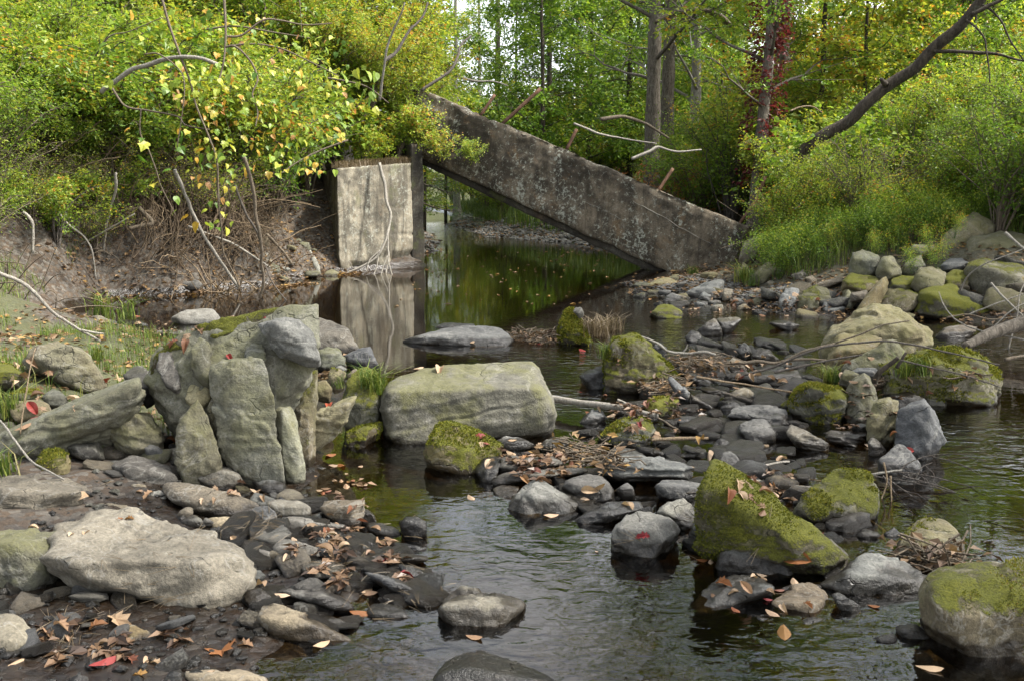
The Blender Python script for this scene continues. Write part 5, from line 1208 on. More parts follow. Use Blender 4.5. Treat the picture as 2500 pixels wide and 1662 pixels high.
# ================================================================== BRANCHES AND STICKS
def branch(name, label, cat, lines, mat, group=None, jit=0.4, sides=7, seed=1):
    """lines: list of (zoom, 'x,y x,y', Y or (Y0, Y1), r0 px, r1 px) with thickness in photograph pixels"""
    L = []
    for k, (zm, txt, Yd, r0, r1) in enumerate(lines):
        q = pxs(zm, txt); n = len(q)
        Ys = np.linspace(Yd[0], Yd[1], n) if isinstance(Yd, tuple) else np.full(n, Yd)
        pts = spline([tuple(at_y(a, b, y)) for (a, b), y in zip(q, Ys)], max(10, n * 6))
        rad = np.linspace(r0, r1, len(pts)) * np.linspace(Ys[0], Ys[-1], len(pts)) / FPX * .5
        wob = fbm3(pts, 1.2 / (rad.max() * 14), 3, seed + k) * rad.max() * jit
        wob[0] *= .2
        rad = rad * (1 + .16 * vnoise(pts / (rad.max() * 5), seed + 3))
        L.append((pts + wob, rad))
    V, F = tube_arrays(L, sides)
    org = np.array([*L[0][0][0]])
    o = link(name, make_mesh(name, V - org, F, M[mat]), None, org)
    tag(o, label, cat, group)
    remember(V, np.concatenate([F[:, :3], F[:, [0, 2, 3]]]))
    return o

def zY(zm, txt, z):
    a, b = pxs(zm, txt)[0]
    return at_z(a, b, z).y

branch('leaning_trunk', 'dark bare tree trunk leaning up to the right over the right bank', 'tree trunk', [('D', '1835,372 1880,325 1960,270 2040,195 2110,150 2170,95 2230,40 2300,-50 2380,-170', (15.7, 14.4), 31, 24), ('D', '2150,117 2225,118 2290,124 2360,140', (14.9, 14.6), 10, 5), ('D', '2236,34 2290,5 2340,-20', (14.5, 14.4), 12, 7), ('D', '2225,45 2262,80 2275,130 2280,190', (14.5, 14.3), 5, 3), ('D', '2262,12 2300,40 2330,100 2359,140', (14.5, 14.3), 6, 3), ('D', '2040,195 2034,188 2030,180', (15.1, 15.0), 14, 8)], 'bark_dark', sides=12, jit=.6)
branch('fallen_stick', 'thick weathered stick lying across rocks right of the big green-grey boulder', 'stick', [('Z5', '125,655 350,690 600,715 900,775', (zY('Z5', '125,690', .05), zY('Z5', '900,820', .05)), 18, 13), ('Z5', '610,665 660,690 700,712', (6.3, 6.3), 7, 8)], 'twig_grey', sides=9)
branch('fallen_stick', 'dark thin stick continuing from the thick weathered stick', 'stick', [('Z5', '885,785 1000,850 1080,895', (6.15, 5.9), 6, 5)], 'twig')
branch('fallen_stick', 'pale barkless stick above the dam, left of two', 'stick', [('Z5', '855,955 1050,945 1260,945', zY('Z5', '1000,975', .02), 10, 8)], 'twig_tan')
branch('fallen_stick', 'pale barkless stick above the dam, right of two', 'stick', [('Z5', '1420,990 1560,1000 1705,1000', zY('Z5', '1560,1030', .02), 9, 8)], 'twig_tan')
branch('fallen_branch', 'long grey forked branch lying over the dam and the mossy wedge', 'branch', [('Z5', '520,1212 800,1232 1100,1228 1230,1222', (5.15, 5.0), 10, 9), ('Z5', '1510,1222 1700,1265 1950,1290 2080,1310', (4.95, 4.75), 9, 8), ('Z6', '890,150 1100,180 1290,200 1430,280 1600,400 1720,480 1810,545', (4.85, 4.3), 8, 6), ('Z6', '890,132 1150,140 1310,158 1480,142 1600,115 1720,100', (4.95, 4.85), 7, 5)], 'twig_grey')
branch('fallen_stick', 'grey stick slanting over the layered slabs of the dam', 'stick', [('Z5', '-100,1190 100,1160 400,1130 520,1100', (5.05, 5.15), 8, 6), ('Z5', '100,1262 280,1210 420,1170', (4.95, 5.1), 6, 5)], 'twig_grey')
branch('fallen_stick', 'pale stick behind the mossy wedge ending at a curled leaf', 'stick', [('Z5', '1450,1165 1650,1140 1850,1110', (5.05, 5.15), 8, 6)], 'twig_grey')
branch('drift_branch', 'long brown branch reaching from the riffle to the island', 'branch', [('ZA', '260,1060 460,1022 640,1002 800,1000 960,930 1150,880', (7.2, 7.0), 11, 6), ('ZA', '800,1000 950,985 1090,990', (7.05, 6.95), 8, 5), ('ZA', '1150,880 1300,830 1450,770 1620,738', (7.0, 6.9), 5, 3)], 'twig')
branch('drift_branch', 'thin dark arching branch lying across the whole island', 'branch', [('ZA', '560,1085 760,1030 900,970 1080,905 1300,880 1470,870 1660,895 1850,935 2050,985 2200,1020', (6.9, 6.4), 6, 4)], 'twig_dark')
branch('drift_branch', 'thin dark branch below the arching one', 'branch', [('ZA', '760,1068 950,1025 1150,985 1320,955', (6.7, 6.6), 6, 4), ('ZA', '1560,990 1750,1035 1950,1080 2200,1160', (6.4, 6.2), 4, 3)], 'twig_dark')
branch('branch_stub', 'dark burnt-looking branch stub standing in the island', 'branch', [('ZA', '1400,1130 1420,1080 1470,1030 1540,975', (6.55, 6.45), 16, 12), ('ZA', '1540,1040 1580,970 1600,940', (6.6, 6.6), 9, 5)], 'bark_dark', sides=9)
branch('fallen_stick', 'straight thin reed lying over the riffle', 'stick', [('Z5', '1180,500 1400,535 1650,575 1870,610', (6.75, 6.5), 6, 4)], 'twig_tan')
branch('fallen_stick', 'crooked grey stick at the head of the riffle', 'stick', [('Z5', '780,210 900,260 980,315 1100,330 1230,325 1320,345', (7.4, 7.15), 6, 7), ('Z5', '1090,320 1110,290 1115,265', 7.2, 4, 3)], 'twig_grey')
branch('drift_log', 'smooth grey drift log at the right edge behind the island', 'log', [('ZA', '1985,905 2080,880 2200,830 2400,745 2600,660', (8.5, 8.9), 22, 40)], 'bark', sides=14, jit=.5)
branch('drift_log', 'brown drift log stretched along the right edge of the water', 'log', [('ZA', '2230,985 2350,965 2500,950', (8.0, 8.0), 9, 9)], 'twig', sides=9)
TW = 'bare twigs at the right edge'
for k, (txt, y0, y1, r, lab) in enumerate((('2500,880 2352,860 2150,820 2000,780 1900,720 1840,640 1808,555', 8.6, 9.4, 5, 'long pale bare twig arching over the rocks at the right edge'), ('1945,545 1985,470 2060,400 2200,340 2500,230', 10.2, 9.6, 5, 'pale twig curving up against the huge mottled boulder'), ('2140,500 2250,620 2352,715 2500,830', 9.6, 9.0, 6, 'pale twig running down across the boulder pile'), ('2000,700 2150,640 2350,570 2500,500', 9.7, 9.4, 4, 'pale thin twig slanting before the mossy boulders'), ('2230,180 2352,275 2500,380', 11.4, 11.0, 9, 'thick grey twig crossing the broad boulder'), ('2250,930 2310,700 2330,560 2400,420', 9.0, 9.3, 4, 'upright grey twig near the right edge'), ('2100,880 2180,760 2330,640 2500,590', 9.1, 9.1, 4, 'grey twig rising from the drift log'), ('1860,720 2000,700 2150,730 2400,700', 9.6, 9.5, 4, 'low twig along the base of the boulder pile'))):
    branch('bare_twig', lab, 'twig', [('ZA', txt, (y0, y1), r, 2)], 'twig_grey' if k < 7 else 'twig', TW, seed=30 + k)
# tangle of fine twigs over the right channel: one dead branch with many shoots
rng = random.Random(21)
lines = []
for txt, y0, y1 in (('1560,130 1750,160 2000,220 2359,330', 4.85, 4.6), ('1600,110 1800,120 2100,190 2359,260', 4.9, 4.7), ('1640,140 1860,300 2000,420 2130,540', 4.7, 4.3), ('1790,435 1950,390 2150,365 2400,350', 4.4, 4.2), ('1840,525 2050,530 2250,545 2400,580', 4.25, 4.1), ('1700,120 1760,60 1900,20 2100,15', 4.9, 4.9), ('1880,30 2000,60 2130,125', 4.9, 4.8), ('1700,200 1900,260 2100,340 2280,390', 4.7, 4.5), ('1620,130 1700,240 1780,330 1830,420', 4.75, 4.5), ('1900,330 2020,430 2060,560 2075,600', 4.4, 4.2), ('1560,160 1640,260 1720,350', 4.75, 4.6), ('1720,130 1960,200 2200,330 2359,390', 4.8, 4.5), ('1660,420 1800,440 1950,400', 4.5, 4.4), ('1780,180 1820,90 1880,60', 4.8, 4.85), ('1640,420 1700,470 1790,530 1830,560', 4.35, 4.25)):
    lines.append(('Z6', txt, (y0, y1), 4.6, 1.6))
    q = pxs('Z6', txt)
    for j in range(3):
        i = rng.randrange(len(q) - 1); f = rng.random()
        a = q[i][0] + (q[i + 1][0] - q[i][0]) * f; b = q[i][1] + (q[i + 1][1] - q[i][1]) * f
        an = rng.uniform(-.9, 1.3); ln = rng.uniform(35, 110)
        yv = y0 + (y1 - y0) * (i + f) / (len(q) - 1)
        lines.append(('S', '%f,%f %f,%f %f,%f' % (a, b, a + ln * .5 * math.cos(an), b + ln * .5 * math.sin(an) * .6, a + ln * math.cos(an + .3), b + ln * math.sin(an + .3) * .6), (yv, yv - .1), 2.6, 1.2))
branch('dead_branch', 'tangle of fine dark bare twigs hanging over the right channel', 'branch', lines, 'twig_dark', sides=5)
for k, (txt, y0, y1) in enumerate((('1625,60 1640,160 1610,260 1598,330', 4.65, 4.55), ('1660,130 1665,250 1670,385', 4.6, 4.5), ('1300,220 1315,290 1322,350', 4.7, 4.65), ('1620,410 1630,500 1600,650 1545,770', 4.2, 4.0), ('1860,640 1850,780 1828,905', 3.9, 3.8), ('2160,615 2080,730 2005,810', 3.75, 3.65), ('1500,160 1530,210 1540,255', 4.75, 4.7))):
    branch('dry_stalk', ['pale dry stem hanging below the twig tangle, left of two', 'pale dry stem hanging below the twig tangle, right of two', 'short dry stem hanging before the dark mossy block', 'long crooked dry stem dangling over the big grey hummock', 'straight dry stalk in front of the lower right boulder', 'yellow straw leaning on the moss of the lower right boulder', 'short straw on top of the dark mossy block'][k], 'stem', [('Z6', txt, (y0, y1), 5, 3)], 'twig_tan', 'dry stems at the right', seed=60 + k)
# left bank and abutment
branch('dead_branch', 'forked bleached branch hanging down the face of the abutment', 'branch', [('ZC', '445,95 470,200 478,280 498,340 492,400 485,430 465,490 430,550 350,595 255,640', (17.3, 16.6), 9, 4), ('ZC', '487,425 486,500 488,560 478,620 480,645', (17.1, 16.7), 5, 3), ('ZC', '440,540 430,600 415,640', (16.8, 16.6), 3, 2), ('ZC', '486,560 500,610 510,640', (16.8, 16.6), 3, 2), ('ZC', '455,510 400,560 380,620', (16.8, 16.6), 3, 2), ('ZC', '484,540 460,600 455,640', (16.8, 16.6), 3, 2), ('ZC', '420,560 330,600 300,570', (16.8, 16.6), 3, 2)], 'twig_grey')
branch('dead_branch', 'bleached thick bough arching through the vines at upper left', 'branch', [('ZE', '690,628 780,560 880,490 1000,435 1100,405 1200,392 1300,393 1380,405 1480,440', (13.0, 12.7), 12, 9)], 'twig_grey')
LS = 'bare stems on the left bank'
for k, (txt, y0, y1, r, mt, lab) in enumerate((('1115,40 1180,190 1250,350 1350,540 1440,670 1520,790', 12.5, 13.4, 9, 'twig_grey', 'grey straight stem leaning down to the pool from the vines'), ('1555,-40 1590,80 1622,200 1635,330 1660,450 1672,560 1668,640 1680,760 1655,860', 12.4, 13.0, 9, 'twig', 'reddish upright stem rising from the pool edge'), ('1385,0 1390,150 1400,300 1412,430 1425,560 1480,680 1530,790', 12.6, 13.2, 5, 'twig', 'thin stem between the grey leaning stem and the reddish one'), ('1500,140 1560,300 1640,440 1680,560', 13.4, 13.6, 6, 'twig_dark', 'dark thin stem behind the reddish upright stem'), ('740,60 738,170 700,290 680,400 660,580', 13.0, 13.4, 7, 'twig_grey', 'pale long root dangling down the dark bank'), ('340,640 470,540 600,470 740,390 860,320', 13.2, 13.2, 4, 'twig_grey', 'pale thin twig crossing the root-covered bank'), ('350,280 430,380 540,470 590,570 612,740', 12.8, 13.0, 5, 'twig_grey', 'white bent twig on the root-covered bank'), ('150,310 190,350 210,400 205,570', 11.6, 11.6, 8, 'twig_grey', 'stubby pale root curving down at the left edge'), ('890,280 930,320 975,380 900,400 830,415', 13.6, 13.4, 12, 'twig', 'elbow-bent thick root on the left bank'), ('1200,400 1330,450 1480,510 1600,580 1720,660', 13.9, 14.6, 6, 'twig_grey', 'grey twig lying along the left bank rubble'), ('1700,450 1780,540 1860,640', 15.0, 15.2, 8, 'twig', 'brown stick sliding down the left rubble'), ('1690,640 1740,760 1830,880', 13.2, 12.8, 4, 'twig_dark', 'thin dark twig arching over the pool from the stems'))):
    branch('dead_cane', lab, 'stem', [('ZB', txt, (y0, y1), r, r * .8)], mt, LS, seed=80 + k)
branch('drift_branch', 'pale dead branch sloping through the grass at the left edge', 'branch', [('ZB', '-80,660 0,705 80,735 150,775 240,850 340,945 420,1000 500,1050 640,1130', (6.9, 7.3), 11, 6), ('ZB', '520,1060 600,1075 660,1085', (7.2, 7.3), 6, 4)], 'twig_grey', sides=9)
branch('fallen_stick', 'flat grey stick propped beside the big pale boulder', 'stick', [('Z2', '380,480 480,370 590,290 690,210', (4.05, 4.45), 15, 15)], 'twig_grey', sides=8)
branch('fallen_stick', 'thin bent twig over the slabs at the left edge', 'stick', [('Z1', '0,960 90,1080 200,1230 320,1310 460,1385', (4.6, 4.25), 6, 5)], 'twig_grey')
branch('dry_stalk', 'upright dry grass stalk before the perched brown boulder', 'stem', [('Z1', '255,440 215,600 180,800 145,1060', (5.0, 4.7), 3, 4)], 'twig_tan')
# upper twigs seen among the leaves in the middle
for k, (txt, y0, y1, r, mt, lab) in enumerate((('330,640 350,500 380,300 440,150 490,20', 15.5, 15.0, 7, 'twig_grey', 'tall pale stem rising through the leaves above the abutment'), ('600,580 760,470 830,370 850,290 920,230', 17.5, 18.2, 8, 'twig_dark', 'forked dark branch against the sky left of centre'), ('360,390 440,330 520,200 600,120 640,20', 16.0, 16.5, 9, 'twig_dark', 'dark slanting branch in the yellow leaves above the slab'), ('1570,790 1750,860 1900,885 2100,920', 17.0, 17.5, 6, 'twig_grey', 'pale forked dead branch behind the fallen slab, left part'), ('1940,1015 2050,970 2110,940 2230,970 2380,960', 16.8, 17.0, 8, 'twig_grey', 'pale dead branch reaching left from the right bank shrubs'), ('1740,760 1880,745 2000,775 2100,830 2180,880', 17.6, 18.0, 9, 'twig', 'brown bent bough in the gap behind the slab'), ('840,490 960,520 1060,520 1150,550', 21.0, 21.5, 6, 'twig_grey', 'thin pale twig in the gap of sky above the slab'))):
    branch('bare_branch', lab, 'branch', [('ZF', txt, (y0, y1), r, r * .5)], mt, 'bare branches among the leaves', seed=100 + k)
branch('bare_branch', 'dark bough arching from the red-vined trunk', 'branch', [('ZD', '0,145 100,90 230,60 340,75 420,110 520,200', (22.0, 23.0), 11, 13)], 'twig', 'bare branches among the leaves')
branch('fallen_stick', 'straight dead stick standing in the brambles of the right bank', 'stick', [('ZD', '890,1335 1000,1250 1110,1150', (14.8, 15.2), 5, 4)], 'twig_grey')
branch('bare_branch', 'pale hooped bramble cane in the right thicket', 'branch', [('ZD', '860,710 920,685 1000,680 1060,720', (15.5, 15.8), 4, 3)], 'twig_tan', 'bare branches among the leaves')

# hanging roots and dead stems on the left bank: uncountable
def root_mass():
    rng = np.random.default_rng(12)
    L = []
    for k in range(2200):
        x = rng.uniform(-8.6, -3.9); y0 = rng.uniform(14.2, 16.4)
        if x < -6: y0 -= (-6 - x) * 0.9
        z = gz(x, y0) + rng.uniform(.0, .5)
        p = np.array([x, y0, z]); pts = [p]
        dirx = rng.normal(0, .35); n = rng.integers(5, 9)
        for i in range(n):
            p = p + np.array([dirx * .16 + rng.normal(0, .05), -rng.uniform(.06, .2), -rng.uniform(.05, .22) + (.06 if i == 0 else 0)])
            g = gz(p[0], p[1])
            if g < -.02: break
            p[2] = max(p[2], g + rng.uniform(-.01, .10))
            pts.append(p.copy())
        if len(pts) < 3: continue
        r = rng.uniform(.004, .011) if rng.random() < .88 else rng.uniform(.012, .026)
        L.append((spline(pts, len(pts) * 2), np.linspace(r, r * .45, len(pts) * 2)))
    V, F = tube_arrays(L, 4)
    o = link('hanging_roots', make_mesh('hanging_roots', V, F, M['root']))
    tag(o, 'brown mass of hanging roots and dead stems covering the left bank', 'roots', None, 'stuff')
    L = []
    for k in range(1100):                      # dead canes standing and crossing above the bank edge
        x = rng.uniform(-9.0, -3.6); y = rng.uniform(13.6, 16.2) - (max(0, -6 - x)) * .9
        z = gz(x, y)
        a = rng.uniform(0, 6.28); ln = rng.uniform(.5, 1.5); e = rng.uniform(.15, 1.1)
        d = np.array([math.cos(a) * math.cos(e), math.sin(a) * math.cos(e) * .5 - .15, math.sin(e)])
        t = np.linspace(0, 1, 7)[:, None]
        pts = np.array([x, y, z]) + d * ln * t + np.array([0, -.1, -.5 * rng.random()]) * t ** 2 + fbm3(t * np.ones(3) * 3 + k * 7.1, 1, 2, 4) * .05
        pts[:, 2] = np.maximum(pts[:, 2], ground_h(pts[:, 0], pts[:, 1])[0])
        L.append((pts, np.linspace(.008, .003, 7) * rng.uniform(.5, 1.6)))
    V, F = tube_arrays(L, 4)
    o = link('dead_canes', make_mesh('dead_canes', V, F, M['twig_tan']))
    tag(o, 'pale criss-crossing dead canes on the left bank', 'stems', None, 'stuff')
    L = []
    for k in range(420):                      # dead stalks on the slope at the left edge
        x = rng.uniform(-8.6, -5.0); y = rng.uniform(9.4, 13.4)
        if poly_sd(np.array([x]), np.array([y]), WATER_EDGE)[0] > -.2: continue
        z = gz(x, y)
        a = rng.uniform(0, 6.28); ln = rng.uniform(.3, 1.0); e = rng.uniform(.1, 1.2)
        d = np.array([math.cos(a) * math.cos(e), math.sin(a) * math.cos(e) * .6 - .1, math.sin(e)])
        t = np.linspace(0, 1, 7)[:, None]
        pts = np.array([x, y, z]) + d * ln * t + np.array([0, -.1, -.5 * rng.random()]) * t ** 2
        pts[:, 2] = np.maximum(pts[:, 2], ground_h(pts[:, 0], pts[:, 1])[0])
        L.append((pts, np.linspace(.006, .0025, 7) * rng.uniform(.5, 1.6)))
    V, F = tube_arrays(L, 4)
    o = link('dead_canes', make_mesh('dead_canes', V, F, M['twig']))
    tag(o, 'brown dead stalks matted on the slope at the left edge', 'stems', None, 'stuff')
    L = []
    for k in range(300):                      # brambles at the foot of the right thicket
        x = rng.uniform(4.0, 8.0); y = rng.uniform(14.6, 17.5)
        z = gz(x, y)
        a = rng.uniform(0, 6.28); ln = rng.uniform(.5, 1.4); e = rng.uniform(.1, 1.2)
        d = np.array([math.cos(a) * math.cos(e), math.sin(a) * math.cos(e) * .5 - .2, math.sin(e)])
        t = np.linspace(0, 1, 7)[:, None]
        pts = np.array([x, y, z]) + d * ln * t + np.array([0, -.1, -.6 * rng.random()]) * t ** 2
        pts[:, 2] = np.maximum(pts[:, 2], ground_h(pts[:, 0], pts[:, 1])[0])
        L.append((pts, np.linspace(.007, .003, 7) * rng.uniform(.6, 1.5)))
    V, F = tube_arrays(L, 4)
    o = link('dead_canes', make_mesh('dead_canes', V, F, M['twig']))
    tag(o, 'brown bramble canes at the shaded foot of the right thicket', 'stems', None, 'stuff')
root_mass()

# ================================================================== VEGETATION
def unit(v):
    return v / (np.linalg.norm(v, axis=-1, keepdims=True) + 1e-9)

def leaf_arrays(P, A, N, L, W, fold=.18):
    """diamond leaves: base P, direction A, normal N"""
    S = unit(np.cross(A, N)); N = unit(np.cross(S, A))
    L = L[:, None]; W = W[:, None]
    mid = P + A * L * .42
    V = np.stack([P, mid + S * W * .5 + N * W * fold, P + A * L - N * L * .08, mid - S * W * .5 + N * W * fold], 1).reshape(-1, 3)
    b = np.arange(len(P))[:, None] * 4
    F = np.concatenate([b + np.array([0, 1, 2]), b + np.array([0, 2, 3])])
    return V, F

def leaves_on(starts, dirs, lens, per, leafL, rng, spread=.05, droop=.3, asp=.55, tone=None, flat=.7):
    n = len(starts)
    t = rng.uniform(.1, 1.05, (n, per))
    P = starts[:, None, :] + dirs[:, None, :] * (lens[:, None] * t)[..., None]
    P[..., 2] -= droop * (lens[:, None] * t) ** 2
    P = P + rng.normal(0, spread, P.shape)
    side = unit(np.cross(dirs, np.array([0, 0, 1.0])))
    sg = rng.choice([-1, 1], (n, per))[..., None]
    A = unit(dirs[:, None, :] * rng.uniform(.2, 1, (n, per, 1)) + side[:, None, :] * sg * rng.uniform(.4, 1.1, (n, per, 1)) + rng.normal(0, .35, (n, per, 3)) + np.array([0, 0, -.25]))
    N = unit(np.array([0, 0, flat]) + rng.normal(0, .5, (n, per, 3)))
    L = leafL * rng.uniform(.6, 1.3, (n, per))
    tw = rng.uniform(-.25, .25, (n, 1)) + (0 if tone is None else tone[:, None])
    r = np.clip(rng.beta(1.8, 1.8, (n, per)) * .8 + .1 + tw, 0, 1)
    V, F = leaf_arrays(P.reshape(-1, 3), A.reshape(-1, 3), N.reshape(-1, 3), L.ravel(), L.ravel() * asp)
    rr = np.tile(r.ravel(), 2)
    return V, F, rr

def leaf_mesh(name, V, F, r, mat):
    return make_mesh(name, V, F, mat, False, {'rnd': ('FACE', r)})

def shrub_meshes(seed, H, R, stems, twigs, per, leafL, mat, smat, low=.25, tw_len=(.2, .5), arch=.5, asp=.55, tone_h=.15, stem_r=.02, fine=True):
    rng = np.random.default_rng(seed)
    lines, TS, TD, TL, TT = [], [], [], [], []
    for s in range(stems):
        az = rng.uniform(0, 6.283); rr = R * rng.uniform(.25, 1.0); hh = H * rng.uniform(.65, 1.05) * (1.1 - .35 * rr / R)
        t = np.linspace(0, 1, 10)
        hor = rr * t ** 1.5
        z = hh * (t * (1 + arch) - arch * t ** 2.2)
        x = hor * math.cos(az) + rng.normal(0, .12) + .10 * np.sin(t * 5 + rng.uniform(0, 6)); y = hor * math.sin(az) + rng.normal(0, .12) + .10 * np.sin(t * 4 + rng.uniform(0, 6))
        pts = np.stack([x * (.15 + .85 * np.minimum(1, t * 2)), y * (.15 + .85 * np.minimum(1, t * 2)), z], -1)
        lines.append((pts, np.linspace(stem_r, stem_r * .25, 10) * rng.uniform(.6, 1.2)))
        tt = low + (1 - low) * rng.random(twigs) ** .8
        i = np.minimum((tt * 9).astype(int), 8); f = (tt * 9 - i)[:, None]
        S = pts[i] * (1 - f) + pts[i + 1] * f
        D = unit(unit(pts[i + 1] - pts[i]) * .5 + rng.normal(0, .6, (twigs, 3)) + np.array([math.cos(az) * .35, math.sin(az) * .35, .1]))
        Ln = rng.uniform(tw_len[0], tw_len[1], twigs)
        TS.append(S); TD.append(D); TL.append(Ln); TT.append((S[:, 2] / H - .5) * tone_h * 2)
        if fine:
            for k in range(0, twigs, 2):
                q = S[k] + D[k] * Ln[k] * np.linspace(0, 1, 4)[:, None]; q[:, 2] -= .3 * (Ln[k] * np.linspace(0, 1, 4)) ** 2
                lines.append((q, np.array([.006, .0045, .003, .002])))
    TS, TD, TL, TT = map(np.concatenate, (TS, TD, TL, TT))
    V, F, r = leaves_on(TS, TD, TL, per, leafL, rng, tone=TT, asp=asp)
    sv, sf = tube_arrays(lines, 4)
    return {'foliage': leaf_mesh('foliage', V, F, r, M[mat]), 'stems': make_mesh('stems', sv, sf, M[smat])}

def place(name, label, cat, group, meshes, loc, rz=0.0, sc=1.0, tilt=(0, 0)):
    e = link(name, None, None, loc)
    e.rotation_euler = (tilt[0], tilt[1], rz); e.scale = (sc, sc, sc) if not isinstance(sc, tuple) else sc
    e.empty_display_size = .2
    tag(e, label, cat, group)
    for k, me in meshes.items():
        link(k, me, e)
    return e

def grow(n, reg, cond=lambda x, y: True, seed=0, mind=.5):
    r = random.Random(seed); out = []; tries = 0
    while len(out) < n and tries < n * 200:
        tries += 1
        x, y = r.uniform(reg[0], reg[1]), r.uniform(reg[2], reg[3])
        if not cond(x, y): continue
        if any((x - a) ** 2 + (y - b) ** 2 < mind ** 2 for a, b in out): continue
        out.append((x, y))
    return out

vr = random.Random(3)
SH = {
    'fine_a': shrub_meshes(1, 2.6, 1.5, 26, 22, 13, .062, 'lf_mix', 'twig', tone_h=.2),
    'fine_b': shrub_meshes(2, 2.3, 1.6, 26, 22, 13, .058, 'lf_green', 'twig', tone_h=.25),
    'yellow_a': shrub_meshes(3, 2.8, 1.4, 24, 26, 12, .072, 'lf_yellow', 'twig', tone_h=.2),
    'yellow_b': shrub_meshes(4, 2.4, 1.5, 24, 25, 13, .062, 'lf_yellow', 'twig_dark', tone_h=.1),
    'fine_c': shrub_meshes(5, 3.2, 1.7, 28, 22, 12, .066, 'lf_mix', 'twig_dark', tone_h=.3),
    'weed_a': shrub_meshes(6, .75, .4, 12, 12, 8, .035, 'lf_mix', 'grass', low=.2, tw_len=(.06, .16), stem_r=.005, asp=.4, fine=False),
    'weed_b': shrub_meshes(7, .6, .35, 12, 12, 9, .028, 'lf_green', 'grass', low=.1, tw_len=(.05, .14), stem_r=.005, fine=False),
    'rust': shrub_meshes(8, 1.6, .9, 12, 12, 9, .07, 'lf_rust', 'twig', tone_h=.1),
    'broad': shrub_meshes(29, 2.4, 1.3, 16, 14, 8, .125, 'lf_mix', 'twig', tone_h=.2, asp=.75, tw_len=(.25, .6)),
    'broad_y': shrub_meshes(30, 2.2, 1.2, 16, 13, 8, .115, 'lf_yellow', 'twig', tone_h=.1, asp=.75, tw_len=(.25, .6)),
    'hang': shrub_meshes(19, 1.7, 1.5, 22, 22, 13, .075, 'lf_mix', 'twig_dark', arch=1.1, tone_h=.2),
    'hang_y': shrub_meshes(20, 1.8, 1.5, 22, 22, 12, .085, 'lf_yellow', 'twig', arch=1.1, tone_h=.2),
    'bare': shrub_meshes(9, 2.0, 1.4, 26, 22, 5, .04, 'lf_yellow', 'twig', tone_h=.1),
}
FINE = ['fine_a', 'fine_b', 'yellow_a', 'yellow_b', 'fine_c', 'broad', 'broad_y']

ADJ = {'fine_a': 'mixed-green', 'fine_b': 'deep-green', 'fine_c': 'tall dense', 'yellow_a': 'golden-leaved', 'yellow_b': 'yellowing', 'rust': 'rusty', 'hang': 'green', 'hang_y': 'golden', 'bare': 'bare', 'weed_a': 'tall', 'weed_b': 'low', 'broad': 'broad-leaved green', 'broad_y': 'broad-leaved yellow'}
# left thicket -------------------------------------------------------------
def shrubs(n, reg, kinds, label, group, seed, sc=(.85, 1.25), mind=.7, cond=lambda x, y: True, dz=0.0, cat='shrub', name='shrub'):
    for x, y in grow(n, reg, cond, seed, mind):
        s = vr.uniform(*sc); kd = vr.choice(kinds)
        place(name, (ADJ[kd] + ' ' + label) if len(kinds) > 1 else label, cat, group, SH[kd], (x, y, gz(x, y) - .05 + dz), vr.uniform(0, 6.28), s, (vr.uniform(-.12, .12), vr.uniform(-.12, .12)))
off_water = lambda x, y: poly_sd(np.array([x]), np.array([y]), WATER_EDGE)[0] < -.9
shrubs(30, (-9.5, -3.6, 15.4, 18.2), ['fine_a', 'broad_y', 'yellow_a', 'broad', 'fine_b', 'yellow_b'], 'shrub in the thicket on top of the left bank', 'left bank thicket', 1, (.8, 1.15), .55, off_water)
shrubs(20, (-12, -3.6, 18.5, 23), ['fine_a', 'yellow_a', 'fine_c', 'yellow_b'], 'larger shrub at the back of the left thicket', 'back of the left thicket', 2, (1.25, 1.9), .7, off_water)
shrubs(7, (-8.2, -6.3, 11.4, 14.0), ['fine_b', 'fine_a'], 'fine-leaved shrub leaning in from the left edge', 'shrubs at the left edge', 3, (.7, 1.0), .6, off_water, .1)
shrubs(5, (-3.9, -2.2, 18.3, 19.6), ['broad_y', 'yellow_a'], 'small-leaved shrub sprawling over the top of the abutment', 'shrubs over the abutment', 4, (.5, .75), .4, lambda x, y: True, 1.6)
for x, y, z, s, k in ((-2.6, 18.6, 1.75, .6, 'broad_y'), (-3.3, 18.4, 1.75, .6, 'broad'), (-2.0, 19.4, 2.1, .75, 'yellow_a'), (-2.9, 19.6, 1.9, .9, 'broad'), (-1.5, 20.3, 2.0, .8, 'broad_y'), (-2.2, 20.4, 2.0, 1.1, 'yellow_a')):
    place('shrub', 'small-leaved shrub sprawling over the top of the abutment', 'shrub', 'shrubs over the abutment', SH[k], (x, y, z), vr.uniform(0, 6), s)
shrubs(24, (-9.0, -3.9, 14.1, 15.3), ['hang', 'hang_y'], 'drooping shrub hanging over the edge of the root-covered left bank', 'shrubs hanging over the left bank', 21, (.8, 1.15), .4, lambda x, y: poly_sd(np.array([x]), np.array([y]), WATER_EDGE)[0] < -.7, .0)
shrubs(26, (-9.0, -4.0, 13.6, 14.9), ['bare'], 'nearly leafless bramble on the face of the left bank', 'brambles on the left bank face', 22, (.45, .85), .28, lambda x, y: poly_sd(np.array([x]), np.array([y]), WATER_EDGE)[0] < -.35)
shrubs(10, (-8.6, -5.9, 9.6, 13.4), ['bare', 'fine_b', 'hang'], 'low shrub on the slope at the left edge', 'low shrubs at the left edge', 23, (.4, .7), .5, lambda x, y: poly_sd(np.array([x]), np.array([y]), WATER_EDGE)[0] < -.6)
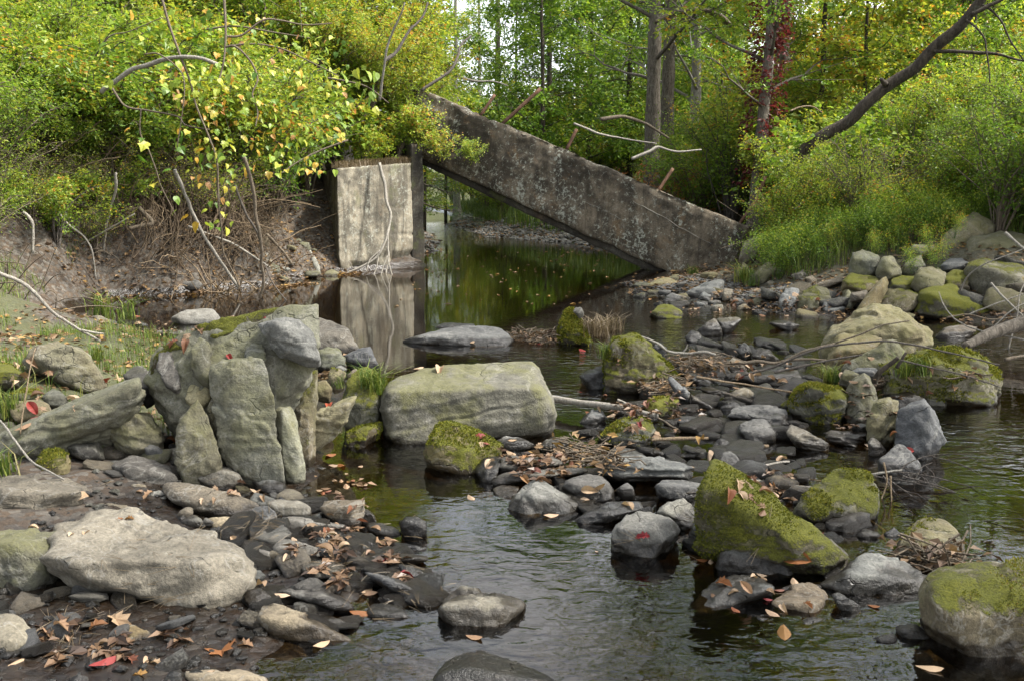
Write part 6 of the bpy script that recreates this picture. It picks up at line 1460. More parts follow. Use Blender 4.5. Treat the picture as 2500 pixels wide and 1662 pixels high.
for x, y, z, s, k in ((-1.75, 18.75, 2.2, .42, 'broad_y'), (-1.3, 18.6, 1.9, .34, 'broad_y'), (-2.1, 18.4, 1.95, .42, 'broad'), (-2.7, 17.9, 1.8, .36, 'broad_y'), (-3.3, 17.6, 1.75, .4, 'broad'), (-.75, 18.5, 1.85, .26, 'broad_y')):
    place('shrub', 'spray of small leaves hanging in front of the slab and abutment top', 'shrub', 'leafy sprays before the slab', SH[k], (x, y, z), vr.uniform(0, 6), s, (.5, 0))
shrubs(14, (-8.4, -5.6, 9.4, 12.6), ['bare', 'hang'], 'straggling shrub on the bare slope at the left edge', 'straggling shrubs at the left edge', 24, (.35, .6), .3, lambda x, y: poly_sd(np.array([x]), np.array([y]), WATER_EDGE)[0] < -.4)
shrubs(12, (-7.8, -5.4, 12.3, 14.4), ['bare', 'bare', 'hang'], 'twiggy shrub rooted in the left bank above the still pool', 'twiggy shrubs above the still pool', 27, (.4, .7), .3, lambda x, y: poly_sd(np.array([x]), np.array([y]), WATER_EDGE)[0] < -.25)
# right thicket ------------------------------------------------------------
shrubs(22, (5.1, 10.5, 15.6, 18.5), ['fine_b', 'fine_a', 'yellow_b', 'broad'], 'shrub at the front of the right thicket', 'front of the right thicket', 5, (.65, .95), .6, off_water)
shrubs(28, (4.2, 14, 18.3, 24), FINE, 'shrub in the middle of the right thicket', 'middle of the right thicket', 6, (.95, 1.35), .7, off_water)
shrubs(20, (8.5, 19, 24, 33), FINE, 'large shrub at the back of the right thicket', 'back of the right thicket', 7, (1.4, 2.1), .9, off_water)
shrubs(9, (6.2, 9.5, 12.6, 15.0), ['fine_b', 'fine_a'], 'shrub hanging over the boulders at the right edge', 'shrubs above the right boulders', 8, (.55, .85), .6, off_water)
shrubs(10, (5.0, 7.6, 14.4, 16.4), ['bare'], 'half-bare bramble at the foot of the right thicket', 'brambles below the right thicket', 9, (.45, .7), .5, off_water)
shrubs(9, (3.9, 6.0, 20, 26), ['rust', 'fine_b', 'fine_a'], 'understorey shrub seen above the fallen slab', 'understorey behind the slab', 10, (.7, 1.1), .6, off_water)
shrubs(4, (3.5, 5.0, 21.5, 24.5), ['rust'], 'rust-leaved shrub behind the fallen slab', 'rusty shrubs behind the slab', 11, (.8, 1.2), .6, lambda x, y: True)
for x, y, s, k in ((4.25, 15.2, .5, 'fine_a'), (4.75, 15.0, .55, 'yellow_b'), (5.2, 15.3, .5, 'fine_b'), (4.55, 15.6, .6, 'fine_a')):
    place('shrub', 'shrub hiding the foot of the leaning trunk', 'shrub', 'shrubs at the foot of the leaning trunk', SH[k], (x, y, gz(x, y) - .05), vr.uniform(0, 6), s)
shrubs(8, (7.2, 11.5, 11.2, 13.6), ['fine_b', 'broad'], 'shrub on the bank just beyond the right edge', 'shrubs beyond the right edge', 26, (.6, .9), .7, off_water)
# far banks ----------------------------------------------------------------
shrubs(20, (-14, -3.0, 26, 42), FINE, 'shrub on the far left bank beyond the slab', 'far left bank shrubs', 12, (1.0, 1.7), 1.0, off_water)
shrubs(24, (-2.0, 9, 33, 50), FINE, 'shrub on the far right bank beyond the slab', 'far right bank shrubs', 13, (1.0, 1.8), 1.0, lambda x, y: off_water(x, y) and poly_sd(np.array([x]), np.array([y]), WATER_EDGE)[0] < -1.6)
shrubs(26, (-22, 24, 50, 75), FINE, 'distant shrub at the edge of the far wood', 'far wood shrubs', 14, (1.6, 2.6), 1.6, off_water)
shrubs(12, (-6.5, -0.3, 40, 62), ['yellow_b', 'fine_a', 'yellow_a', 'fine_b'], 'shrub closing the far end of the stream under the slab', 'shrubs at the far end of the stream', 15, (.8, 1.2), 1.0, lambda x, y: off_water(x, y) and -.115 < x / y < -.005)
place('shrub', 'dark rounded bush above the cobble bar beyond the slab', 'shrub', 'far right bank shrubs', SH['fine_b'], (-.3, 33, .2), 0, .8)

# weeds on the right bank ---------------------------------------------------
for i, (x, y) in enumerate(grow(150, (2.6, 7.8, 12.6, 17.0), lambda x, y: poly_sd(np.array([x]), np.array([y]), WATER_EDGE)[0] < -.75 and not (x > 3.2 and y < 13.3) and x / y > .262, 31, .2)):
    kd = vr.choice(['weed_a', 'weed_b'])
    place('weed', ADJ[kd] + ' green weed among the grass of the right bank', 'weed', 'weeds of the right bank', SH[kd], (x, y, gz(x, y) - .02), vr.uniform(0, 6), vr.uniform(.6, 1.1))
for x, y, s in ((-2.12, 6.6, .42), (-2.0, 6.3, .35), (-1.75, 6.15, .3), (-1.9, 6.75, .35)):
    place('weed', 'small green seedling at the pool margin left of the concrete mass', 'weed', 'seedlings left of the concrete mass', SH['weed_a'], (x, y, gz(x, y)), vr.uniform(0, 6), s)
for px, py, Yd in ((2225, 650, 11.2), (2290, 640, 11.3), (2330, 565, 12.2), (2270, 600, 12.0), (2140, 610, 12.4)):
    p = at_y(px, py + 18, Yd)
    place('weed', 'spindly seedling growing between the right bank boulders', 'weed', 'seedlings among the right boulders', SH['weed_a'], tuple(p), vr.uniform(0, 6), .45)

# ---- trees ----------------------------------------------------------------
def tree_meshes(seed, H, r0, first, limbs, reach, subs, twigs, per, leafL, lmat, bmat, up=(.15, .75), lean=.02, conic=0.0, asp=.6, droop=.3, flat=.7):
    rng = np.random.default_rng(seed)
    t = np.linspace(0, 1, 14)
    tp = np.stack([np.cumsum(rng.normal(0, lean * H / 14, 14)), np.cumsum(rng.normal(0, lean * H / 14, 14)), H * t - .3], -1)
    tp[:, :2] -= tp[0, :2]
    tr = r0 * (1 - .85 * t) * (1 + .5 * np.exp(-t * 40))
    lines = []; TS, TD, TL, TT = [], [], [], []
    V0, F0 = tube_arrays([(spline(tp, 40), np.interp(np.linspace(0, 1, 40), t, tr) * (1 + .06 * rng.normal(size=40)))], 12)
    for k in range(limbs):
        h = first + (1 - first) * ((k + rng.random()) / limbs) ** 1.05
        h = min(h, .97)
        i = int(h * 13); f = h * 13 - i
        S = tp[i] * (1 - f) + tp[min(i + 1, 13)] * f
        az = k * 2.4 + rng.normal(0, .4); el = rng.uniform(*up) * (1 - conic) + (-.12) * conic
        ln = reach * rng.uniform(.65, 1.1) * ((1 - h) / (1 - first) * (.9 if conic else .6) + (.08 if conic else .4))
        D = np.array([math.cos(az) * math.cos(el), math.sin(az) * math.cos(el), math.sin(el)])
        q = np.linspace(0, 1, 8)[:, None]
        L = S + D * ln * q + np.array([0, 0, .12 * ln]) * (q ** 2) * (1 if not conic else -1.2) + np.cumsum(rng.normal(0, .035 * ln / 2, (8, 3)), 0)
        rr = max(.012, r0 * .35 * (1 - h * .6) * ln / reach)
        lines.append((L, np.linspace(rr, .006, 8)))
        tt = rng.uniform(.15 if conic else .25, 1, subs); i = np.minimum((tt * 7).astype(int), 6); f = (tt * 7 - i)[:, None]
        SS = L[i] * (1 - f) + L[i + 1] * f
        SD = unit(D * .7 + rng.normal(0, .55, (subs, 3)) * np.array([1, 1, .55 if not conic else .15]))
        SL = ln * rng.uniform(.25, .5, subs) * (1.15 - tt * .5)
        for j in range(subs):
            lines.append((SS[j] + SD[j] * SL[j] * np.linspace(0, 1, 4)[:, None], np.linspace(rr * .35, .004, 4)))
            u = rng.uniform(.2, 1, twigs)[:, None]
            TS.append(SS[j] + SD[j] * SL[j] * u)
            TD.append(unit(SD[j] * .5 + rng.normal(0, .6, (twigs, 3)) * np.array([1, 1, .5 if not conic else .2])))
            TL.append(rng.uniform(.25, .65, twigs)); TT.append(np.full(twigs, rng.normal(0, .1)))
    TS, TD, TL, TT = map(np.concatenate, (TS, TD, TL, TT))
    V, F, r = leaves_on(TS, TD, TL, per, leafL, rng, tone=TT, asp=asp, droop=droop, flat=flat)
    sv, sf = tube_arrays(lines, 5)
    return {'trunk': make_mesh('trunk', V0, F0, M[bmat]), 'limbs': make_mesh('limbs', sv, sf, M[bmat]), 'crown': leaf_mesh('crown', V, F, r, M[lmat])}

TR = {
    'tall_a': tree_meshes(11, 16, .24, .28, 22, 4.4, 6, 5, 13, .11, 'lf_green', 'bark'),
    'tall_b': tree_meshes(12, 15, .21, .22, 22, 4.0, 6, 5, 13, .105, 'lf_mix', 'bark_pale'),
    'tall_c': tree_meshes(13, 17, .26, .35, 20, 4.6, 6, 5, 13, .11, 'lf_yellow', 'bark'),
    'young': tree_meshes(14, 7.5, .07, .12, 26, 2.6, 7, 6, 13, .095, 'lf_green', 'bark_dark', up=(.05, .5)),
    'young_y': tree_meshes(15, 6.5, .06, .15, 24, 2.3, 7, 6, 13, .09, 'lf_yellow', 'bark_dark', up=(.05, .5)),
    'hemlock': tree_meshes(16, 11, .13, .08, 46, 2.6, 9, 7, 24, .045, 'lf_dark', 'bark_dark', conic=1.0, asp=.3, droop=.5, flat=1.5),
}
def tree(label, kind, x, y, sc=1.0, rz=None, group=None, name='tree', lean=0.0):
    return place(name, label, 'tree', group, TR[kind], (x, y, gz(x, y) - .1), vr.uniform(0, 6.28) if rz is None else rz, sc, (vr.uniform(-.03, .03), lean))
def px_tree(label, kind, px, Y, **kw):
    return tree(label, kind, (px - 1250) / FPX * Y * 1.012, Y, **kw)
px_tree('pale-barked tree rising above the left vines near the top edge', 'tall_b', 852, 22, sc=.8, name='broadleaf_tree')
px_tree('bright green young maple in the centre behind the fallen slab', 'young', 1330, 33, sc=1.45, name='maple_tree')
px_tree('second bright green young maple just right of the centre', 'young', 1425, 35, sc=1.4, rz=2.0, name='maple_tree')
px_tree('dark drooping hemlock behind the central maple', 'hemlock', 1330, 38, name='hemlock_tree', sc=1.15)
px_tree('dark hemlock left of the sky gap', 'hemlock', 985, 30, name='hemlock_tree', sc=1.05)
px_tree('hemlock with drooping boughs right of the centre', 'hemlock', 1530, 36, name='hemlock_tree', sc=1.0)
px_tree('left of two dark straight trunks standing close together right of centre', 'tall_a', 1588, 24, sc=.9, name='broadleaf_tree')
px_tree('right of two dark straight trunks standing close together right of centre', 'tall_c', 1618, 25.5, sc=.85, name='broadleaf_tree')
px_tree('slim grey trunk between the twin trunks and the red-vined tree', 'tall_b', 1676, 26, sc=.8, name='broadleaf_tree')
rv = px_tree('leaning trunk wrapped in dark red creeper leaves', 'tall_a', 1828, 18.4, sc=.6, name='broadleaf_tree', lean=-.10)
px_tree('stout grey-barked trunk right of the red-vined tree', 'tall_c', 1880, 22, sc=.85, name='broadleaf_tree', rz=1.0)
px_tree('thin trunk between the red-vined tree and the stout grey trunk', 'tall_b', 1850, 25, sc=.7, name='broadleaf_tree')
px_tree('thin curved trunk in the yellow leaves right of the stout trunk', 'young_y', 1972, 21, sc=1.3, name='broadleaf_tree')
px_tree('yellow-leaved tree at the top right behind the leaning trunk', 'tall_c', 2145, 27, sc=.8, name='broadleaf_tree')
px_tree('grey trunk near the top right corner', 'tall_b', 2265, 26, sc=.8, name='broadleaf_tree')
px_tree('green tree at the right edge of the wood', 'tall_a', 2460, 24, sc=.6, name='broadleaf_tree')
px_tree('green tree at the far left behind the thicket', 'tall_a', 90, 23, sc=.6, name='broadleaf_tree')
px_tree('yellowing tree behind the left thicket', 'tall_c', 390, 26, sc=.65, name='broadleaf_tree')
px_tree('young yellow-leaved tree above the left vines', 'young_y', 640, 20, sc=1.2, name='broadleaf_tree')
px_tree('young yellow-leaved tree leaning over the abutment', 'young_y', 950, 22.5, sc=.95, name='broadleaf_tree')
px_tree('young green tree at the left edge above the thicket', 'young', 210, 19, sc=.95, name='broadleaf_tree')
px_tree('young tree with yellow leaves in the right thicket', 'young_y', 2080, 20, sc=1.0, name='broadleaf_tree')
px_tree('young green tree in the right thicket under the leaning trunk', 'young', 2330, 20, sc=.8, name='broadleaf_tree')
px_tree('young green tree behind the twin trunks', 'young', 1740, 29, sc=1.0, name='broadleaf_tree')
for i, (x, y) in enumerate(grow(20, (-30, 34, 34, 62), lambda x, y: off_water(x, y) and not (-.18 < x / y < .06) and abs(x / y) < .62, 41, 3.2)):
    tree('tree in the wood beyond the stream', vr.choice(['tall_a', 'tall_b', 'tall_c', 'young', 'young_y']), x, y, vr.uniform(.6, .9), group='trees of the wood beyond')
for i, (x, y) in enumerate(grow(24, (-60, 70, 64, 110), lambda x, y: abs(x / y) < .62 and not (-.12 < x / y < .03), 42, 4.5)):
    tree('distant tree in the far wood', vr.choice(['tall_a', 'tall_b', 'tall_c']), x, y, vr.uniform(.9, 1.35), group='distant trees of the far wood')

px_tree('thin-leaved tree against the sky left of centre', 'tall_b', 1120, 44, sc=.85, name='broadleaf_tree')
px_tree('feathery tree against the sky just left of the central maple', 'tall_a', 1215, 50, sc=.95, name='broadleaf_tree')
px_tree('far tree low in the sky gap', 'young_y', 1165, 58, sc=.9, name='broadleaf_tree')
px_tree('yellowing tree behind the abutment at the left of the sky gap', 'young_y', 1040, 34, sc=1.05, name='broadleaf_tree')

for px, Y, k, s in ((1090, 48, 'young_y', 1.5), (1175, 62, 'tall_b', 1.0), (1262, 46, 'young', 1.6), (1480, 44, 'young', 1.6), (1560, 48, 'young', 1.7), (1650, 40, 'young', 1.4), (1725, 36, 'young', 1.3), (1780, 42, 'young_y', 1.5), (1015, 42, 'young', 1.6), (1400, 52, 'young', 1.9), (1690, 31, 'young', 1.0)):
    px_tree('leafy young tree filling the wood behind the fallen slab', k, px, Y, sc=s, group='young trees behind the slab')

# trees on the near banks, beside and behind the photographer: their boughs shade the foreground
for x, y, k, s in ((-11, -12, 'tall_a', 1.0), (-4, -15, 'tall_b', 1.0), (13, -9, 'tall_a', .95), (17, -3, 'tall_c', 1.0), (-12, -4, 'tall_c', 1.0), (-11.5, 3.5, 'tall_a', .95), (-12.5, 10, 'tall_b', 1.0), (14, 4, 'tall_a', 1.0), (13.5, 11, 'tall_b', .95), (4, -19, 'tall_c', 1.0), (8.3, 8.6, 'tall_a', 1.0), (8.8, 3.6, 'tall_b', 1.0), (9.5, 13.0, 'tall_c', .9)):
    tree('tree on the near bank beside the photographer', k, x, y, s, group='trees on the near bank')

# red creeper on the leaning trunk
rng = np.random.default_rng(9)
n = 300
zz = rng.uniform(1.2, 6.5, n); az = rng.uniform(0, 6.28, n)
S = np.stack([.24 * np.cos(az), .24 * np.sin(az), zz / .6], -1)
D = unit(np.stack([np.cos(az), np.sin(az), rng.normal(0, .4, n)], -1))
V, F, r = leaves_on(S, D, np.full(n, .4), 9, .15, rng, spread=.08)
link('creeper', leaf_mesh('creeper', V, F, r, M['lf_red']), rv)['label'] = 'dark red creeper leaves climbing the trunk'
V, F, r = leaves_on(S[:40], D[:40], np.full(40, .3), 8, .11, rng, spread=.1)
e = place('creeper', 'small spray of red creeper leaves right of the stout trunk', 'creeper', None, {'foliage': leaf_mesh('foliage', V - np.array([0, 0, 4.2]), F, r, M['lf_red'])}, tuple(at_y(1935, 105, 20.5)), 0, .55)
e2 = place('creeper', 'red creeper patch in the yellow leaves near the top edge', 'creeper', None, {'foliage': leaf_mesh('foliage', V - np.array([0, 0, 4.2]), F, r, M['lf_red'])}, tuple(at_y(2140, 55, 21.5)), 1, .5)

# ---- vine with large leaves -------------------------------------------------
def big_leaf(name, outline, curl, fold, mat):
    """leaf blade as a fan with raised edges; base at the origin, tip along +Y, length 1"""
    o = np.array(outline, float)
    V = [(0, .35, -.02)]
    for x, y in o: V.append((x, y, fold * abs(x) - curl * (y - .35) ** 2 + .03 * math.sin(9 * x + 5 * y)))
    mid = []
    n = len(o)
    F = [(0, 1 + i, 1 + (i + 1) % n) for i in range(n)]
    return make_mesh(name, np.array(V), np.array(F), mat, False)
HEART = [(0, 0.02), (.16, -.06), (.34, .04), (.43, .25), (.38, .5), (.22, .76), (.05, 1.0), (-.05, 1.0), (-.22, .76), (-.38, .5), (-.43, .25), (-.34, .04), (-.16, -.06)]
LOBED = [(0, 0), (.2, -.08), (.42, .05), (.5, .3), (.34, .38), (.52, .62), (.3, .66), (.2, .8), (0, 1.05), (-.2, .8), (-.3, .66), (-.52, .62), (-.34, .38), (-.5, .3), (-.42, .05), (-.2, -.08)]
OVAL = [(0, 0), (.12, .1), (.22, .3), (.25, .5), (.2, .72), (.1, .9), (0, 1.04), (-.1, .9), (-.2, .72), (-.25, .5), (-.22, .3), (-.12, .1)]
OAKY = [(0, 0), (.12, .12), (.08, .2), (.26, .3), (.14, .42), (.3, .6), (.15, .66), (.2, .84), (0, 1.0), (-.2, .84), (-.15, .66), (-.3, .6), (-.14, .42), (-.26, .3), (-.08, .2), (-.12, .12)]
MAPLE = [(0, -.05), (.1, .08), (.42, .02), (.34, .2), (.55, .45), (.3, .5), (.32, .66), (.14, .62), (0, 1.0), (-.14, .62), (-.32, .66), (-.3, .5), (-.55, .45), (-.34, .2), (-.42, .02), (-.1, .08)]
VL = [big_leaf('leaf', HEART, .3, .25, M['lf_vine']), big_leaf('leaf', HEART, .5, -.15, M['lf_vine']), big_leaf('leaf', LOBED, .35, .2, M['lf_vine']), big_leaf('leaf', HEART, .15, .5, M['lf_vine'])]

def vine(label, stems, spots, Yr, size, seed, name='vine'):
    rng = random.Random(seed)
    L = []
    for zm, txt, y0, y1, r in stems:
        q = pxs(zm, txt)
        pts = spline([tuple(at_y(a, b, y0 + (y1 - y0) * k / (len(q) - 1))) for k, (a, b) in enumerate(q)], len(q) * 6)
        L.append((pts, np.linspace(r, r * .5, len(pts)) * y0 / FPX * .5))
    org = L[0][0][0]
    e = link(name, None, None, org); tag(e, label, 'vine')
    for ln in L:
        V, F = tube_arrays([ln], 5)
        link('stem', make_mesh('stem', V - org, F, M['twig']), e)
    for px, py in spots:
        Yd = rng.uniform(*Yr)
        p = at_y(px, py, Yd)
        o = link('leaf', rng.choice(VL), e, Vector(p) - Vector(org))
        s = size * rng.uniform(.65, 1.2); o.scale = (s, s, s)
        # blades hang, faces turned up and to the open water
        o.rotation_euler = (rng.uniform(-1.5, -.25) + 0.0, rng.uniform(-.6, .6), rng.uniform(-1.6, 1.6) + math.pi)
    return e
def spots_in(zoom, poly, n, seed, mind):
    rng = random.Random(seed); pp = np.array(pxs(zoom, poly)); lo, hi = pp.min(0), pp.max(0); out = []; tries = 0
    while len(out) < n and tries < n * 80:
        tries += 1
        x, y = rng.uniform(lo[0], hi[0]), rng.uniform(lo[1], hi[1])
        if poly_sd(np.array([x]), np.array([y]), pp)[0] < 0: continue
        if any((x - a) ** 2 + (y - b) ** 2 < mind ** 2 for a, b in out): continue
        out.append((x, y))
    return out
sp5 = spots_in('ZE', '1300,60 1800,60 2359,250 2359,640 2000,600 1700,430 1350,360', 110, 15, 9)
sp1 = spots_in('ZE', '1080,430 1400,390 1750,430 2300,640 2359,1000 2250,1200 1900,1180 1560,1160 1500,1120 1200,1080 1120,760', 255, 5, 7)
sp2 = spots_in('ZE', '1200,1000 1550,950 1620,1200 1560,1330 1600,1560 1450,1560 1330,1250', 40, 6, 12)
vine('broad-leaved vine turning yellow, draped over the left thicket', [('ZE', '1100,0 1150,180 1215,360 1290,560 1330,720 1420,940 1470,1100 1480,1400', 12.9, 12.6, 7), ('ZE', '1520,0 1530,240 1515,420 1480,560', 13.1, 12.8, 7), ('ZE', '1530,250 1640,240 1780,140 1900,140 2060,170 2250,160', 13.2, 13.4, 6), ('ZE', '1530,320 1600,320 1700,420 1745,540 1710,640 1745,760 1730,860', 12.9, 12.6, 6), ('ZE', '760,600 850,720 1000,750 1200,790 1260,850 1420,880', 12.9, 12.7, 6), ('ZE', '980,370 1080,370 1220,480 1250,600 1230,800 1200,1000', 12.8, 12.5, 4), ('ZE', '2359,950 2150,1030 2000,1110 1900,1180', 12.9, 12.6, 5)], sp1 + sp2, (12.2, 13.6), .098, 4)
vine('yellow-green vine leaves spread high above the abutment at upper left', [('ZE', '1530,320 1700,300 1900,330 2100,420 2300,520', 13.8, 13.6, 5), ('ZE', '1400,200 1600,180 1850,220 2100,260', 13.9, 13.8, 5)], sp5, (13.2, 14.2), .095, 16)
sp3 = pxs('ZE', '720,300 745,545 905,230 935,240 1180,80 900,80 960,930 985,960 1050,1240 1190,1330 1150,1140 1270,1465 940,1060 880,870 1190,1420 1100,540 1110,450 1340,1510 1390,1520 1030,820')
vine('sparse vine with a few large yellow leaves hanging at upper left', [('ZE', '955,740 950,900 1000,1000 1060,1160 1090,1260 1150,1380 1190,1460', 12.3, 12.2, 4), ('ZE', '690,300 760,240 860,220 960,180 1100,120', 12.6, 12.4, 4)], sp3, (12.0, 12.5), .13, 8)
sp4 = spots_in('ZF', '0,420 300,440 420,640 380,700 150,700 0,640', 26, 9, 9)
vine('broad-leaved vine end reaching over the abutment top', [('ZF', '0,500 120,520 260,560 390,660', 14.6, 14.4, 5)], sp4, (14.2, 14.8), .14, 9)

# ---- grass -------------------------------------------------------------------
def blades(P, H, W, rng, lean=.5):
    n = len(P); a = rng.uniform(0, 6.28, n); d = np.stack([np.cos(a), np.sin(a), np.zeros(n)], -1); s = np.stack([-np.sin(a), np.cos(a), np.zeros(n)], -1)
    ln = (H * rng.uniform(.2, 1, n) * lean)[:, None]; H = H[:, None]; W = W[:, None]; up = np.array([0, 0, 1.0])
    a1 = P + d * ln * .25 + up * H * .55; a2 = P + d * ln + up * H * (1 - .25 * lean)
    V = np.stack([P - s * W * .5, P + s * W * .5, a1 + s * W * .42, a1 - s * W * .42, a2 + s * W * .06, a2 - s * W * .06], 1).reshape(-1, 3)
    b = np.arange(n)[:, None] * 6
    F = np.concatenate([b + np.array([0, 1, 2, 3]), b + np.array([3, 2, 4, 5])])
    r = rng.beta(2, 2.4, n)
    return V, F, np.tile(r, 2)
def grass_patch(name, label, P, H, W, seed, mat='grass', lean=.6):
    rng = np.random.default_rng(seed)
    V, F, r = blades(P, H, W, rng, lean)
    o = link(name, make_mesh(name, V, F, M[mat], False, {'rnd': ('FACE', r)}))
    tag(o, label, 'grass', None, 'stuff')
rng = np.random.default_rng(14)
P, d = scatter((-5.0, -1.5, 4.9, 9.2), 17000, rng, lambda x, y, h, d: (d < -.35) & (vnoise(np.stack([x * 2.2, y * 2.2, x * 0], -1), 7) > -.15) & (x < -1.75 - .08 * (y - 5)))
grass_patch('grass', 'long green grass on the left bank behind the perched boulder', P, rng.uniform(.03, .2, len(P)) * rng.uniform(.4, 1.1, len(P)), rng.uniform(.002, .006, len(P)), 1)
P, d = scatter((-8.5, -5.0, 8.5, 13.4), 9000, rng, lambda x, y, h, d: (d < -.35) & (vnoise(np.stack([x * 1.6, y * 1.6, x * 0], -1), 17) > -.2))
grass_patch('grass', 'thin grass on the slope at the left edge', P, rng.uniform(.05, .3, len(P)), rng.uniform(.003, .007, len(P)), 11, lean=.9)
P, d = scatter((2.3, 8.0, 12.4, 17.5), 22000, rng, lambda x, y, h, d: (d < -.7) & (vnoise(np.stack([x * 1.5, y * 1.5, x * 0], -1), 9) > -.3) & ~((x > 3.2) & (y < 13.2)) & (x / y > .255))
grass_patch('grass', 'bright tall grass on the right bank above the rubble', P, rng.uniform(.1, .5, len(P)) * rng.uniform(.4, 1.1, len(P)), rng.uniform(.004, .011, len(P)), 2)
P, d = scatter((-5.0, 6.5, 23, 56), 40000, rng, lambda x, y, h, d: (d < -.8) & (x > -.12 * y))
grass_patch('grass', 'sunlit green grass bank seen under the fallen slab', P, rng.uniform(.3, .7, len(P)), rng.uniform(.014, .03, len(P)), 3)
P, d = scatter((-12, -2.0, 24, 48), 16000, rng, lambda x, y, h, d: (d < -.4))
grass_patch('grass', 'pale meadow grass on the far left bank', P, rng.uniform(.3, .8, len(P)), rng.uniform(.014, .03, len(P)), 4)
n = 2600; s_ = rng.random(n) ** .7; q_ = rng.uniform(.0, .35, n) ** 1.0
P = np.array(a0)[None] + s_[:, None] * np.array(a1 - a0)[None] + q_[:, None] * np.array(a3 - a0)[None]
P[:, 2] = zt + .12 * s_ + .06 * q_
grass_patch('dry_grass', 'dry tangled grass on top of the abutment', P, rng.uniform(.05, .2, len(P)), rng.uniform(.004, .01, len(P)), 5, 'straw', 1.2)

def tuft_mesh(seed, n, H, R, mat):
    rng = np.random.default_rng(seed)
    P = np.stack([rng.normal(0, R, n), rng.normal(0, R, n), np.full(n, -.02)], -1)
    V, F, r = blades(P, H * rng.uniform(.4, 1.1, n), np.full(n, H * .028) * rng.uniform(.6, 1.3, n), rng, 1.1)
    return make_mesh('blades', V, F, M[mat], False, {'rnd': ('FACE', r)})
TUFT = [tuft_mesh(1, 90, .22, .035, 'grass'), tuft_mesh(2, 60, .18, .03, 'grass'), tuft_mesh(3, 160, .34, .07, 'straw')]

# scene surface for things that lie on it
allV = np.concatenate(RB_V + [GV]); F3 = np.concatenate(RB_F); gq = GF + RB_N
polys = F3.tolist() + np.concatenate([gq[:, :3], gq[:, [0, 2, 3]]]).tolist()
SBVH = BVHTree.FromPolygons(allV.tolist(), polys)
def look(px, py):
    o = Vector((0, 0, CAM_H)); d = Vector(ray(px, py)).normalized()
    h = SBVH.ray_cast(o, d)
    p, n = (h[0], h[1]) if h[0] is not None else (None, None)
    if d.z < 0:
        tz = (0.004 - o.z) / d.z
        if p is None or tz < (p - o).length: return o + d * tz, Vector((0, 0, 1)), True
    if n is not None and n.z < 0: n = -n
    return p, n, False

for zm, x, y, k, s, lab in (('Z4', 450, 560, 0, 1.0, 'green grass tuft on the mossy hump beside the big boulder'), ('Z4', 500, 600, 0, .9, 'second grass tuft on the mossy hump, nearer the big boulder'), ('Z4', 230, 560, 1, .8, 'small grass tuft left of the mossy hump'), ('Z7', 480, 690, 0, .9, 'bright grass tuft on top of the leftmost island rock'), ('Z7', 560, 700, 1, .9, 'grass tuft beside the ridged island stone'), ('Z7', 1200, 640, 0, 1.0, 'long drooping grass tuft in the island middle'), ('Z7', 1400, 620, 1, 1.0, 'grass tuft right of the drooping one on the island'), ('Z5', 530, 350, 0, .8, 'grass tuft hanging on the left side of the mossy-flanked boulder'), ('Z5', 470, 200, 2, .8, 'clump of dry grass beside the mossy stump-like stone'), ('Z5', 560, 160, 2, .75, 'clump of dry grass at the head of the riffle'), ('Z5', 400, 190, 2, .7, 'clump of dry straw hanging on the stump-like stone'), ('ZA', 560, 480, 0, 1.9, 'grass tuft at the lower corner of the fallen slab'), ('ZA', 620, 500, 1, 1.8, 'grass tuft right of the fallen slab corner'), ('ZA', 240, 450, 1, 1.5, 'small grass tuft under the fallen slab'), ('ZB', 650, 960, 0, 1.8, 'tall arching grass tuft at the near edge of the still pool'), ('ZB', 800, 970, 1, 2.0, 'tall drooping grass blades beside the slanting pool slab'), ('Z1', 700, 520, 0, .9, 'green tuft between the perched boulder and the seedlings'), ('Z1', 40, 1340, 1, 1.2, 'grass tuft at the left edge below the tilted slab'), ('Z1', 60, 900, 0, 1.0, 'grass tuft at the left edge above the tilted slab')):
    a, b = pxs(zm, '%d,%d' % (x, y))[0]
    p, n, w_ = look(a, b)
    e = link('grass_tuft', None, None, p); tag(e, lab, 'grass tuft', 'grass tufts on the rocks')
    e.rotation_euler = (0, 0, vr.uniform(0, 6.28)); e.scale = (s, s, s)
    link('blades', TUFT[k], e)

# ---- leaf litter and debris --------------------------------------------------
def litter(name, label, P, size, seed, mat='lf_litter', tilt=.5):
    rng = np.random.default_rng(seed); n = len(P)
    a = rng.uniform(0, 6.28, n); A = unit(np.stack([np.cos(a), np.sin(a), rng.normal(0, tilt * .5, n)], -1)); N = unit(np.array([0, 0, 1.0]) + rng.normal(0, tilt, (n, 3)))
    L = size * rng.uniform(.5, 1.3, n)
    V, F = leaf_arrays(P, A, N, L, L * .55)
    o = link(name, leaf_mesh(name, V, F, np.tile(rng.random(n), 2), M[mat]))
    tag(o, label, 'leaf litter', None, 'stuff')
P, d = scatter((-6.2, -2.6, 12.4, 17.0), 16000, rng, lambda x, y, h, d: (np.abs(d + .15) < .35 * (1 + vnoise(np.stack([x * 2, y * 2, x * 0], -1), 4))) & (rng.random(len(x)) < .5))
P[:, 2] = np.maximum(P[:, 2], 0) + .012
litter('leaf_litter', 'yellow and tan leaves floating along the foot of the left bank', P, .075, 1)
P, d = scatter((-9, -2.6, 13, 18), 9000, rng, lambda x, y, h, d: (d < -.2) & (h < 1.2))
litter('leaf_litter', 'brown leaf litter on the left bank and rubble', P + np.array([0, 0, .02]), .075, 2)
P, d = scatter((-4.5, -1.4, 5.0, 9.5), 2600, rng, lambda x, y, h, d: (d < .25))
P[:, 2] = np.maximum(P[:, 2], 0) + .012
litter('leaf_litter', 'dead leaves lying in the grass at the left', P, .06, 3)
P, d = scatter((1.5, 8, 10.5, 18), 9000, rng, lambda x, y, h, d: (d < .1))
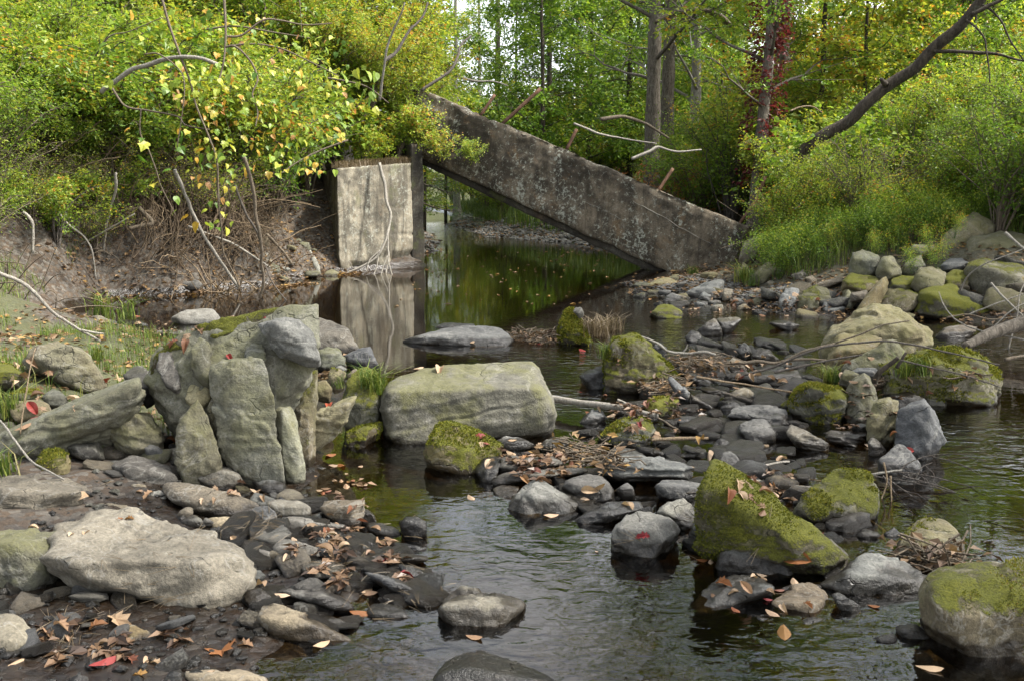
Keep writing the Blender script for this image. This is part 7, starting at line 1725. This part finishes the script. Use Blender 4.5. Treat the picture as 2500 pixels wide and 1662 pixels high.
litter('leaf_litter', 'tan leaf litter among the right bank rubble', P + np.array([0, 0, .02]), .07, 4)
P, d = scatter((-3, 5, 21, 40), 6000, rng, lambda x, y, h, d: (d < .3) & (d > -1.5))
litter('leaf_litter', 'leaves on the cobble bar beyond the slab', P + np.array([0, 0, .08]), .09, 5)
# leaves drifting on the pool
P = np.stack([rng.uniform(-1.6, 2.6, 170), rng.uniform(12.0, 23, 170), np.full(170, .006)], -1)
litter('leaf_litter', 'single leaves drifting on the dark pool', P, .075, 6, tilt=.06)
# twiggy drift piles: sticks and leaves packed together
def drift_pile(label, zm, txt, n, seed, spread):
    rng = np.random.default_rng(seed); L = []; Q = []
    for a, b in pxs(zm, txt):
        p, nn, w_ = look(a, b)
        for k in range(n):
            c = np.array(p) + rng.normal(0, 1, 3) * np.array([spread, spread * .7, .03]); c[2] = abs(c[2] - p.z) + p.z + .01
            an = rng.uniform(0, 6.28); ln = rng.uniform(.08, .3)
            dv = np.array([math.cos(an), math.sin(an) * .6, rng.normal(0, .25)]) * ln
            L.append((c + dv * np.linspace(-.5, .5, 4)[:, None] + rng.normal(0, .008, (4, 3)), np.linspace(.005, .0025, 4)))
            Q.append(c + rng.normal(0, .05, 3) * np.array([1, 1, .3])); Q.append(c + rng.normal(0, .06, 3) * np.array([1, 1, .3]))
    sv, sf = tube_arrays(L, 4)
    o = link('drift_pile', None, None, L[0][0][0]); tag(o, label, 'debris')
    org = np.array(o.location)
    c = link('sticks', make_mesh('sticks', sv - org, sf, M['twig']), o); c['kind'] = 'stuff'
    Q = np.array(Q); m = len(Q); a = rng.uniform(0, 6.28, m)
    A = unit(np.stack([np.cos(a), np.sin(a), rng.normal(0, .4, m)], -1)); N = unit(np.array([0, 0, 1.0]) + rng.normal(0, .7, (m, 3))); ll = rng.uniform(.03, .075, m)
    V, F = leaf_arrays(Q - org, A, N, ll, ll * .55)
    c = link('leaves', leaf_mesh('leaves', V, F, np.tile(rng.random(m) * .75, 2), M['lf_litter']), o); c['kind'] = 'stuff'
drift_pile('heap of driftwood twigs and leaves beside the low flat pool rock', 'Z4', '1520,230 1600,220 1680,230 1750,220 1700,260', 26, 1, .10)
drift_pile('heap of crisp tan leaves at the foot of the mossy-flanked boulder', 'Z5', '900,580 960,560 1000,600 940,620', 22, 2, .05)
drift_pile('brown leaves and bark caught under the long branch in the riffle', 'Z5', '1150,420 1220,440 1300,430 1180,470 1100,400', 20, 3, .09)
drift_pile('leaves caught on the twig tangle by the lower right boulder', 'Z6', '1830,590 1880,600 1940,590', 18, 4, .05)
drift_pile('twigs and leaves wedged on the dam slabs', 'Z5', '430,1120 500,1120 540,1150 250,1050 350,1030', 14, 5, .06)
drift_pile('leaves wedged among the stones by the branch stub', 'Z7', '960,720 1010,760 980,800 1800,690', 10, 6, .05)

# sodden leaf mats in the gaps between stones
lq = random.Random(55); Q = []
for zm, cx, cy, sx, sy, nc in (('Z3', 400, 800, 380, 260, 26), ('Z4', 1650, 1120, 330, 130, 26), ('Z5', 900, 750, 420, 240, 30), ('Z5', 1700, 1300, 260, 90, 12), ('Z1', 1100, 340, 380, 90, 16), ('Z2', 900, 1300, 700, 150, 14), ('ZA', 700, 640, 480, 60, 22), ('Z7', 900, 900, 500, 300, 14)):
    for c in range(nc):
        mx_, my_ = cx + lq.gauss(0, sx * .5), cy + lq.gauss(0, sy * .5)
        for k in range(9):
            a, b = pxs(zm, '%f,%f' % (mx_ + lq.gauss(0, 22), my_ + lq.gauss(0, 9)))[0]
            p, n, w_ = look(a, b)
            if p is not None and p.z < .12 + .02 * p.y and p.y < 16: Q.append((p.x, p.y, p.z + .006))
litter('leaf_litter', 'sodden brown leaves matted in the gaps between the stream stones', np.array(Q), .05, 21, 'lf_sodden', tilt=.35)

# single fallen leaves ---------------------------------------------------------
FL = [big_leaf('leaf', OVAL, .8, .8, M['lf_fallen']), big_leaf('leaf', OVAL, .3, -.7, M['lf_fallen']), big_leaf('leaf', OAKY, .9, .7, M['lf_fallen']), big_leaf('leaf', MAPLE, .4, .35, M['lf_fallen']), big_leaf('leaf', OVAL, 1.1, .6, M['lf_fallen']), big_leaf('leaf', MAPLE, .8, -.4, M['lf_fallen'])]
def recolour(stops, nm):
    return leaf_material(nm, stops, attr='object', trans=.15, rough=.6)
M['lf_red1'] = recolour([(0, (.14, .012, .016)), (.6, (.20, .025, .02)), (1, (.23, .05, .02))], 'leaf_fallen_red')
M['lf_org1'] = recolour([(0, (.18, .07, .02)), (.5, (.14, .055, .02)), (1, (.22, .125, .03))], 'leaf_fallen_orange')
M['lf_tan1'] = recolour([(0, (.31, .215, .13)), (.5, (.37, .27, .18)), (1, (.25, .15, .085))], 'leaf_fallen_tan')
def coloured(mat):
    out = []
    for me in FL:
        c = me.copy(); c.materials.clear(); c.materials.append(M[mat]); out.append(c)
    return out
FC = {'any': FL, 'red': coloured('lf_red1'), 'orange': coloured('lf_org1'), 'tan': coloured('lf_tan1')}
lr = random.Random(99)
def drop_leaf(a, b, col, size, label, group, shape=None):
    size *= .92; shape = {3: 2, 5: 4}.get(shape, shape) if lr.random() < .75 else shape
    if shape is None: shape = lr.choice([0, 1, 2, 4, 0, 2, 4, 5])
    p, n, on_water = look(a, b)
    if p is None or p.y > 30: return
    if on_water: shape = 1; size *= .8
    nn = (Vector(n) * .7 + Vector((0, 0, .5)) + Vector((lr.gauss(0, .22), lr.gauss(0, .22), 0)) * (0 if on_water else 1)).normalized()
    q = nn.to_track_quat('Z', 'Y') @ Matrix.Rotation(lr.uniform(0, 6.28), 3, 'Z').to_quaternion()
    o = link('fallen_leaf', FC[col][lr.randrange(len(FL)) if shape is None else shape], None, Vector(p) + nn * size * .12 if not on_water else Vector(p) + Vector((0, 0, size * .14)))
    o.rotation_mode = 'QUATERNION'; o.rotation_quaternion = q
    o.scale = (size, size, size)
    tag(o, label, 'leaf', group)
# leaves that can be picked out one by one
for zm, x, y, col, s, sh, lab in (
    ('Z3', 480, 1175, 'orange', .12, 4, 'curled yellow leaf bridging two stones at the front of the left bar'), ('Z3', 645, 1065, 'tan', .11, 0, 'big tan leaf beside the ribbed shale blades'), ('Z3', 550, 1065, 'tan', .09, 0, 'brown leaf left of the big tan one by the ribbed shale'),
    ('Z3', 765, 950, 'red', .075, 5, 'bright red leaf near the water on the left bar'), ('Z3', 1250, 1325, 'tan', .09, 1, 'tan leaf floating at the foot of the pale winged rock'), ('Z3', 680, 880, 'red', .06, 3, 'small crimson leaf on the pale stone blade'),
    ('Z2', 1600, 1395, 'orange', .10, 3, 'amber leaf lying in the shallow water at the bottom'), ('Z2', 290, 1205, 'orange', .08, 1, 'wet orange-red leaf on the mud at lower left'), ('Z2', 365, 1260, 'tan', .075, 0, 'pale leaf beside the wet orange-red leaf'), ('Z2', 385, 1165, 'tan', .07, 3, 'pinkish crumpled leaf above the pale one at lower left'), ('Z2', 640, 1205, 'orange', .065, 2, 'rust leaf on the mud under the big pale boulder'), ('Z2', 780, 1110, 'tan', .13, 2, 'long curled tan leaf under the big pale boulder'), ('Z2', 850, 1400, 'red', .10, 1, 'crimson and pale leaf in the mud at the bottom'), ('Z2', 950, 1530, 'orange', .07, 3, 'orange leaf at the bottom edge'), ('Z2', 1825, 1320, 'tan', .075, 3, 'whitish maple leaf floating near the stacked flags'), ('Z2', 600, 515, 'tan', .055, 5, 'whitish crumpled leaf on top of the big pale boulder'), ('Z2', 495, 530, 'tan', .04, 0, 'small whitish leaf left of the crumpled one on the big boulder'), ('Z2', 890, 400, 'orange', .05, 2, 'brown leaf on the back of the big pale boulder'), ('Z2', 965, 405, 'orange', .045, 2, 'second brown leaf on the back of the big pale boulder'), ('Z2', 1905, 890, 'tan', .065, 0, 'white leaf hanging by the right tip of the big pale boulder'), ('Z2', 1975, 945, 'tan', .06, 1, 'brown leaf below the white hanging one'), ('Z2', 1660, 525, 'tan', .07, 0, 'pale leaf standing by the right rim of the big pale boulder'), ('Z2', 555, 270, 'tan', .08, 4, 'pale leaf curled on the end of the flat grey stick'), ('Z2', 200, 465, 'tan', .05, 5, 'small tan leaf in the gap of the left slabs'), ('Z2', 2250, 1330, 'tan', .10, 1, 'tan leaf floating in front of the thick flag'), ('Z2', 1545, 1500, 'tan', .06, 1, 'brown leaf on the pale flat stone at the bottom'),
    ('Z6', 400, 450, 'red', .065, 3, 'red leaf stuck on the front of the rounded pale rock'), ('Z6', 640, 575, 'orange', .075, 2, 'orange-brown leaf floating left of the pale pointed rock'), ('Z6', 720, 570, 'tan', .06, 1, 'tan leaf standing in the water by the pale pointed rock'), ('Z6', 750, 695, 'orange', .075, 2, 'orange leaf on the dark striped slab'), ('Z6', 1250, 580, 'orange', .15, 0, 'long amber leaf standing upright against the mossy wedge foot'), ('Z6', 1310, 430, 'red', .07, 5, 'bright red leaf on the mud below the dark mossy block'), ('Z6', 1150, 670, 'tan', .08, 3, 'tan leaf behind the pale flaky stone'), ('Z6', 1205, 798, 'orange', .045, 2, 'small tan leaf on the pale flaky stone'), ('Z6', 1100, 920, 'orange', .13, 4, 'large rust leaf floating in the front pool'), ('Z6', 1605, 820, 'orange', .06, 2, 'small rust leaf floating before the big grey hummock'), ('Z6', 990, 775, 'red', .05, 1, 'thin red leaf between the two flat slabs'), ('Z6', 1005, 835, 'tan', .08, 1, 'tan blade-like leaf in front of the flat slabs'), ('Z6', 1940, 1150, 'tan', .11, 1, 'tan leaf floating at the bottom right'), ('Z6', 1910, 580, 'orange', .10, 0, 'brown leaf caught on the lower right boulder'), ('Z6', 1840, 600, 'tan', .10, 4, 'pale curled leaf caught beside the lower right boulder'), ('Z6', 40, 205, 'tan', .085, 0, 'pale leaf on the round-backed rock, upper of three'), ('Z6', 100, 210, 'tan', .085, 1, 'pale leaf on the round-backed rock, right of three'), ('Z6', 85, 258, 'tan', .075, 0, 'pale leaf on the round-backed rock, lowest of three'), ('Z6', 130, 530, 'tan', .03, 0, 'tiny leaf on the wet rock'),
    ('Z4', 1890, 1030, 'tan', .15, 4, 'large curled tan leaf standing on the dam'), ('Z4', 1435, 1040, 'tan', .10, 0, 'tan leaf on the layered slab end'), ('Z4', 1350, 1105, 'tan', .09, 0, 'tan leaf hanging at the left end of the layered slab'), ('Z4', 1590, 1040, 'orange', .08, 2, 'orange-brown leaf on the dam behind the layered slab'), ('Z4', 1290, 925, 'red', .11, 5, 'dusky red leaves on the rounded mossy boulder'), ('Z4', 1250, 1005, 'tan', .09, 5, 'pinkish leaf on the rounded mossy boulder'), ('Z4', 1160, 1355, 'tan', .09, 0, 'tan leaf on a dark sunken stick in the front channel'), ('Z4', 1700, 1505, 'tan', .11, 1, 'tan leaf floating at the foot of the fin rock'), ('Z4', 260, 1150, 'orange', .12, 2, 'orange leaf by the trickle below the concrete mass'), ('Z4', 130, 1075, 'orange', .12, 1, 'rust leaf at the trickle left of the orange one'), ('Z4', 280, 1275, 'tan', .09, 0, 'tan leaf on the sunken stone by the trickle'), ('Z4', 140, 700, 'red', .12, 5, 'crimson leaf above the plank-like stone'), ('Z4', 840, 435, 'tan', .12, 0, 'tan leaf afloat behind the big green-grey boulder'), ('Z4', 960, 435, 'tan', .12, 0, 'second tan leaf afloat behind the big green-grey boulder'), ('Z4', 1170, 260, 'tan', .08, 0, 'small pale leaf on the low flat pool rock'), ('Z4', 1700, 265, 'red', .10, 0, 'dusky leaf on the water by the driftwood heap'), ('Z4', 1960, 305, 'red', .13, 5, 'dusky star-shaped leaf on the water behind the mossy-flanked boulder'),
    ('Z1', 1895, 225, 'red', .075, 5, 'dull red leaf on the mossy top of the concrete mass'), ('Z1', 1635, 488, 'red', .06, 0, 'pinkish leaf on the face of the concrete mass'), ('Z1', 1195, 1090, 'orange', .075, 4, 'orange curled leaf in the dark gap left of the tooth stone'), ('Z1', 470, 795, 'tan', .12, 0, 'large tan leaf behind the tilted slab'), ('Z1', 740, 670, 'red', .12, 5, 'crimson leaf heap right of the perched boulder'), ('Z1', 850, 660, 'tan', .12, 0, 'large tan leaf right of the crimson leaves'), ('Z1', 270, 920, 'red', .11, 4, 'dark red curled leaf on the tilted slab'), ('Z1', 210, 960, 'red', .08, 5, 'crimson leaf left of the dark red one on the tilted slab'), ('Z1', 230, 985, 'tan', .09, 1, 'pink leaf on the lower part of the tilted slab'), ('Z1', 1010, 1210, 'orange', .07, 1, 'orange leaf in front of the propping stone'), ('Z1', 1690, 1250, 'tan', .07, 0, 'pale leaf stuck between loaf stone and pillar'), ('Z1', 1600, 1245, 'tan', .09, 2, 'brown leaf on top of the loaf stone'), ('Z1', 150, 580, 'tan', .10, 0, 'brown leaf beside the green moss cushion'), ('Z1', 1130, 350, 'tan', .09, 0, 'tan leaf on the pool margin slate'),
    ('Z7', 1455, 750, 'tan', .06, 0, 'pale leaf standing on the island rock by the dark hollow'), ('Z7', 1580, 785, 'tan', .05, 0, 'small tan leaf right of the standing one on the island'), ('Z7', 820, 1320, 'tan', .14, 1, 'long tan leaf hanging down before the flat layered slate'), ('Z7', 580, 720, 'orange', .09, 4, 'tan leaf in the grass of the leftmost island rock'), ('Z7', 1300, 1370, 'red', .09, 0, 'dark red leaf at the foot of the pointed island rock'), ('Z7', 1140, 1195, 'orange', .05, 0, 'small orange leaf on the standing slab edge'),
    ('Z5', 1060, 690, 'tan', .10, 0, 'tan leaf on the dark mossy stone by the leaf heap'), ('Z5', 870, 570, 'tan', .11, 3, 'star-shaped tan leaf on the leaf heap'), ('Z5', 1170, 560, 'tan', .07, 0, 'tan leaf standing above the slate blades'), ('Z5', 600, 770, 'tan', .11, 1, 'tan leaf hanging under the thick weathered stick'), ('Z5', 380, 755, 'orange', .11, 1, 'brown leaf under the thick weathered stick, left of its fellow'), ('Z5', 1590, 495, 'tan', .09, 0, 'pale leaf on the long low dark rock'), ('Z5', 1230, 950, 'orange', .11, 4, 'rolled brown leaf on the pale stick'), ('Z5', 1280, 1030, 'tan', .11, 1, 'tan leaf hanging beside the dark pointed stone'), ('Z5', 1165, 1160, 'tan', .09, 1, 'pale leaf at the end of the long layered dam slab'), ('Z5', 1835, 1090, 'tan', .09, 4, 'curled pale leaf at the tip of the pale stick'), ('Z5', 1770, 1320, 'tan', .11, 1, 'tan leaf under the grey forked branch'), ('Z5', 720, 1460, 'tan', .08, 0, 'tan leaf on the long pale wedge stone')):
    a, b = pxs(zm, '%d,%d' % (x, y))[0]
    drop_leaf(a, b, col, s, lab, 'single fallen leaves', sh)
# leaves that look alike: scattered by place
for zm, cx, cy, sx, sy, n, size, lab in (
    ('Z2', 1100, 1330, 900, 160, 10, (.04, .07), 'small brown leaf on the muddy ground at lower left'), ('Z3', 350, 700, 330, 180, 22, (.04, .08), 'brown leaf among the small stones of the left bar'), ('Z4', 1650, 1100, 330, 130, 34, (.05, .09), 'tan or red leaf caught on the stone dam'), ('Z5', 700, 800, 300, 160, 18, (.06, .10), 'dead leaf caught between riffle stones near the thick stick'), ('Z5', 1500, 480, 420, 160, 22, (.06, .11), 'dead leaf caught in the riffle below the long branch'), ('Z5', 1700, 1300, 260, 90, 16, (.05, .09), 'dead leaf under the forked branch right of the mossy wedge'), ('Z1', 1100, 330, 400, 100, 30, (.05, .09), 'tan or red leaf strewn over the pool margin'), ('Z1', 300, 780, 330, 220, 14, (.05, .10), 'dead leaf among the stones at the left edge'), ('Z1', 1500, 1480, 600, 60, 12, (.04, .07), 'dead leaf between stones below the tooth stone'), ('ZA', 700, 640, 500, 70, 34, (.07, .12), 'tan leaf in the rubble at the foot of the fallen slab'), ('ZA', 1350, 1080, 500, 130, 12, (.06, .10), 'dead leaf lodged among the island rocks'), ('Z4', 200, 1250, 190, 160, 14, (.05, .09), 'rust leaf along the trickle below the concrete mass'), ('Z6', 1050, 720, 420, 130, 10, (.04, .07), 'small dead leaf around the flat slabs of the front pool')):
    for k in range(n):
        a, b = pxs(zm, '%f,%f' % (cx + lr.gauss(0, sx * .5), cy + lr.gauss(0, sy * .5)))[0]
        drop_leaf(a, b, lr.choice(['any', 'any', 'tan', 'any']), lr.uniform(*size), lab, lab.replace('leaf', 'leaves', 1))
# dropped pine needles on stones
nl = []
for k in range(150):
    zm, cx, cy, sx, sy = lr.choice([('Z2', 1000, 700, 600, 400), ('Z2', 500, 1200, 300, 150), ('Z2', 1900, 450, 250, 150), ('Z3', 700, 950, 400, 250), ('Z6', 700, 450, 600, 250)])
    a, b = pxs(zm, '%f,%f' % (cx + lr.gauss(0, sx * .5), cy + lr.gauss(0, sy * .5)))[0]
    p, n, w_ = look(a, b)
    if p is None: continue
    an = lr.uniform(0, 6.28); tv = Vector((math.cos(an), math.sin(an), 0)); tv = (tv - Vector(n) * tv.dot(Vector(n))).normalized() * lr.uniform(.02, .05)
    for s in range(lr.choice([1, 2, 2])):
        t2 = Matrix.Rotation(.25 * s, 3, Vector(n)) @ tv
        nl.append((np.array([tuple(Vector(p) + Vector(n) * .003), tuple(Vector(p) + Vector(n) * .006 + t2), tuple(Vector(p) + Vector(n) * .004 + t2 * 2)]), np.array([.0009, .0009, .0005])))
V, F = tube_arrays(nl, 4)
o = link('pine_needles', make_mesh('pine_needles', V, F, M['straw'], False, {'rnd': ('FACE', np.full(len(F), .3))}))
tag(o, 'tan pine needles scattered over the foreground stones', 'needles', None, 'stuff')
